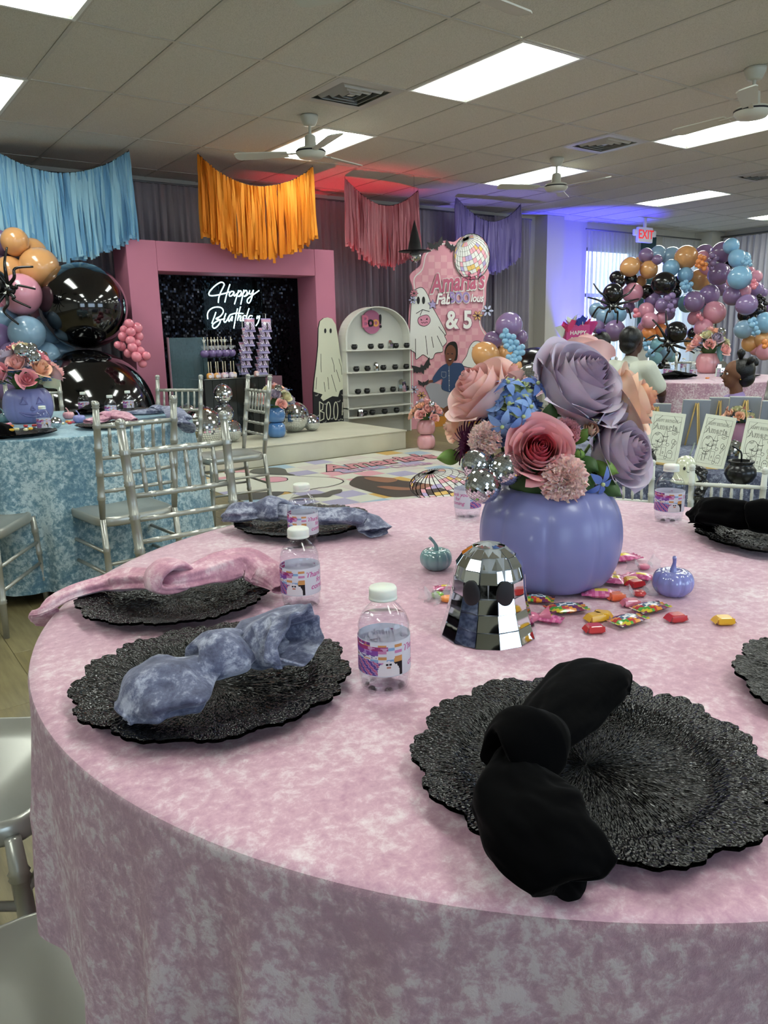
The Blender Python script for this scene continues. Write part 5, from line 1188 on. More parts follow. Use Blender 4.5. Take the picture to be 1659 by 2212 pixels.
fringe(cordpts(7.97, 8.15, [(745,387),(775,415),(805,437),(835,445),(862,440),(885,427),(903,412)]), thn(tis('pink', 'cc828c', 'c0747e', 'd8949c')), 'salmon pink tissue fringe garland hanging right of the arch', (.70, .70), 90, 2, .034)
fringe(cordpts(8.38, 8.3, [(986,428),(1010,452),(1040,473),(1065,479),(1090,472),(1108,460),(1125,442)]), thn(tis('lav', '8f83c0', '8276b6', 'a094cc')), 'lavender tissue fringe garland hanging above the printed backdrop', (.68, .68), 80, 2, .036)

# balloons --------------------------------------------------------------------
_q = MB(); pr = []
for k in range(15):
    t = pi*k/14; r = sin(t); z = cos(t); pr.append((max(r*(1-.06*max(0, -z)), 1e-5), -z*1.03 if z > 0 else -z*1.08))
pr = [(r, z) for r, z in pr]; pr[-1] = (.03, 1.09)
_q.lathe(pr[::-1] if 0 else pr, 22); _q.lathe([(.02, 1.08), (.05, 1.13), (.04, 1.14), (.02, 1.12)], 8); BALB = {}
for k, m in BAL.items(): BALB[k] = _q.mesh('balloon', m)
def balloon(parent, c, r, col, d=None):
    o = link('balloon', BALB[col], parent); dd = V(d) if d else V((random.uniform(-1, 1), random.uniform(.2, 1), random.uniform(-.6, 1)))
    o.matrix_local = Matrix.Translation(c) @ dd.normalized().to_track_quat('Z', 'Y').to_matrix().to_4x4() @ Matrix.Scale(r, 4); return o
def garland_balloons(label, Y, items, name='balloon_garland', flat=None):
    """items: px, py, radius px, colour, depth offset"""
    t = thing(name, label, 'balloon garland', (0, 0, 0), 0, 'balloon garlands')
    for it in items:
        px, py, rp, col = it[:4]; dy = it[4] if len(it) > 4 else 0
        D = Y+dy if flat else None
        c = atd(px, py, Y+dy); balloon(t, c, pxr(rp, Y+dy)*1.0, col)
    return t
LD = 7.05    # forward depth of the left balloons
garland_balloons('organic balloon garland in peach, pink, blue and purple at the left edge', LD, [
 (32,522,29,'peach'),(20,585,31,'peach',.05),(85,578,42,'peach',.1),(45,636,44,'pink',-.1),(-10,670,30,'pink'),(8,690,30,'blue',.0),(58,720,38,'blue',-.1),(98,770,32,'blue',.15),(108,710,34,'blue',.3),
 (-5,728,32,'lilac',-.05),(28,768,29,'lilac',-.1),(-15,790,36,'purple',.1),(70,800,30,'purple',.2),(5,520,30,'purple',.2),(70,545,30,'peach',.25),(88,660,30,'pink',.3),(-30,640,38,'peach'),(130,760,30,'blue',.5),(20,830,38,'lilac',.2),(60,850,36,'purple',.3),(-20,560,40,'lilac',.3)])
def big_orb(px, py, rp, D, label, zmin=None, sc=(1,1,1)):
    c = atd(px, py, D); r = pxr(rp, D); 
    if zmin is not None: c.z = zmin+r*sc[2]
    q = MB(); q.sphere((0,0,0), r, 56, 36, sc); o = q.build('orb_balloon', BLACKG); o.location = c
    k = MB(); k.lathe([(.01, 0), (.025, .02), (.02, .05), (.001, .05)], 10, orient((0, r*.98*sc[1], 0), (0, 1, 0))); k.build('knot', BLACKG, o); return tag(o, label, 'balloon', 'giant black orb balloons')
big_orb(180, 662, 91, 7.3, 'giant glossy black balloon, upper one of the pair left of the arch')
big_orb(196, 895, 137, 7.3, 'giant glossy black balloon on the floor, lower one of the pair left of the arch')
random.seed(21)
t_ = [(279,699,10),(297,708,11),(268,712,9),(283,717,10),(265,727,10),(300,727,10),(282,736,10.5),(297,741,8),(262,748,10),(286,751,10.5),(303,758,9.5),(277,763,10),(295,771,11),(316,769,9.5),(308,785,9.5),(254,745,8)]
garland_balloons('cluster of small pink balloons on the right of the giant black orbs', 6.9, [(x, y, r, 'hotpink', .04*(i % 3)) for i, (x, y, r) in enumerate(t_)], 'balloon_cluster')
def spider(c, s, ax, label, rleg=.13):
    """ax: matrix giving local x right, y away, z up in world; abdomen above head"""
    t = thing('balloon_spider', label, 'spider', group='black balloon spiders', mx=ax); t.matrix_world = Matrix.Translation(c) @ ax.to_3x3().to_4x4()
    q = MB(); q.sphere((0, 0, .0), s, 26, 18, (1, 1, 1.02)); q.build('abdomen', BALB['black'].materials[0], t)
    q = MB(); q.sphere((0, -.15*s, -1.22*s), s*.42, 18, 12); h = q.build('head', BALB['black'].materials[0], t)
    q = MB()
    for k in (-1, 1): q.prism([(k*.1*s, -.1*s), (k*.34*s, .08*s), (k*.30*s, -.14*s)], 0, .01*s, Matrix(((1,0,0,0),(0,0,1,-.58*s),(0,1,0,-1.15*s),(0,0,0,1))))
    q.build('eyes', WHITEP, h)
    for k in (-1, 1):
        for a, b_ in (((1.5, .1), (2.1, .9)), ((1.7, -.7), (2.6, -.45)), ((1.5, -1.5), (2.0, -2.4)), ((.5, -1.9), (.65, -2.9))):
            q = MB(); q.tube(catmull([(k*.2*s, -.2*s, -1.1*s), (k*a[0]*.6*s, -.5*s, (a[1]-.5)*.75*s), (k*a[0]*s, -.5*s, a[1]*s*.95), (k*b_[0]*s, -.2*s, b_[1]*s)], 5), s*rleg, 7, rfun=lambda u: s*rleg*(1.1-.6*u)); q.build('leg', BALB['black'].materials[0], t)
    return t
CAMB = Matrix((( .8108, .5852, 0, 0), (-.5852, .8108, 0, 0), (0, 0, 1, 0), (0, 0, 0, 1)))   # turned to face the hall entrance side
sp = spider(atd(-16, 612, 6.6), pxr(32, 6.6), CAMB @ Matrix.Rotation(-1.2, 4, 'Y'), 'black balloon spider at the left edge on the balloon garland')
# ================================================================== RIGHT-HAND SIDE OF THE HALL
BRp = lambda x, y, r: (1020+x*.3852, 440+y*.3852, r*.3852)
def conv(items): return [(*BRp(x, y, r), c, *(e if e else ())) for x, y, r, c, *e in items]
random.seed(4)
garland_balloons('tall balloon arch with the hanging spider beside the daylit window', 9.9, conv([
 (810,415,38,'black'),(890,425,36,'black',.1),(825,442,33,'black',-.1),(900,500,56,'pink',.1),(885,355,54,'peach'),(990,370,51,'peach'),(935,330,32,'peach',.2),(945,435,32,'peach',.2),(975,290,41,'purple'),(1038,315,29,'purple',-.1),
 (1045,285,47,'blue',.2),(1120,300,57,'blue',.2),(1200,300,65,'peach',-.1),(1115,360,47,'sky',-.1),(1195,400,43,'sky',-.1),(1275,425,60,'peach',.1),(1075,448,65,'black',-.2),(980,495,42,'black',.1),(1150,440,34,'black',.1),(1140,500,32,'black',.1),
 (1015,540,46,'lilac',.1),(1068,570,42,'lilac',-.1),(1115,545,50,'lilac',.2),(975,600,46,'pink',.0),(995,655,45,'pink',-.1),(1060,642,36,'pink'),(1100,620,36,'purple',.2),(990,730,40,'orange'),(1060,712,38,'orange'),(1037,795,41,'teal'),(1030,868,35,'teal',-.1),
 (1085,835,44,'blue',.2),(700,600,44,'blue',.2),(745,632,47,'blue'),(820,622,46,'sky',.1),(705,692,38,'purple'),(798,712,59,'purple',-.1),(1010,915,28,'black',.1),(1080,890,18,'black'),(1090,915,20,'black'),(1060,910,18,'black'),(760,560,40,'lilac',.3),(880,580,34,'purple',.3),(1120,860,30,'teal',.3),(960,690,30,'pink',.2),
 (1095,530,18,'lilac',-.35),(1122,516,19,'lilac',-.35),(1112,575,18,'lilac',-.35),(1125,598,15,'lilac',-.35),(1095,600,14,'lilac',-.35),(1132,552,15,'lilac',-.35),
 (1178,452,15,'sky',-.35),(1198,440,15,'sky',-.35),(1186,470,16,'sky',-.4),(1208,468,17,'sky',-.35),(1226,452,15,'sky',-.35),(1196,488,13,'sky',-.35),(1220,480,14,'sky',-.3),(918,600,16,'hotpink',-.2),(932,622,16,'hotpink',-.2),(914,628,13,'hotpink',-.2),
 (965,788,16,'sky',-.2),(990,782,15,'sky',-.2),(975,812,14,'sky',-.25),(1000,830,17,'sky',-.3),(1012,850,13,'sky',-.3),(985,850,14,'sky',-.2),(960,760,12,'sky',-.2)]), flat=True)
garland_balloons('middle balloon arch column in purple, pink and orange', 9.7, conv([
 (1305,275,46,'purple',.2),(1405,272,59,'purple',-.1),(1292,300,36,'pink',.05),(1385,395,61,'purple',-.1),(1310,375,36,'pink',.2),(1245,550,57,'purple',-.1),(1330,512,56,'lilac',.1),(1360,610,61,'pink',-.1),(1252,640,42,'pink',.1),(1297,697,53,'pink',-.05),
 (1205,560,50,'teal',.3),(1290,590,44,'blue',.3),(1437,345,24,'black',.0),(1240,728,34,'black',.2),(1345,722,30,'black',.1),(1290,755,40,'black',.2),(1325,785,44,'peach',.2),(1225,775,36,'peach',.3),(1400,480,36,'purple',.5),
 (1280,298,15,'orange',-.3),(1300,305,15,'orange',-.3),(1270,325,16,'orange',-.3),(1290,332,14,'orange',-.35),(1308,342,14,'orange',-.3),(1275,350,15,'orange',-.3),(1300,362,15,'orange',-.3),(1260,345,12,'orange',-.25),
 (1345,290,17,'purple',-.35),(1366,306,17,'purple',-.35),(1335,318,15,'purple',-.3),(1352,334,17,'purple',-.35),(1336,345,14,'purple',-.3),(1342,362,14,'purple',-.3),(1270,630,15,'hotpink',-.2),(1285,645,13,'hotpink',-.2)]), flat=True)
garland_balloons('right balloon arch in sky blue, purple, black and orange at the picture edge', 9.2, conv([
 (1452,238,44,'sky',.1),(1488,308,50,'sky'),(1528,305,34,'sky',.1),(1500,415,65,'sky',-.15),(1590,410,36,'pink',.1),(1560,380,26,'pink',.2),(1520,492,42,'pink',.0),(1450,440,24,'pink',.2),(1462,517,54,'purple',.05),(1540,567,58,'lilac',-.15),(1592,480,42,'lilac',.1),(1625,500,30,'lilac',.2),
 (1605,600,46,'black',.1),(1530,622,42,'black',.15),(1570,640,36,'black',.1),(1522,705,52,'blue'),(1645,668,57,'sky',-.1),(1560,785,46,'peach',.1),(1625,765,44,'peach',.0),(1640,830,48,'pink',-.05),(1590,815,36,'pink',.1),(1660,720,44,'orange',.2),(1700,600,60,'purple',.2),(1700,760,50,'orange'),
 (1540,310,14,'sky',-.3),(1552,325,15,'sky',-.3),(1535,335,15,'sky',-.3),(1520,325,13,'sky',-.3),(1560,342,11,'sky',-.3),(1578,435,14,'hotpink',-.25),(1590,452,15,'hotpink',-.25),(1570,455,12,'hotpink',-.25),(1580,468,14,'hotpink',-.3),
 (1610,520,14,'black',-.2),(1632,535,14,'black',-.2),(1615,548,13,'black',-.2),(1645,560,14,'black',-.2),(1600,535,11,'black',-.2),(1560,660,15,'sky',-.25),(1578,650,15,'sky',-.25),(1570,680,17,'sky',-.3),(1590,672,13,'sky',-.25),(1590,700,16,'sky',-.3),(1602,722,15,'sky',-.3),(1580,728,14,'sky',-.25),
 (1640,775,17,'orange',-.25),(1655,790,15,'orange',-.25),(1640,800,14,'orange',-.25)]), flat=True)
garland_balloons('balloon cluster in lilac, peach and sky blue beside the printed backdrop', 8.3, conv([
 (206,682,73,'lilac'),(115,765,51,'purple',.1),(268,750,44,'purple',.2),(75,848,75,'peach',-.1),(180,840,46,'peach',.15),(180,918,44,'peach',.1),(238,912,42,'peach',.15),(145,940,27,'teal',-.1),(188,932,22,'purple',-.15),(210,942,18,'purple',-.2),(240,790,36,'purple',.2),(343,935,127,'black',.7)]+
 [(x, y, 18, 'sky', -.35) for x, y in ((188,715),(170,742),(202,742),(230,748),(185,770),(215,778),(248,780),(193,798),(228,806),(260,812),(280,805),(215,815),(245,838),(270,838),(205,862),(232,855),(240,880),(262,868),(280,835),(218,878))]), 'balloon_cluster', flat=True)
spider(atd(1324, 634, 9.2), pxr(21.5, 9.2), CAMB @ Matrix.Rotation(.05, 4, 'Y'), 'black balloon spider with white eyes hanging on the tall balloon arch', .14)
spider(atd(1460, 718, 9.2), pxr(23, 9.2), CAMB @ Matrix.Rotation(.65, 4, 'Y'), 'black balloon spider behind the seated man on the right of the arch', .14)

# second pink table ---------------------------------------------------------
C2 = (6.3, 3.9)
_, o = cloth_table(C2, .765, .762, .06, velP, 'dusty pink cloth of the rear table', 26, .022, .09, 7, nth=260); tag(o, 'dusty pink crushed velvet tablecloth on the table far right', 'tablecloth', 'velvet tablecloths')
def on2(px, py, z=TZ): return atz(px, py, z)
VP2 = on2(1528, 806); vz = mat('pink_gloss', 'd79aa0', .2, coat=1)
pumpkin_vase((VP2.x, VP2.y, TZ), .115, .19, vz, 'glossy pink pumpkin vase on the far right table'); bouquet((VP2.x, VP2.y, TZ+.18), .34, .30, 'rose bouquet on the far right table', 12, balls=1)
q = MB(); q.tube(catmull([VP2+V((-.02,-.12,.25)), VP2+V((-.04,-.15,.15)), VP2+V((-.03,-.16,.05)), VP2+V((-.05,-.15,.0))], 6), .03, 12, rfun=lambda u: .02+.012*sin(u*9)); tag(q.build('ruffled_ribbon', mat('teal_ribbon', '5f8a8c', .6)), 'teal ruffled ribbon hanging down the pink vase', 'ribbon')
p = on2(1543, 812); mini_ghost((p.x-.05, p.y-.1, TZ), 1.7, 'mirrored silver ghost beside the pink vase on the far right table')
for i, (px, py) in enumerate(((1440,813),(1452,816),(1476,800),(1497,815),(1557,805))):
    p = on2(px, py); bottle(p.x, p.y, TZ, 'water bottle on the far right pink table, %s from the left' % ordn[i], facecam(p.x, p.y)-1.9)
p = on2(1455, 815, .775); charger(p.x, p.y, TZ, .5, 'black charger under the black napkin on the far right table'); q = [atz(x, y, .79) for x, y in ((1418, 815), (1445, 812), (1475, 810), (1500, 812))]
napkin([q[0], q[1], q[2], q[3]], [.03, .07, .06, .04], [.012, .03, .025, .01], NAPK, 'black napkin on the far right table in front of the bottles', knot=.5, kr=.015, ns=50, nr=40)
p = on2(1600, 812, .775); charger(p.x, p.y, TZ, 1.5, 'black charger under the pale pink napkin on the far right table'); q = [atz(x, y, .79) for x, y in ((1565, 812), (1590, 810), (1615, 808))]
napkin([q[0], q[1], q[2]], [.03, .06, .03], [.012, .025, .01], NAPP, 'pale pink knotted napkin on the far right table', knot=.5, kr=.015, ns=50, nr=40)
q = [atz(x, y, .80) for x, y in ((1564, 800), (1590, 799), (1612, 800))]
napkin(q, [.05, .09, .05], [.03, .05, .03], mat('black_bag', '0c0c0f', .25, coat=.4), 'shiny black bundle at the back of the far right table', knot=.5, kr=.02, ns=40, nr=36)
p = on2(1485, 818); q = MB(); q.bbox((-.02,-.01,0), (.02,.01,.012), .003); o = q.build('wrapped_sweet', sweetm[2]); p = on2(1528, 818); o.location = p; tag(o, 'orange sweet in front of the pink vase on the far right table', 'sweet')
chair((7.3, 4.6), C2, 'silver chair behind the far right table, left of the pink vase')
q = MB()

# people ---------------------------------------------------------------------
def pm_(pos, face, s=1):
    f = V((face[0], face[1], 0)).normalized(); l = V((-f.y, f.x, 0)); return Matrix(((f.x*s, l.x*s, 0, pos[0]), (f.y*s, l.y*s, 0, pos[1]), (0, 0, s, 0), (0, 0, 0, 1)))
def hand_chains(w, d, up, side, s=1):
    """palm + five curled fingers; w wrist point, d direction of the hand, up back-of-hand normal, side thumb side"""
    w = V(w); d = V(d).normalized(); up = V(up).normalized(); sd = d.cross(up).normalized()*side; out = [[(w, .026*s), (w+d*.05*s, .03*s)], [(w+d*.03*s+sd*.015*s, .022*s), (w+d*.08*s+sd*.02*s, .02*s)], [(w+d*.03*s-sd*.015*s, .022*s), (w+d*.08*s-sd*.02*s, .019*s)]]
    for k, (o_, ln) in enumerate(((.03, .062), (.011, .07), (-.009, .066), (-.028, .052))):
        b0 = w+d*.085*s+sd*o_*s; b1 = b0+(d*.9-up*.35)*ln*.5*s; b2 = b1+(d*.35-up*.95)*ln*.5*s; out.append([(b0, .0095*s), (b1, .009*s), (b2, .0075*s)])
    b0 = w+d*.03*s+sd*.03*s; out.append([(b0, .012*s), (b0+(d*.5+sd*.8)*.035*s, .011*s), (b0+(d*1.0+sd*.75-up*.3)*.055*s, .009*s)]); return out
def face_parts(root, hc, turn, s, skin, white=True):
    R_ = Matrix.Translation(V(hc)) @ Matrix.Rotation(turn, 4, 'Z')
    for k in (-1, 1):
        q = MB(); q.sphere((.082*s, k*.033*s, .012*s), .0095*s, 12, 8, mx=None); me = q.mesh('eye', mat('eye_white', 'e9e6e0', .3)); link('eye', me, root, mx=R_)
        q = MB(); q.sphere((.0905*s, k*.033*s, .012*s), .0065*s, 10, 6); link('iris', q.mesh('iris', INK), root, mx=R_)
        q = MB(); q.tube([(.094*s, k*.02*s, .035*s), (.098*s, k*.034*s, .039*s), (.09*s, k*.048*s, .033*s)], .003*s, 6); link('eyebrow', q.mesh('eyebrow', INK), root, mx=R_)
    q = MB(); q.sphere((.094*s, 0, -.052*s), .012*s, 12, 8, (.5, 1.7, .55)); link('lips', q.mesh('lips', mat('lips', '6e3b35', .5)), root, mx=R_)
def head_chains(hc, turn, s):
    R_ = Matrix.Rotation(turn, 3, 'Z'); hc = V(hc); P_ = lambda x, y, z: hc+R_ @ V((x*s, y*s, z*s)); rm = Matrix.Rotation(turn, 4, 'Z')
    return [[(P_(-.005, 0, .025), .096*s, (1, .82, 1.02), rm)], [(P_(.025, 0, -.035), .068*s, (1, .88, 1.15), rm)], [(P_(.06, 0, -.08), .028*s, (1, 1.1, .8), rm)], [(P_(.088, 0, .01), .009*s), (P_(.108, 0, -.022), .014*s)],
            [(P_(.0, .08, -.005), .022*s, (.8, .35, 1.3), rm)], [(P_(.0, -.08, -.005), .022*s, (.8, .35, 1.3), rm)]]
SKD = mat('skin_deep', '4a3026', .5, spec=.35, sss=.08); SKM = mat('skin_brown', '6f4a35', .5, spec=.35, sss=.08)
HAIR = mat('hair_black', '0d0b0b', .35, bump=(120, .5, .004, I1)); TEE = mat('tee_pale', 'c9cdbf', .85, bump=(14, .35, .01, I1)); JEAN = mat('jeans_blue', '4d6a8a', .9, bump=(20, .3, .008, I1)); SHOE = mat('shoe_dark', '26262b', .6)
def seated(pos, face, label, skin, top, s=1, turn=0, headz=1.2, legs=JEAN, sleeve=.16, pose=None, vox=.011, hx=.03):
    M_ = pm_(pos, face, s); t = thing('person', label, 'person', group=None, mx=M_)
    lean = .0
    sh = .185; hc = (hx, 0, headz)
    el = {1: V((.05, .27, .78)), -1: V((.10, -.26, .78))}; wr = {1: V((.30, .12, .70)), -1: V((.33, -.12, .69))}
    if pose: el.update(pose[0]); wr.update(pose[1])
    ch = head_chains(hc, turn, 1)+[[((.0, 0, 1.0), .06), ((.01, 0, 1.10), .054), ((hx*.6, 0, headz-.07), .05)], [((.0, 0, .56), .13), ((-.02, 0, .72), .12), ((.0, 0, .9), .13)]]
    for k in (-1, 1):
        ch += [[((0, k*.1, .98), .07), ((0, k*sh, .985), .062), (el[k], .044), (wr[k], .028)]]
        d_ = (wr[k]-el[k]).normalized(); ch += hand_chains(wr[k], d_+V((0, 0, -.1)), (0, 0, 1), -k)
        ch += [[((0, k*.09, .53), .10), ((.44, k*.13, .52), .066), ((.46, k*.13, .12), .04)]]
    remesh_blob('body', ch, vox, skin, t, 3)
    tp = [[((.0, 0, .58), .158), ((-.02, 0, .74), .145), ((-.0, 0, .9), .15)], [((-.01, -.07, .95), .105), ((-.01, .07, .95), .105)], [((0, 0, 1.0), .085), ((0, 0, 1.045), .07)]]
    for k in (-1, 1):
        e_ = V((0, k*sh, .985)).lerp(el[k], .72); tp += [[((0, k*.1, .975), .082), ((0, k*sh, .985), .078), (e_, .074)], [((0, k*.05, .62), .13), ((0, k*.06, .85), .12)]]
    remesh_blob('shirt', tp, vox, top, t, 4)
    lg = []
    for k in (-1, 1): lg += [[((-.02, k*.08, .54), .13), ((.05, k*.1, .53), .115), ((.45, k*.13, .525), .082), ((.47, k*.13, .15), .058)]]
    remesh_blob('trousers' if legs is JEAN else 'skirt', lg, vox*1.1, legs, t, 4)
    for k in (-1, 1):
        q = MB(); q.bbox((.40, k*.13-.045, 0), (.62, k*.13+.045, .07), .02); q.build('shoe', SHOE, t)
    face_parts(t, hc, turn, 1, skin)
    return t, M_, hc
mp = atd(1358, 860, 6.15)
man, MM, hc = seated((mp.x, mp.y), (1, .02), 'person from behind in pale tee and blue jeans, seated, holding a phone', SKD, TEE, .9, turn=-.1, headz=1.215)
chair((mp.x-.02, mp.y), (mp.x+1, mp.y+.02), 'silver chair carrying the seated person in the pale tee')
Rr = Matrix.Rotation(-.1, 4, 'Z')
remesh_blob('hair', [[(V((-.022, 0, 1.25)), .106, (1, .86, .98), Rr)], [(V((-.045, 0, 1.19)), .08, (1, .95, 1), Rr)]], .008, HAIR, man, 3)
q = MB(); q.bbox((-.04, -.075, -.005), (.04, .075, .005), .003); ph = q.build('phone', BLACKG); ph.matrix_world = MM @ Matrix.Translation((.47, -.12, .685)) @ Matrix.Rotation(1.1, 4, 'Z'); tag(ph, 'black phone in the hand of the person in the pale tee shirt', 'phone')
# girl on the right in the lilac dress
LIL = mat('dress_lilac', '9c86b8', .8, bump=(20, .2, .006, I1))
kp = atd(1590, 880, 4.75); fk = V((-.72, .69, 0)).normalized(); SK = .73
kid, KM, hc = seated((kp.x, kp.y), fk, 'girl in lilac dress with puffed sleeves and hair puffs, seated at the right edge', SKM, LIL, SK, turn=.15, headz=1.235, legs=LIL, vox=.013)
Rr = Matrix.Rotation(.15, 4, 'Z')
remesh_blob('hair', [[(V((-.025, 0, 1.275)), .105, (1.02, .92, .95), Rr)], [(V((-.05, 0, 1.21)), .082, (1, 1, 1), Rr)]], .009, HAIR, kid, 2)
for c_, r_, d_ in (((.0, .02, 1.40), .034, (0, 0, 1)), ((-.12, -.05, 1.33), .036, (-1, 0, .2)), ((-.06, .08, 1.35), .03, (0, 1, .5))): 
    q = MB(); q.lathe([(.012, -.04), (.02, -.02), (r_, .01), (r_*.9, .035), (.004, .05)], 16, orient(c_, d_)); q.build('hair_puff', HAIR, kid)
SAT = mat('satin_pink_lilac', 'b48fb4', .35, sheen=.4)
for k in (-1, 1):
    q = MB(); q.lathe([(.05, -.06), (.085, -.035), (.095, 0), (.085, .035), (.05, .06)], 40, orient((0, k*.215, .94), (0, k, -.25)), fr=lambda a, k_: 1+.09*sin(9*a)); q.build('puff_sleeve', SAT, kid)
TUL = mat('tulle_cream', 'b3a89c', .9, alpha=.8)
q = MB(); q.lathe([(.03, .0), (.09, -.10), (.17, -.26), (.2, -.32)], 40, Matrix.Translation((.02, .26, .92)), fr=lambda a, k_: 1+.12*sin(7*a)*k_, cap=False); q.build('tulle_bow', TUL, kid)
q = MB(); q.sphere((.0+.01, .087, 1.20), .006, 8, 6); q.build('earring', mat('gold', 'c9a24a', .3, metal=1), kid)
chair((kp.x-.0, kp.y+.0), (kp.x+fk.x, kp.y+fk.y), 'silver chair under the girl in the lilac dress')
# girl half hidden behind the big lavender rose
gp = atd(1293, 800, 7.5)
girl, GM, hc = seated((gp.x, gp.y), (-.2, .9), 'girl with sleek black hair and a purple bow, mostly hidden behind the large lavender rose', SKM, mat('dress_white', 'c6c4cc', .8), .86, turn=.9, headz=1.235, legs=mat('dress_white', 'c6c4cc', .8), vox=.014)
remesh_blob('hair', [[(V((-.02, 0, 1.265)), .108, (1.0, .92, 1.0))], [(V((-.05, -.03, 1.17)), .075), (V((-.07, -.05, 1.02)), .05), (V((-.07, -.05, .94)), .02)]], .009, HAIR, girl, 2)
q = MB()
for k in (-1, 1): q.sphere((-.01, k*.055, 1.375), .05, 14, 8, (.5, 1.1, .6))
q.sphere((-.01, 0, 1.37), .022, 10, 6); q.build('bow', mat('bow_purple', '43206a', .6), girl)
chair((gp.x, gp.y), (gp.x-.2, gp.y+.9), 'silver chair under the girl with the purple bow')
# gift bag
gbp = atd(1243, 775, 8.7)
gbg = thing('gift_bag', 'pink gift bag stuffed with pale and blue tissue paper', 'gift bag', (gbp.x, gbp.y, 1.0), -.6)
q = MB(); q.bbox((-.13, -.07, 0), (.13, .07, .26), .002); q.build('bag', mat('bag_pink', 'b33a78', .5), gbg)
for i, (x, y, z, c_) in enumerate(((-.16,0,.2,'cfd6cc'), (-.05,.02,.3,'cfd6cc'), (.02,-.04,.28,'2c3c8c'), (.1,0,.28,'c83c6e'), (-.1,-.05,.24,'c83c6e'), (.16,.0,.22,'b53a80'))):
    q = MB(); rs_ = random.Random(i); vs = [V((x, y, z-.1))]
    for k in range(9): a = k*2*pi/9; vs.append(V((x+cos(a)*.09*rs_.uniform(.6, 1.1), y+sin(a)*.07, z+.07*rs_.uniform(-.2, 1.2))))
    q.smooth = False; q.add(vs, [(0, k+1, (k+1) % 9+1) for k in range(9)]); q.build('tissue_paper', mat('tissuep_'+c_, c_, .8), gbg)
me = text_mesh('HAPPY', .06, WHITEP, .001, .001); link('lettering', me, gbg, mx=frame((0, -.072, .17), (1, 0, 0), (0, 0, 1))); me = text_mesh('BDAY', .06, WHITEP, .001, .001); link('lettering', me, gbg, mx=frame((0, -.072, .1), (1, 0, 0), (0, 0, 1)))
q = MB(); q.tube(catmull([(-.05, -.075, .25), (-.03, -.08, .36), (.03, -.08, .36), (.05, -.075, .25)], 5), .004, 6); q.build('handle', WHITEP, gbg)
b = MB(); b.bbox((-.35, -.22, .965), (.35, .22, 1.0), .004); t = thing('side_table', 'small high side table under the gift bag, hidden behind the roses', 'table', (gbp.x, gbp.y, 0), -.6); b.build('tabletop', WHITEP, t)
for x in (-.31, .31):
    for y in (-.18, .18): b = MB(); b.tube([(x, y, 0), (x, y, .966)], .02, 8); b.build('leg', WHITEP, t)

# children's craft table ------------------------------------------------------
TK = .56; T_ = V((.5, -.866, 0)); N_ = V((.866, .5, 0)); A0 = V((3.03, 1.95, 0))
kt = thing('craft_table', 'low rectangular folding table under the grey cloth', 'table', (0, 0, 0)); MK = Matrix(((T_.x, N_.x, 0, A0.x), (T_.y, N_.y, 0, A0.y), (0, 0, 1, 0), (0, 0, 0, 1)))
TL0, TL1, TD = -.75, 1.35, .95
b = MB(); b.bbox((TL0+.02, .02, TK-.03), (TL1-.02, TD-.02, TK-.004), .003, MK); b.build('tabletop', mat('table_wood', '8d7756', .6), kt)
for x in (TL0+.15, TL1-.15):
    for y in (.12, TD-.12): b = MB(); b.tube([MK @ V((x, y, 0)), MK @ V((x, y, TK-.03))], .014, 8); b.build('leg', SILVER, kt)
velG = velvet('grey_blue_velvet', '55596c', '8e94a6', '3c4056', .7, 1.6, .7, .6)
b = MB(); pts = []
per = [((TL0, 0), (TL1, 0)), ((TL1, 0), (TL1, TD)), ((TL1, TD), (TL0, TD)), ((TL0, TD), (TL0, 0))]
ringp = []
for (a, c_) in per:
    m_ = int(((a[0]-c_[0])**2+(a[1]-c_[1])**2)**.5/.02)
    for k in range(m_): x = a[0]+(c_[0]-a[0])*k/m_; y = a[1]+(c_[1]-a[1])*k/m_; nx_, ny_ = (c_[1]-a[1]), -(c_[0]-a[0]); l_ = (nx_*nx_+ny_*ny_)**.5; ringp.append((x, y, nx_/l_, ny_/l_))
n = len(ringp); vs = []; R_ = [(0, 0), (.004, -.004)]+[(.012+.05*k/8, -.02-.5*k/8) for k in range(9)]
for off, dz in R_:
    for i, (x, y, nx_, ny_) in enumerate(ringp): w_ = (.03*sin(i*.55+2*noise.noise(V((i*.05, 0, 0)))))*min(1, -dz*3); vs.append(MK @ V((x+nx_*(off+w_), y+ny_*(off+w_), TK+dz)))
fs = [(k*n+i, (k+1)*n+i, (k+1)*n+(i+1)%n, k*n+(i+1)%n) for k in range(len(R_)-1) for i in range(n)]; fs.append(tuple(range(n)))
b.add(vs, fs); tag(b.build('tablecloth', velG), 'grey-blue crushed velvet cloth on the low craft table at right', 'tablecloth', 'velvet tablecloths')
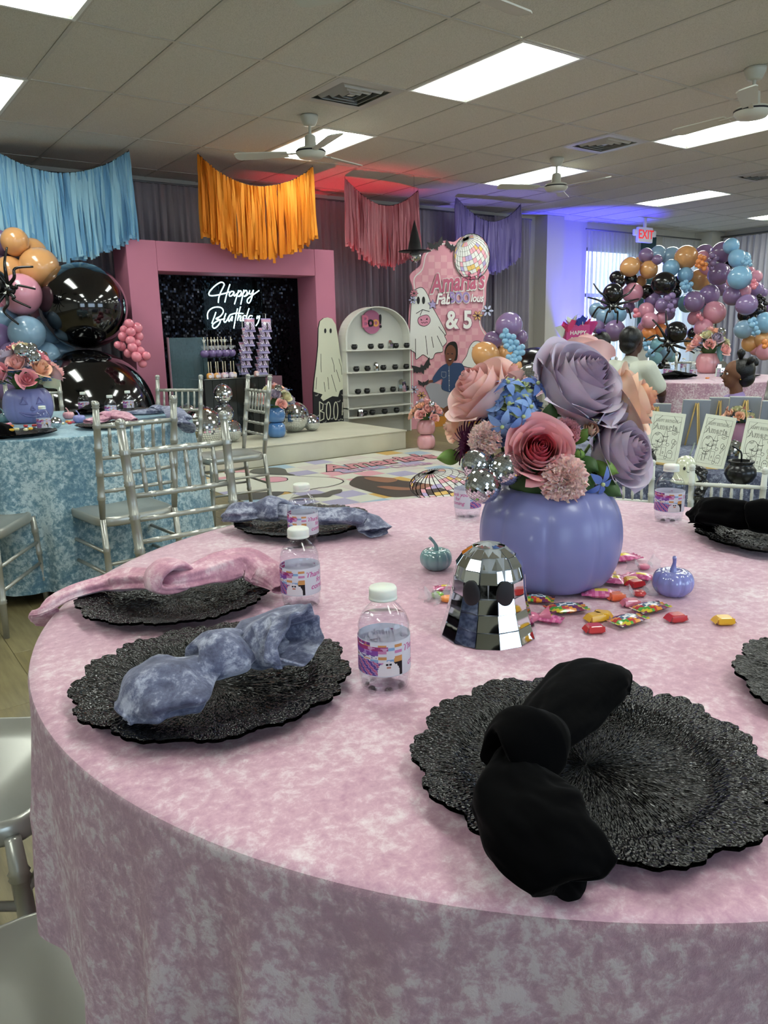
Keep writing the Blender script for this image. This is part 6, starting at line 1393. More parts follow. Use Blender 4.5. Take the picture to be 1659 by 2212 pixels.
# canvases on easels
CVW, CVH = .18, .24; ED = mat('canvas_edge', 'cdd0bf', .8); EASEL = mat('easel_wood', 'bda061', .5); CBACK = mat('canvas_back', '8f949c', .8)
def art(mb_txt):
    b = MB(); Mz = Matrix.Identity(4); S = lambda pts, w=.0017, c=False: stroke(pts, w, b, .0006, Mz, c)
    S([(.018, .018), (.162, .018), (.162, .222), (.018, .222)], .0012, True)
    S([(.02, .15), (.03, .165), (.02, .18), (.035, .2), (.06, .222)]); S([(.162, .2), (.145, .192), (.135, .205), (.12, .222)]); S([(.018, .08), (.05, .085)]); S([(.1, .15), (.13, .155), (.162, .15)])
    S([(x, y) for x, y in ell(.055, .105, .03, .036, 26)], .0017, True)
    # castle
    for x0, x1, y0, y1 in ((.058, .084, .04, .098), (.084, .105, .085, .125), (.084, .108, .035, .075), (.042, .06, .03, .06)): S([(x0, y0), (x1, y0), (x1, y1), (x0, y1)], .0017, True)
    for cx, cy, w, h in ((.071, .098, .018, .024), (.0945, .125, .017, .042), (.05, .06, .014, .02)): S([(cx-w, cy+.004), (cx-w*.6, cy-.001), (cx, cy-.003), (cx+w*.6, cy-.001), (cx+w, cy+.004)]); S([(cx-w*.6, cy), (cx, cy+h), (cx+w*.6, cy)])
    for x, y in ((.066, .075), (.076, .075), (.09, .105), (.1, .105), (.066, .06), (.095, .05)): S(ell(x, y, .003, .005, 10), .0015, True)
    # ghosts, pumpkin, balloons, bats
    S([(.118, .03), (.118, .052), (.124, .062), (.134, .064), (.143, .058), (.145, .045), (.143, .03), (.138, .024), (.134, .031), (.129, .024), (.124, .031)], .0017, True)
    for x in (.128, .136): b.prism(ell(x, .05, .0018, .0032, 8), .0004, .0007)
    S(ell(.112, .028, .007, .006, 14), .0016, True); S([(.026, .03), (.03, .05), (.038, .055), (.045, .045), (.044, .03)], .001); S(ell(.14, .105, .009, .011, 14), .0016, True); S(ell(.15, .1, .007, .009, 14), .0016, True); S([(.14, .094), (.135, .07)]); S([(.15, .091), (.138, .07)])
    for x, y, s_ in ((.05, .13, .012), (.055, .1, .01), (.14, .14, .016)): S(bat(x, y, s_, .2), .0015, True)
    S([(.105, .085), (.112, .08), (.12, .085), (.12, .092), (.112, .095), (.105, .092)], .0016, True)
    b.build_line = b; return b
LINE = mat('line_grey', '2c2d2b', .7); ARTM = art(None).mesh('drawing', LINE)
def textpair(txt, w, y, hs=1):
    o_ = []; 
    for off, z, m_ in ((.035, .0009, LINE), (-.004, .0014, ED)):
        me = text_mesh(txt, 1, m_, 0, off, 0, spacing=1.22); xs_ = [v.co.x for v in me.vertices]; k_ = w/(max(xs_)-min(xs_)); o_.append((me, Matrix.Translation((.088, y, z)) @ Matrix.Diagonal((k_, k_*hs, 1, 1))))
    return o_
TP = textpair('HAPPY BIRTHDAY', .118, .198, 1.5)+textpair('Amaria', .128, .168, 1.0)
def canvas(bl, br, tl, label, front=True, legs=True):
    bl, br, tl = V(bl), V(br), V(tl); M_ = frame(bl, br-bl, tl-bl); sx_ = (br-bl).length/CVW; sy_ = (tl-bl).length/CVH
    M_ = M_ @ Matrix.Diagonal((sx_, sy_, 1, 1)); M2 = M_ if front else M_
    t = thing('canvas_board', label, 'canvas', group='small canvases on easels', mx=M2)
    b = MB(); b.bbox((0, 0, -.012), (CVW, CVH, 0), .0015); b.build('panel', ED if front else CBACK, t)
    if front:
        d_ = link('drawing', ARTM, t)
        for me, m_ in TP: link('lettering', me, t, mx=m_)
    else:
        b = MB(); b.bbox((-.002, -.002, -.016), (CVW+.002, CVH+.002, -.010), .001); b.build('canvas_face', ED, t)
    e = thing('easel', 'small wooden easel of the '+label, 'easel', group='miniature wooden easels', mx=M_)
    zf = 0.002 if not front else -.014; Mi = M_.inverted(); s_ = 1 if not front else -1
    topc = V((CVW/2, CVH*.93, zf)); 
    for dx in (-.06, .06):
        b = MB(); b.tube([(CVW/2+dx*.12, CVH*.95, zf+s_*.006), (CVW/2+dx, -.035/sy_, zf+s_*.008)], .0055, 6); b.build('leg', EASEL, e)
    tw = M_ @ V((CVW/2, CVH*.93, zf+s_*.008)); back = (M_.to_3x3() @ V((0, 0, s_))).normalized(); back.z = 0; back.normalize(); ft = V((tw.x, tw.y, TK+.006))+back*.11
    b = MB(); b.tube([Mi @ tw, Mi @ ft], .005, 6); b.build('rear_leg', EASEL, e)
    b = MB(); b.bbox((CVW/2-.065, -.012, -.014 if front else -.02), (CVW/2+.065, -.001, .014), .002); b.build('ledge', EASEL, e); return t
def cz(px, py, D, z=None): return atd(px, py, D)
ordc = ['left', 'middle', 'right']
for i, (TL_, TR_, BR_, BL_, D) in enumerate((((1407,887),(1482,890),(1462,1005),(1388,996),3.62), ((1516,892),(1593,898),(1562,1017),(1494,1005),3.5), ((1611,901),(1690,908),(1668,1030),(1589,1018),3.38))):
    bl = atd(*BL_, D+.02); br = atd(*BR_, D-.04); tl = atd(*TL_, D+.1)
    canvas(bl, br, tl, 'white colouring canvas facing the camera, %s of the three' % ordc[i])
for i, (cx, ty, D, w) in enumerate(((1415,872,4.35,60), (1500,864,4.2,58), (1549,859,4.3,44), (1603,858,4.1,66), (1668,867,4.0,60))):
    # seen from behind: local x runs to picture left so that the face looks away
    bl = atd(cx+w/2+4, ty+108, D); br = atd(cx-w/2+4, ty+106, D+.03); tl = atd(cx+w/2+2, ty, D-.07)
    # frame normal must point at the camera-side back, so mirror order: use left-to-right and front=False
    bl2 = atd(cx-w/2-6, ty+106, D+.03); br2 = atd(cx+w/2-6, ty+108, D); tl2 = atd(cx-w/2, ty, D-.06)
    canvas(bl2, br2, tl2, 'canvas seen from behind, %s from left in the rear row' % ordn[i], False)
# mugs
GHO = mat('ghost_ceramic', 'd9dcc0', .12, coat=1)
def tkz(px, py): return atz(px, py, TK)
p = tkz(1479, 1043); t = thing('ghost_mug', 'white smiling ghost cup with a clear straw on the craft table', 'cup', (p.x, p.y, TK+.001), facecam(p.x, p.y)+.25)
q = MB(); q.lathe([(.001, 0), (.052, .0), (.056, .006), (.05, .014), (.045, .03), (.043, .055), (.041, .075), (.033, .098), (.018, .11), (.004, .113)], 48, fr=lambda a, k: 1+(.05*sin(6*a) if k < .35 else 0)); q.build('body', GHO, t)
for k in (-1, 1): q = MB(); q.sphere((.0415, k*.0155, .066), .0052, 12, 8, (.5, 1, 1.35)); q.build('eye', INK, t)
q = MB(); q.tube(catmull([(.0435, -.006, .056), (.0445, -.003, .051), (.0445, .003, .051), (.0435, .006, .056)], 4), .0009, 6); q.build('smile', INK, t)
q = MB(); q.tube([(-.0, .01, .105), (-.005, .03, .165)], .0035, 8); q.build('straw', ac, t)
for (px, py, lb, r_) in ((1601, 1052, 'black cauldron cup with a bent black straw on the craft table', 1.05), (1392, 1014, 'black cauldron cup partly hidden behind the big roses', .9)):
    p = tkz(px, py); t = thing('cauldron_mug', lb, 'cup', (p.x+.04, p.y+.03, TK+.001), 0); q = MB()
    q.lathe([(.001, 0), (.028, .001), (.045, .015), (.058, .04), (.055, .06), (.045, .074), (.041, .08), (.047, .088), (.047, .093), (.04, .093), (.038, .082), (.001, .08)], 40); q.build('pot', CAULD, t)
    q = MB(); q.tube(catmull([(.0, 0, .08), (-.004, .0, .12), (-.01, .01, .135), (-.035, .02, .15)], 4), .0035, 8); q.build('straw', CAULD, t); t.scale = (r_,)*3
pv = atz(1590, 965, TK); t = thing('pumpkin_vase', 'mauve vase with small bouquet between the middle and right canvases', 'vase', (pv.x, pv.y, TK+.001))
q = MB(); q.lathe([(.03, 0), (.05, .01), (.058, .06), (.055, .11), (.045, .13), (.04, .128), (.03, .02)], 32); q.build('body', mat('vase_mauve', 'a8788e', .5), t)
bouquet((pv.x, pv.y, TK+.12), .15, .12, 'small bouquet between the middle and right canvases', 31, balls=0, cols=('peach', 'cream', 'peachpink'))
p = tkz(1578, 1012); mirror_ball((p.x+.1, p.y+.05, TK+.058), .055, 20, 'silver glitter ball on the craft table between canvases')
p = tkz(1570, 1040)
# white chairs
for i, (lx, rx, y) in enumerate(((1290, 1390, 1000), (1497, 1650, 1017), (1760, 1930, 1040))):
    l_ = atz(lx, y, .66); r_ = atz(rx, y+3, .66); c_ = (l_+r_)/2; d_ = V((.866, .5, 0)); s_ = .72; cc = c_+d_*.255*s_
    chair((cc.x, cc.y), (cc.x+d_.x, cc.y+d_.y), ('low white chair at the craft table, left one behind the lavender pumpkin', 'low white chair at the craft table with its back towards the big table', 'low white chair at the craft table beyond the right edge')[i], CHW, s_, 'white child-size chairs')
pb = atz(1512, 1040, .52); q = MB()
pth = [V((pb.x, pb.y, .655)), V((pb.x+.01, pb.y-.005, .62)), V((pb.x-.005, pb.y, .56)), V((pb.x, pb.y, .46))]
napkin([atz(1505, 1010, .655), atz(1516, 1022, .64), atz(1517, 1045, .60), atz(1510, 1072, .56), atz(1508, 1095, .50)], [.022, .03, .022, .018, .02], [.01, .02, .012, .01, .008], mat('black_bag', '0c0c0f', .25, coat=.4), 'black satin bag strap hung on the white chair post', knot=.3, kr=0, ns=40, nr=28, name='satin_sash')
# ================================================================== FOREGROUND TABLE
random.seed(99)
_, o = cloth_table(TC, .758, .7603, .03, velP, 'near pink velvet cloth', 30, .034, .018, 1, nth=640, crease=True); tag(o, 'pink crushed velvet tablecloth of the near table filling the foreground', 'tablecloth', 'velvet tablecloths')
TZ = .7612
def T(px, py, z=TZ): return atz(px, py, z)
# chargers
def plate_px(L_, R_, F_, B_, rz, label, tilt=(0, 0), s=1):
    l, r, f, b_ = [atz(*p, .778) for p in (L_, R_, F_, B_)]; c = (l+r)/2; d = (r-l).length/2
    return charger(c.x, c.y, TZ, rz, label, s=s)
charger(.545, .430, TZ, .2, 'nearest black scalloped charger plate, under the black napkin at lower right', s=1.06)
charger(.336, .827, TZ, 2.1, 'black scalloped charger plate at left under the grey-blue napkin', s=1.04)
charger(.420, 1.165, TZ, 4.0, 'black charger plate at left rear under the long pink napkin', s=.98)
charger(.835, 1.463, TZ, 1.1, 'black charger plate at the back edge under the grey napkin', s=.98)
charger(1.495, .735, TZ, 5.1, 'black charger plate at the right rear under the black napkin', s=.98)
charger(.925, .318, TZ, 3.3, 'black charger plate just entering at the right edge', s=1.0)
def W(px, py, z): return atz(px, py, z)
# grey-blue napkin on left plate
napkin([W(265,1545,.785), W(330,1500,.80), W(400,1470,.805), W(478,1425,.815), W(540,1410,.81), W(605,1390,.815), W(660,1385,.822)], [.022, .054, .062, .030, .022, .05, .062, .054], [.014, .03, .032, .022, .020, .034, .040, .040], NAPG,
       'grey-blue crushed velvet napkin knotted on the left charger plate', 'velvet napkins', .5, .024, 6, 2.0, (.6, 2.6), corner=.2)
napkin([W(100,1345,.735), W(96,1320,.765), W(150,1285,.785), W(235,1262,.79), W(300,1255,.80), W(385,1255,.815), W(455,1240,.81), W(520,1225,.81), W(575,1240,.80), W(603,1275,.785)], [.02, .022, .018, .018, .032, .03, .026, .036, .036, .034, .012], [.010, .010, .012, .014, .022, .022, .022, .028, .028, .022, .01], NAPP,
       'long pink velvet napkin knotted on the left rear charger, trailing off the table', 'velvet napkins', .53, .022, 6, 5.0, (.5, .8), ns=150)
napkin([W(487,1120,.785), W(525,1110,.80), W(590,1108,.80), W(650,1115,.80), W(705,1118,.80), W(755,1118,.798), W(795,1130,.785), W(815,1152,.772)], [.02, .04, .032, .026, .035, .036, .034, .035], [.012, .026, .024, .022, .022, .022, .02, .014], NAPG,
       'grey velvet napkin on the back charger behind the two water bottles', 'velvet napkins', .28, .02, 6, 8.0, (.6, 1.2))
napkin([W(1325,1470,.800), W(1275,1478,.812), W(1215,1545,.812), W(1150,1615,.815), W(1110,1660,.812), W(1118,1730,.806), W(1165,1800,.800), W(1225,1855,.792), W(1275,1905,.780)], [.034, .040, .036, .028, .024, .040, .046, .044, .030], [.020, .026, .030, .028, .024, .030, .034, .032, .026], NAPK,
       'black velvet napkin knotted across the nearest charger plate', 'velvet napkins', .42, .024, 3, 3.0, (1.1, 1.6), kw=.026, corner=.7)
napkin([W(1490,1120,.785), W(1540,1112,.80), W(1600,1120,.81), W(1650,1128,.81), W(1720,1135,.80), W(1790,1150,.79)], [.035, .055, .042, .03, .05, .03], [.016, .036, .036, .028, .03, .02], NAPK,
       'black velvet napkin on the right rear charger plate', 'velvet napkins', .6, .024, 3, 6.0, (1.2, .8))
# bottles
for px, py, dr, lb in ((832,1500,-1.6,'nearest small water bottle standing between the two front charger plates'), (652,1318,-2.1,'water bottle in front of its twin beside the long pink napkin'), (657,1182,-2.1,'water bottle behind the other one, before the back charger'),
                       (1010,1122,-5.9,'water bottle half hidden behind the mirror balls of the vase'), (1443,1130,-1.4,'water bottle right of the lavender pumpkin vase')):
    p = T(px, py); d = V((p.x, p.y)).normalized(); bottle(p.x+d.x*.022, p.y+d.y*.022, TZ, lb, facecam(p.x, p.y)+dr-.2)
# pumpkin vase
PVC = atz(1185, 1256, TZ); _d = (PVC-V((0,0,CZ))).dot(fwd); PR, PH = pxr(149, _d), pxr(205, _d)/cos(PITCH)*1.0
pumpkin_vase(PVC, PR, PH, PVG, 'large lavender painted pumpkin vase in the middle of the near table', rz=.35, depth=.03)
q = MB(); q.lathe([(.5*PR, PH-.06), (.55*PR, PH-.02), (.60*PR, PH+.01), (.45*PR, PH+.05), (.01, PH+.08)], 20); o = q.build('floral_foam', LEAF); o.location = PVC; tag(o, 'dark green floral foam and moss filling the lavender pumpkin vase', 'floral foam')
# small pumpkins
p = T(942, 1238); mini_pumpkin((p.x+.017, p.y+.02, TZ), pxr(39, 1.36)*.92, mat('teal_glaze', '7aa0a3', .15, coat=1), 'teal ceramic mini pumpkin left of the vase', lean=(.35, .1))
p = T(1462, 1296); mini_pumpkin((p.x+.017, p.y+.02, TZ), pxr(47, 1.2)*.95, mat('lav_glaze', '8386c2', .15, coat=1), 'lavender ceramic mini pumpkin right of the vase', lean=(.3, -.1))
# faceted mirror ghost: every mirror facet a piece
gp = T(1052, 1392); G = (gp.x+.034, gp.y+.034); gt = thing('mirror_ghost', 'large faceted mirror ghost with two black oval eyes standing before the vase', 'ghost figure', (G[0], G[1], TZ), facecam(*G)+.0, 'silver ghost figures')
rows_ = [(0, .066), (.020, .0595), (.042, .0535), (.062, .0495), (.082, .048), (.098, .044), (.112, .035), (.122, .021), (.127, .004)]
gt.scale = (1.05, 1.05, 1.05)
NS = 13; b = MB(); b.smooth = False; b.lathe([(r*.965, z+.0003) for z, r in rows_], NS); b.build('core', GROUT, gt)
FM = {}
for j in range(len(rows_)-1):
    z0, r0 = rows_[j]; z1, r1 = rows_[j+1]; q = MB(); q.smooth = False; a = pi/NS*.965; n0 = V((r0*cos(a), 0, 0))
    vs = [(r0*cos(a)/1, -r0*sin(a), z0+.0006), (r0*cos(a), r0*sin(a), z0+.0006), (r1*cos(a), r1*sin(a), z1-.0006), (r1*cos(a), -r1*sin(a), z1-.0006)]; vs2 = [(x-.0016, y, z) for x, y, z in vs]
    q.add(vs+vs2, [(0,1,2,3), (7,6,5,4), (0,4,5,1), (1,5,6,2), (2,6,7,3), (3,7,4,0)]); me = q.mesh('mirror_facet', MIRROR)
    for i in range(NS):
        o = link('mirror_facet', me, gt); o.rotation_euler = (random.gauss(0, .012), random.gauss(0, .012), 2*pi*i/NS)
for k in (-1, 1):
    q = MB(); q.sphere((0,0,0), .0125, 20, 12, (.35, 1, 1.5)); o = q.build('eye', INK, gt); o.location = (.0478*cos(.42), k*.0215, .068); o.rotation_euler = (0, .06, k*.42)
# sweets ---------------------------------------------------------------------
def pillow(w, h, t, m, ends=True, twist=False, n=10):
    b = MB()
    for s in (1, -1):
        def fn(u, v):
            x = (u-.5)*w; y = (v-.5)*h*s; e = max(0, (sin(pi*u)*sin(pi*v)))**.5; return (x, y, t*.5+s*t*.5*e+.0008*noise.noise(V((x*300, y*300, s))))
        b.grid(fn, n, n)
    if ends:
        for s in (-1, 1):
            vs = []; 
            for k in range(9): yy_ = (k/8-.5)*h*1.0; vs += [(s*w*.5, yy_*.98, t*.5), (s*w*(.60+.02*(k % 2)), yy_*1.04, t*.5+.001*(k % 2))]
            b.add(vs, [(2*k, 2*k+1, 2*k+3, 2*k+2) for k in range(8)])
    return b
def foil(name, fn):
    me_m = attr_mat('sweet_foil', .25, coat=.7); b = pillow(.034, .022, .009, None); me = b.mesh(name, me_m); a = me.color_attributes.new('Col', 'FLOAT_COLOR', 'CORNER'); i = 0
    for p in me.polygons:
        c = p.center; col = L(fn(c.x/.034+.5, c.y/.022+.5))
        for _ in p.loop_indices: a.data[i].color = col; i += 1
    return me
def rainbow(u, v):
    if .3 < v < .72 and .22 < u < .8: return 'e8e8ea' if (int(u*26)+int(v*9)) % 2 else '4c6a80'
    k = int(u*7+v*5) % 6
    return ('7a2a48', 'c8b030', '4f9a3a', 'b83a34', 'd98a2c', '5a2a5c')[k]
def pinkw(u, v): return 'e7c63a' if abs(u-.5) < .22 and abs(v-.5) < .2 else ('c65488', 'd87aa2', 'b94a7c')[int(u*12+v*3) % 3]
FR = foil('wrapper', rainbow); FP = foil('wrapper', pinkw)
def sweet_pack(px, py, me, rz, s, label, grp, z=TZ+.0006, tilt=0, word=None):
    p = T(px, py, z); t = thing('candy_packet', label, 'sweet', (p.x, p.y, z), rz, grp); t.scale = (s, s, s); t.rotation_euler = (tilt, 0, rz); w_ = link('wrapper', me, t)
    if word:
        m_ = text_mesh(word, .0075, PLASTIC_W, .0003, .0002, .2); link('lettering', m_, w_, mx=Matrix.Translation((0, 0, .0094)))
    return t
camrz = -.62
sweet_pack(1222, 1322, FR, camrz+.15, 1.55, 'rainbow sweet packet lying nearest in front of the vase, left one', 'rainbow sweet packets', word='SWEETS'*0 or None)
sweet_pack(1355, 1347, FR, camrz+.55, 1.45, 'rainbow sweet packet in front of the red sweet', 'rainbow sweet packets')
sweet_pack(1403, 1320, FR, camrz+.45, 1.45, 'rainbow sweet packet behind the front one, before the lavender mini pumpkin', 'rainbow sweet packets')
sweet_pack(1160, 1300, FR, camrz-.3, 1.3, 'rainbow sweet packet tucked between ghost and vase', 'rainbow sweet packets')
for px, py, rz, s, lb in ((1180,1342,camrz-.5,1.2,'crumpled pink wrapped bubble gum right of the mirror ghost'), (1298,1290,camrz-.2,1.5,'pink foil packet leaning on the front right of the vase'), (1330,1258,camrz+1.2,1.3,'pink foil packet standing beside the vase'), (1385,1252,camrz-.6,1.3,'pink foil packet left of the lavender mini pumpkin'), (1345,1212,camrz+.3,1.6,'pink sweet packet with yellow label behind the vase'), (1268,1275,camrz+.8,1.2,'pink foil packet against the vase base'), (962,1275,camrz,1.0,'pink sweet behind the ghost on its left')):
    sweet_pack(px, py, FP, rz, s, lb, 'pink sweet packets')
for px, py, w, lb in ((1147,1345,1.0,'pink twisted gum right beside the mirror ghost'),):
    p = T(px, py); t = thing('wrapped_gum', lb, 'sweet', (p.x, p.y, TZ+.001), camrz); q = MB(); q.sphere((0, 0, .008), .0105, 14, 10, (1.2, .9, .75)); q.build('gum', sweetm[0], t)
    for s in (-1, 1): q = MB(); q.lathe([(.002, .0), (.008, .008), (.012, .016)], 12, orient((s*.011, 0, .008), (s, 0, .1)), fr=lambda a, k: 1+.3*sin(5*a)*k, cap=False); q.build('twist', sweetm[0], t)
def cube_sweet(px, py, m, rz, lb, z=TZ, grp='square chewy sweets'):
    p = T(px, py, z); t = thing('chewy_sweet', lb, 'sweet', (p.x, p.y, z+.0004), rz, grp); q = MB(); q.bbox((-.0115, -.0095, 0), (.0115, .0095, .0115), .0022); q.build('sweet', m, t)
    q = MB()
    for s in (-1, 1): q.add([(s*.0115, -.008, .009), (s*.0115, .008, .009), (s*.0155, .0095, .003), (s*.0155, -.0095, .003)], [(0,1,2,3)])
    q.add([(-.0115, -.0097, .0113), (.0115, -.0097, .0113), (.0115, -.0115, .004), (-.0115, -.0115, .004)], [(0,1,2,3)]); q.build('wax_wrapper', m, t); return t
SY_, SR_, SP_, SO_ = [mat('chew_'+k, v, .25, coat=.8) for k, v in (('yellow', 'e4b02e'), ('red', 'c02a2c'), ('pinkc', 'dd7890'), ('orangec', 'e2663a'))]
for px, py, m_, rz, lb in ((1563,1348,SY_,camrz,'yellow square sweet lying alone far right'), (1460,1342,SR_,camrz+.2,'red square sweet before the lavender mini pumpkin'), (1286,1342,SY_,camrz+.3,'yellow square sweet, left of the yellow pair'), (1300,1337,SY_,camrz-.4,'yellow square sweet, right of the yellow pair'), (1284,1366,SR_,camrz+.1,'red square sweet in front of the yellow pair'), (1363,1310,SP_,camrz,'pink square sweet behind the rainbow packets'), (1364,1262,SY_,camrz,'yellow square sweet among pink packets by the vase'), (1372,1268,SR_,camrz+.4,'red square sweet under the yellow one by the vase'), (1330,1296,SO_,camrz+.2,'orange sweet in front of the pink packets'), (1312,1245,SY_,camrz,'small yellow sweet beside the vase'), (1642,1425,SP_,camrz,'pale pink sweet at the right edge of the picture')):
    cube_sweet(px, py, m_, rz, lb)
CELLO = mat('cellophane', 'e3e6ea', .1, trans=.5, alpha=.45)
for px, py, m_, lb in ((1390,1230,'pink','round red hard sweet in clear wrapper behind the lavender mini pumpkin'), (1380,1288,'red','round red hard sweet in clear wrapper left of the mini pumpkin'), (945,1292,'green','green wrapped sweet left of the mirror ghost'), (965,1300,'orange','yellow wrapped sweet left of the mirror ghost')):
    mm_ = mat('sweet_green', '7fb04a', .2, coat=1) if m_ == 'green' else [x for x in sweetm if x.name == 'sweet_'+m_][0]
    p = T(px, py); t = thing('hard_sweet', lb, 'sweet', (p.x, p.y, TZ+.001), camrz+.4, 'clear wrapped hard sweets'); q = MB(); q.lathe([(.001, 0), (.009, .001), (.0115, .0045), (.009, .008), (.004, .0085), (.001, .0075)], 20); q.build('sweet', mm_, t)
    for s in (-1, 1): q = MB(); q.lathe([(.003, 0), (.009, .008), (.014, .018)], 14, orient((s*.010, 0, .0045), (s, 0, .15)), fr=lambda a, k: 1+.35*sin(5*a+k)*k, cap=False); q.build('wrapper_end', CELLO, t)

# flower arrangement -----------------------------------------------------------
FD = _d-.01     # forward depth of the vase axis
def A(px, py, dd=0): return atd(px, py, FD+dd)
R_, U_, F_ = rgt, upv, fwd     # picture right, up, away expressed in world axes
def dirn(r, u, toward): return (R_*r+U_*u-F_*toward).normalized()
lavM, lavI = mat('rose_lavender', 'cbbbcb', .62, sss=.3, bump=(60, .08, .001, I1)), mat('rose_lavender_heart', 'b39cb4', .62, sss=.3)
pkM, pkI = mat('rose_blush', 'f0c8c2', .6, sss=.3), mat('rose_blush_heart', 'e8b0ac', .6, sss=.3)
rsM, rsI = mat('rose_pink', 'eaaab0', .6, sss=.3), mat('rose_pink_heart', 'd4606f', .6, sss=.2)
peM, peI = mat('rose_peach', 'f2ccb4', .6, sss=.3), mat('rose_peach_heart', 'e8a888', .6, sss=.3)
random.seed(5)
rose(A(1226, 858, -.0), dirn(.42, .52, .72), .082, lavM, 'large lavender rose at the top of the near bouquet', n=30, sep=True, mi=lavI, open_=1.12, group='near bouquet roses')
rose(A(1060, 868, .0), dirn(-.6, .55, .35), .064, pkM, 'blush pink rose leaning out at the left of the near bouquet', n=22, sep=True, mi=pkI, open_=1.1, group='near bouquet roses')
rose(A(1312, 985, -.0), dirn(.62, .15, .75), .066, lavM, 'lavender rose at the right of the near bouquet', n=26, sep=True, mi=lavI, open_=1.15, group='near bouquet roses')
rose(A(1160, 985, -.075), dirn(-.05, .22, .95), .054, rsM, 'pink rose facing forward in the middle of the near bouquet', n=28, sep=True, mi=rsI, open_=1.08, group='near bouquet roses')
rose(A(1330, 878, .04), dirn(.8, .25, .35), .062, peM, 'peach rose spreading at the right rear of the near bouquet', n=20, sep=True, mi=peI, open_=1.25, group='near bouquet roses')
rose(A(1262, 790, .09), dirn(.1, .9, -.1), .052, pkM, 'blush pink rose behind the large lavender one', n=18, sep=True, mi=pkI, group='near bouquet roses')
rose(A(1000, 925, .06), dirn(-.9, .1, .2), .032, peM, 'small cream peach rose at the far left of the near bouquet', n=14, sep=True, mi=peM, group='near bouquet roses')
rose(A(1275, 935, -.055), dirn(-.1, .4, .8), .022, peM, 'peach rosebud beside the pink rose', n=10, sep=True, mi=peM, open_=.6, group='near bouquet roses')
rose(A(1105, 835, .03), dirn(.1, .9, .2), .034, pkM, 'small blush rose petal cluster behind the blue florets', n=12, sep=True, mi=pkI, group='near bouquet roses')
def carnation(loc, d, R, m, label):
    t = thing('carnation', label, 'flower', group='near bouquet carnations', mx=orient(loc, d)); ms = []
    for s_ in range(4):
        b = MB()
        def fn(u, v):
            a = (u-.5)*1.5*(.3+v*.7); r = R*v; fr_ = .10*R*v*v*sin(u*19+s_*2)+.12*R*v**3*sin(u*43+s_); return (r*cos(a), r*sin(a), R*.25*sin(v*2)+fr_*1.5)
        b.grid(fn, 26, 6); ms.append(b.mesh('petal', m))
    for i in range(34):
        k = i/33; o = link('petal', ms[i % 4], t, mx=Matrix.Rotation(i*2.4, 4, 'Z') @ Matrix.Translation((0, 0, R*(.35-.35*k))) @ Matrix.Rotation(-(1.25-1.35*k), 4, 'Y') @ Matrix.Scale(.62+.38*k, 4))
    q = MB(); q.lathe([(R*.08, -R*.7), (R*.22, -R*.5), (R*.2, 0)], 12); q.build('calyx', LEAF2, t); return t
CAR = mat('carnation_coral', 'ffcfc8', .65, sss=.5); CAR2 = mat('carnation_pink', 'e698a2', .65, sss=.25)
carnation(A(1215, 1035, -.10), dirn(.1, -.1, .95), .040, CAR, 'coral carnation drooping over the rim of the lavender vase')
carnation(A(1052, 950, -.06), dirn(-.45, .2, .85), .030, CAR, 'coral carnation at the left above the mirror balls')
carnation(A(1222, 935, -.06), dirn(.2, .4, .85), .024, CAR2, 'small deep pink carnation above the pink rose')
# purple daisy, seen from the side
t = thing('purple_daisy', 'deep purple many-petalled daisy at the left of the near bouquet', 'flower', mx=orient(A(1032, 962, -.02), dirn(-.92, .05, .25)))
PUR = mat('petal_plum', '5c1f47', .5, sss=.1); b = MB(); b.grid(lambda u, v: (v*.052, (u-.5)*.011*sin(min(1, v*1.6+.1)*pi/1.0)**.5 if v < .99 else 0, .014*sin(v*2.6)-.01*v-.002*cos((u-.5)*6)), 4, 10); pmm = b.mesh('petal', PUR)
for l_ in range(4):
    for i in range(16): link('petal', pmm, t, mx=Matrix.Rotation(2*pi*(i+.5*(l_ % 2))/16, 4, 'Z') @ Matrix.Translation((.004, 0, .004*l_)) @ Matrix.Rotation(.35-.38*l_, 4, 'Y') @ Matrix.Scale(1-.12*l_, 4))
q = MB(); q.sphere((0,0,.008), .011, 14, 8, (1,1,.5)); q.build('centre', mat('daisy_centre', '6a5a2a', .8), t)
# blue florets
BLF = [mat('floret_%d' % i, c, .55, sss=.15) for i, c in enumerate(('6a88c4', '84a2d4', '5872b4', 'a6b8d6'))]; GRF = mat('floret_green', 'b3bf86', .6)
t = thing('hydrangea', 'blue hydrangea head with pale green centre at the left of the near bouquet', 'flower', tuple(A(1105, 900, -.02)))
fl_me = []
for m_ in BLF+[GRF]:
    b = MB()
    for k in range(5):
        a = k*2*pi/5; b.grid(lambda u, v: ((.0015+.0125*v)*cos(a)-sin(a)*(u-.5)*.0125*sin(.25+v*2.7), (.0015+.0125*v)*sin(a)+cos(a)*(u-.5)*.0125*sin(.25+v*2.7), .0045*v*v+.001*cos((u-.5)*6)), 3, 5)
    b.sphere((0, 0, .001), .0018, 6, 4); fl_me.append(b.mesh('floret', m_))
rnd = random.Random(3)
for i in range(95):
    th = rnd.uniform(0, 6.28); z = rnd.uniform(-.9, 1); rr = sqrt(1-z*z); dl = R_*(rr*cos(th))*1.0+U_*z*1.25-F_*abs(rr*sin(th)); p = V((dl.x*.040, dl.y*.040, dl.z*.044))*rnd.uniform(.85, 1.12)
    pale = (dl.dot(U_) > -.1 and abs(dl.dot(R_)) < .5 and rnd.random() < .45)
    link('floret', fl_me[4 if pale else rnd.choice((0, 0, 1, 1, 2, 3))], t, mx=orient(p, dl+V((rnd.uniform(-.4, .4),)*3), rnd.random()*6, rnd.uniform(.9, 1.35)))
q = MB(); q.sphere((0,0,0), .034, 14, 10, (1, 1, 1.1)); q.build('stems', LEAF, t)
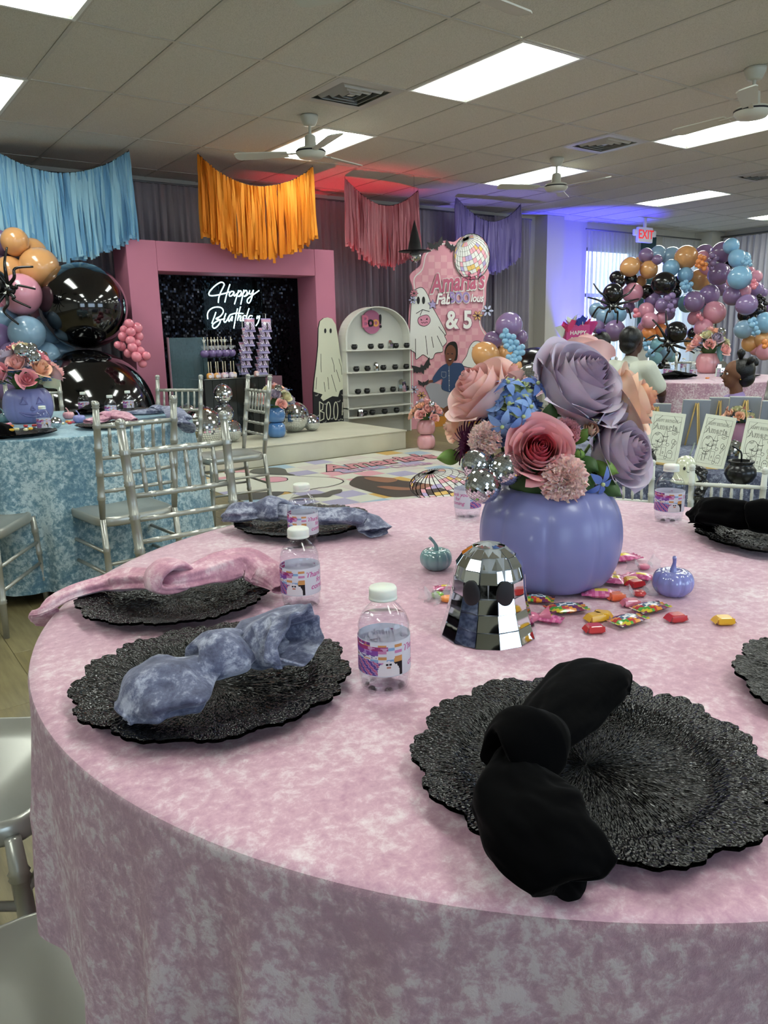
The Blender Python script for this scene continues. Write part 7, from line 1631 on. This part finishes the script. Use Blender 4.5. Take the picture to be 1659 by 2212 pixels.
for j, (px, py, dd, r_, u_) in enumerate(((1098, 828, -.06, -.1, .8), (1145, 880, -.08, .6, .3), (1160, 830, -.05, .6, .6), (1128, 900, -.09, .5, -.1), (1085, 920, -.09, -.1, -.6), (1300, 1045, -.09, .4, -.4), (1270, 900, .0, .5, .3))):
    t = thing('bluebell', 'blue pointed bloom '+('above the hydrangea', 'right of the hydrangea', 'between hydrangea and mirror ball', 'under the large lavender rose', 'at the hydrangea foot', 'hanging at the right rim of the lavender vase', 'behind the lavender roses')[j], 'flower', group='blue star blooms', mx=orient(A(px, py, dd), dirn(r_, u_, .6)))
    for k in range(5):
        b = MB(); b.grid(lambda u, v: (.002+.026*v, (u-.5)*.013*sin(.2+v*2.85), .012*v-.010*v*v*2), 4, 8); link('petal', b.mesh('petal', BLF[j % 3]), t, mx=Matrix.Rotation(2*pi*k/5, 4, 'Z'))
    b = MB(); b.sphere((0,0,.003), .0035, 8, 6); b.build('centre', GRF, t)
# leaves and stems
for j, (px, py, dd, r_, u_, s_) in enumerate(((1000, 985, .0, -.9, -.1, .05), (1250, 985, -.06, .4, -.4, .045), (1275, 1000, -.05, .7, -.3, .05), (1240, 960, -.05, .2, .3, .04), (1100, 880, -.03, .3, .6, .05), (1120, 1010, -.06, -.3, .2, .04), (1290, 1035, -.05, .6, -.5, .05), (1180, 930, -.04, .1, .8, .05), (1070, 990, -.05, -.4, .1, .045), (1210, 900, .0, .0, .9, .06))):
    m_ = LEAF2 if j in (0, 2, 3) else LEAF; x = dirn(r_, u_, .35); y = x.cross(F_).normalized(); o_ = A(px, py, dd)
    b = MB(); b.grid(lambda u, v: tuple(x*(v*s_)+y*((u-.5)*s_*.55*sin(min(pi, .15+v*3)))+F_*(-.006*sin(v*3)+.006*abs(u-.5)*2)), 4, 10); o = b.build('leaf', m_); o.location = o_; tag(o, ('pale green leaf poking out at the far left of the near bouquet', 'dark leaf between pink and right lavender roses, upper', 'fresh green leaf beside the closed bud', 'fresh green leaf above the closed bud', 'dark leaf under the hydrangea', 'dark leaf above the mirror ball trio', 'dark leaf hanging over the right vase rim', 'dark leaf above the pink rose', 'dark leaf left of the mirror ball trio', 'dark leaf under the large lavender rose')[j], 'leaf', 'leaves of the near bouquet')
for j, (x0, y0, x1, y1) in enumerate(((1150, 1040, 1230, 960), (1200, 1050, 1275, 960), (1250, 1050, 1300, 980), (1120, 1050, 1100, 960), (1180, 1050, 1250, 850), (1150, 1050, 1120, 850), (1230, 1050, 1340, 900), (1120, 1060, 1010, 960), (1110, 1060, 1070, 900))):
    b = MB(); b.tube(catmull([tuple(A(x0, y0, .0)), tuple(A((x0+x1)/2, (y0+y1)/2+8, .0)), tuple(A(x1, y1, .01))], 5), .0028, 7); tag(b.build('stem', LEAF2 if j % 2 else LEAF), 'flower stem rising from the lavender vase to the '+('closed bud', 'rosebud', 'right lavender rose', 'coral carnation', 'large lavender rose', 'hydrangea', 'peach rose', 'plum daisy', 'blush rose')[j], 'stem', 'stems of the near bouquet')
t = thing('flower_bud', 'closed green bud right of the pink rose', 'flower', tuple(A(1250, 982, -.07))); q = MB(); q.sphere((0,0,0), .010, 14, 10, (1, 1, .85)); q.build('bud', LEAF2, t)
for k in range(6): q = MB(); a = k*pi/3; q.tube([(cos(a)*.003, sin(a)*.003, .009), (cos(a)*.010, sin(a)*.010, .002), (cos(a)*.006, sin(a)*.006, -.008)], .0012, 5); q.build('rib', LEAF, t)
# mirror balls in the near bouquet
for px, py, r, dd, lb in ((1031, 1001, 34, -.07, 'upper left mirror ball of the trio at the vase rim'), (1094, 1012, 37, -.085, 'right mirror ball of the trio at the vase rim'), (1043, 1049, 39, -.10, 'lower mirror ball of the trio at the vase rim'), (1150, 822, 36, .03, 'clear mirror ball at the top behind the blue florets'), (1295, 1012, 26, .0, 'mirror ball hidden at the right rim of the vase')):
    mirror_ball(A(px, py, dd), pxr(r, FD+dd), 20, lb, tiltv=(random.random(), random.random(), 1))
for j, (x0, y0, x1, y1) in enumerate(((1030, 1000, 1120, 1000), (1094, 1013, 1130, 1010), (1043, 1052, 1120, 1020))):
    b = MB(); b.tube([A(x0, y0, -.06), A(x1, y1, -.02)], .0018, 6); tag(b.build('wire', SILVER), 'thin wire to the '+('upper left', 'right', 'lower')[j]+' mirror ball of the vase rim trio', 'wire', 'mirror ball wires')
bpy.context.view_layer.update()
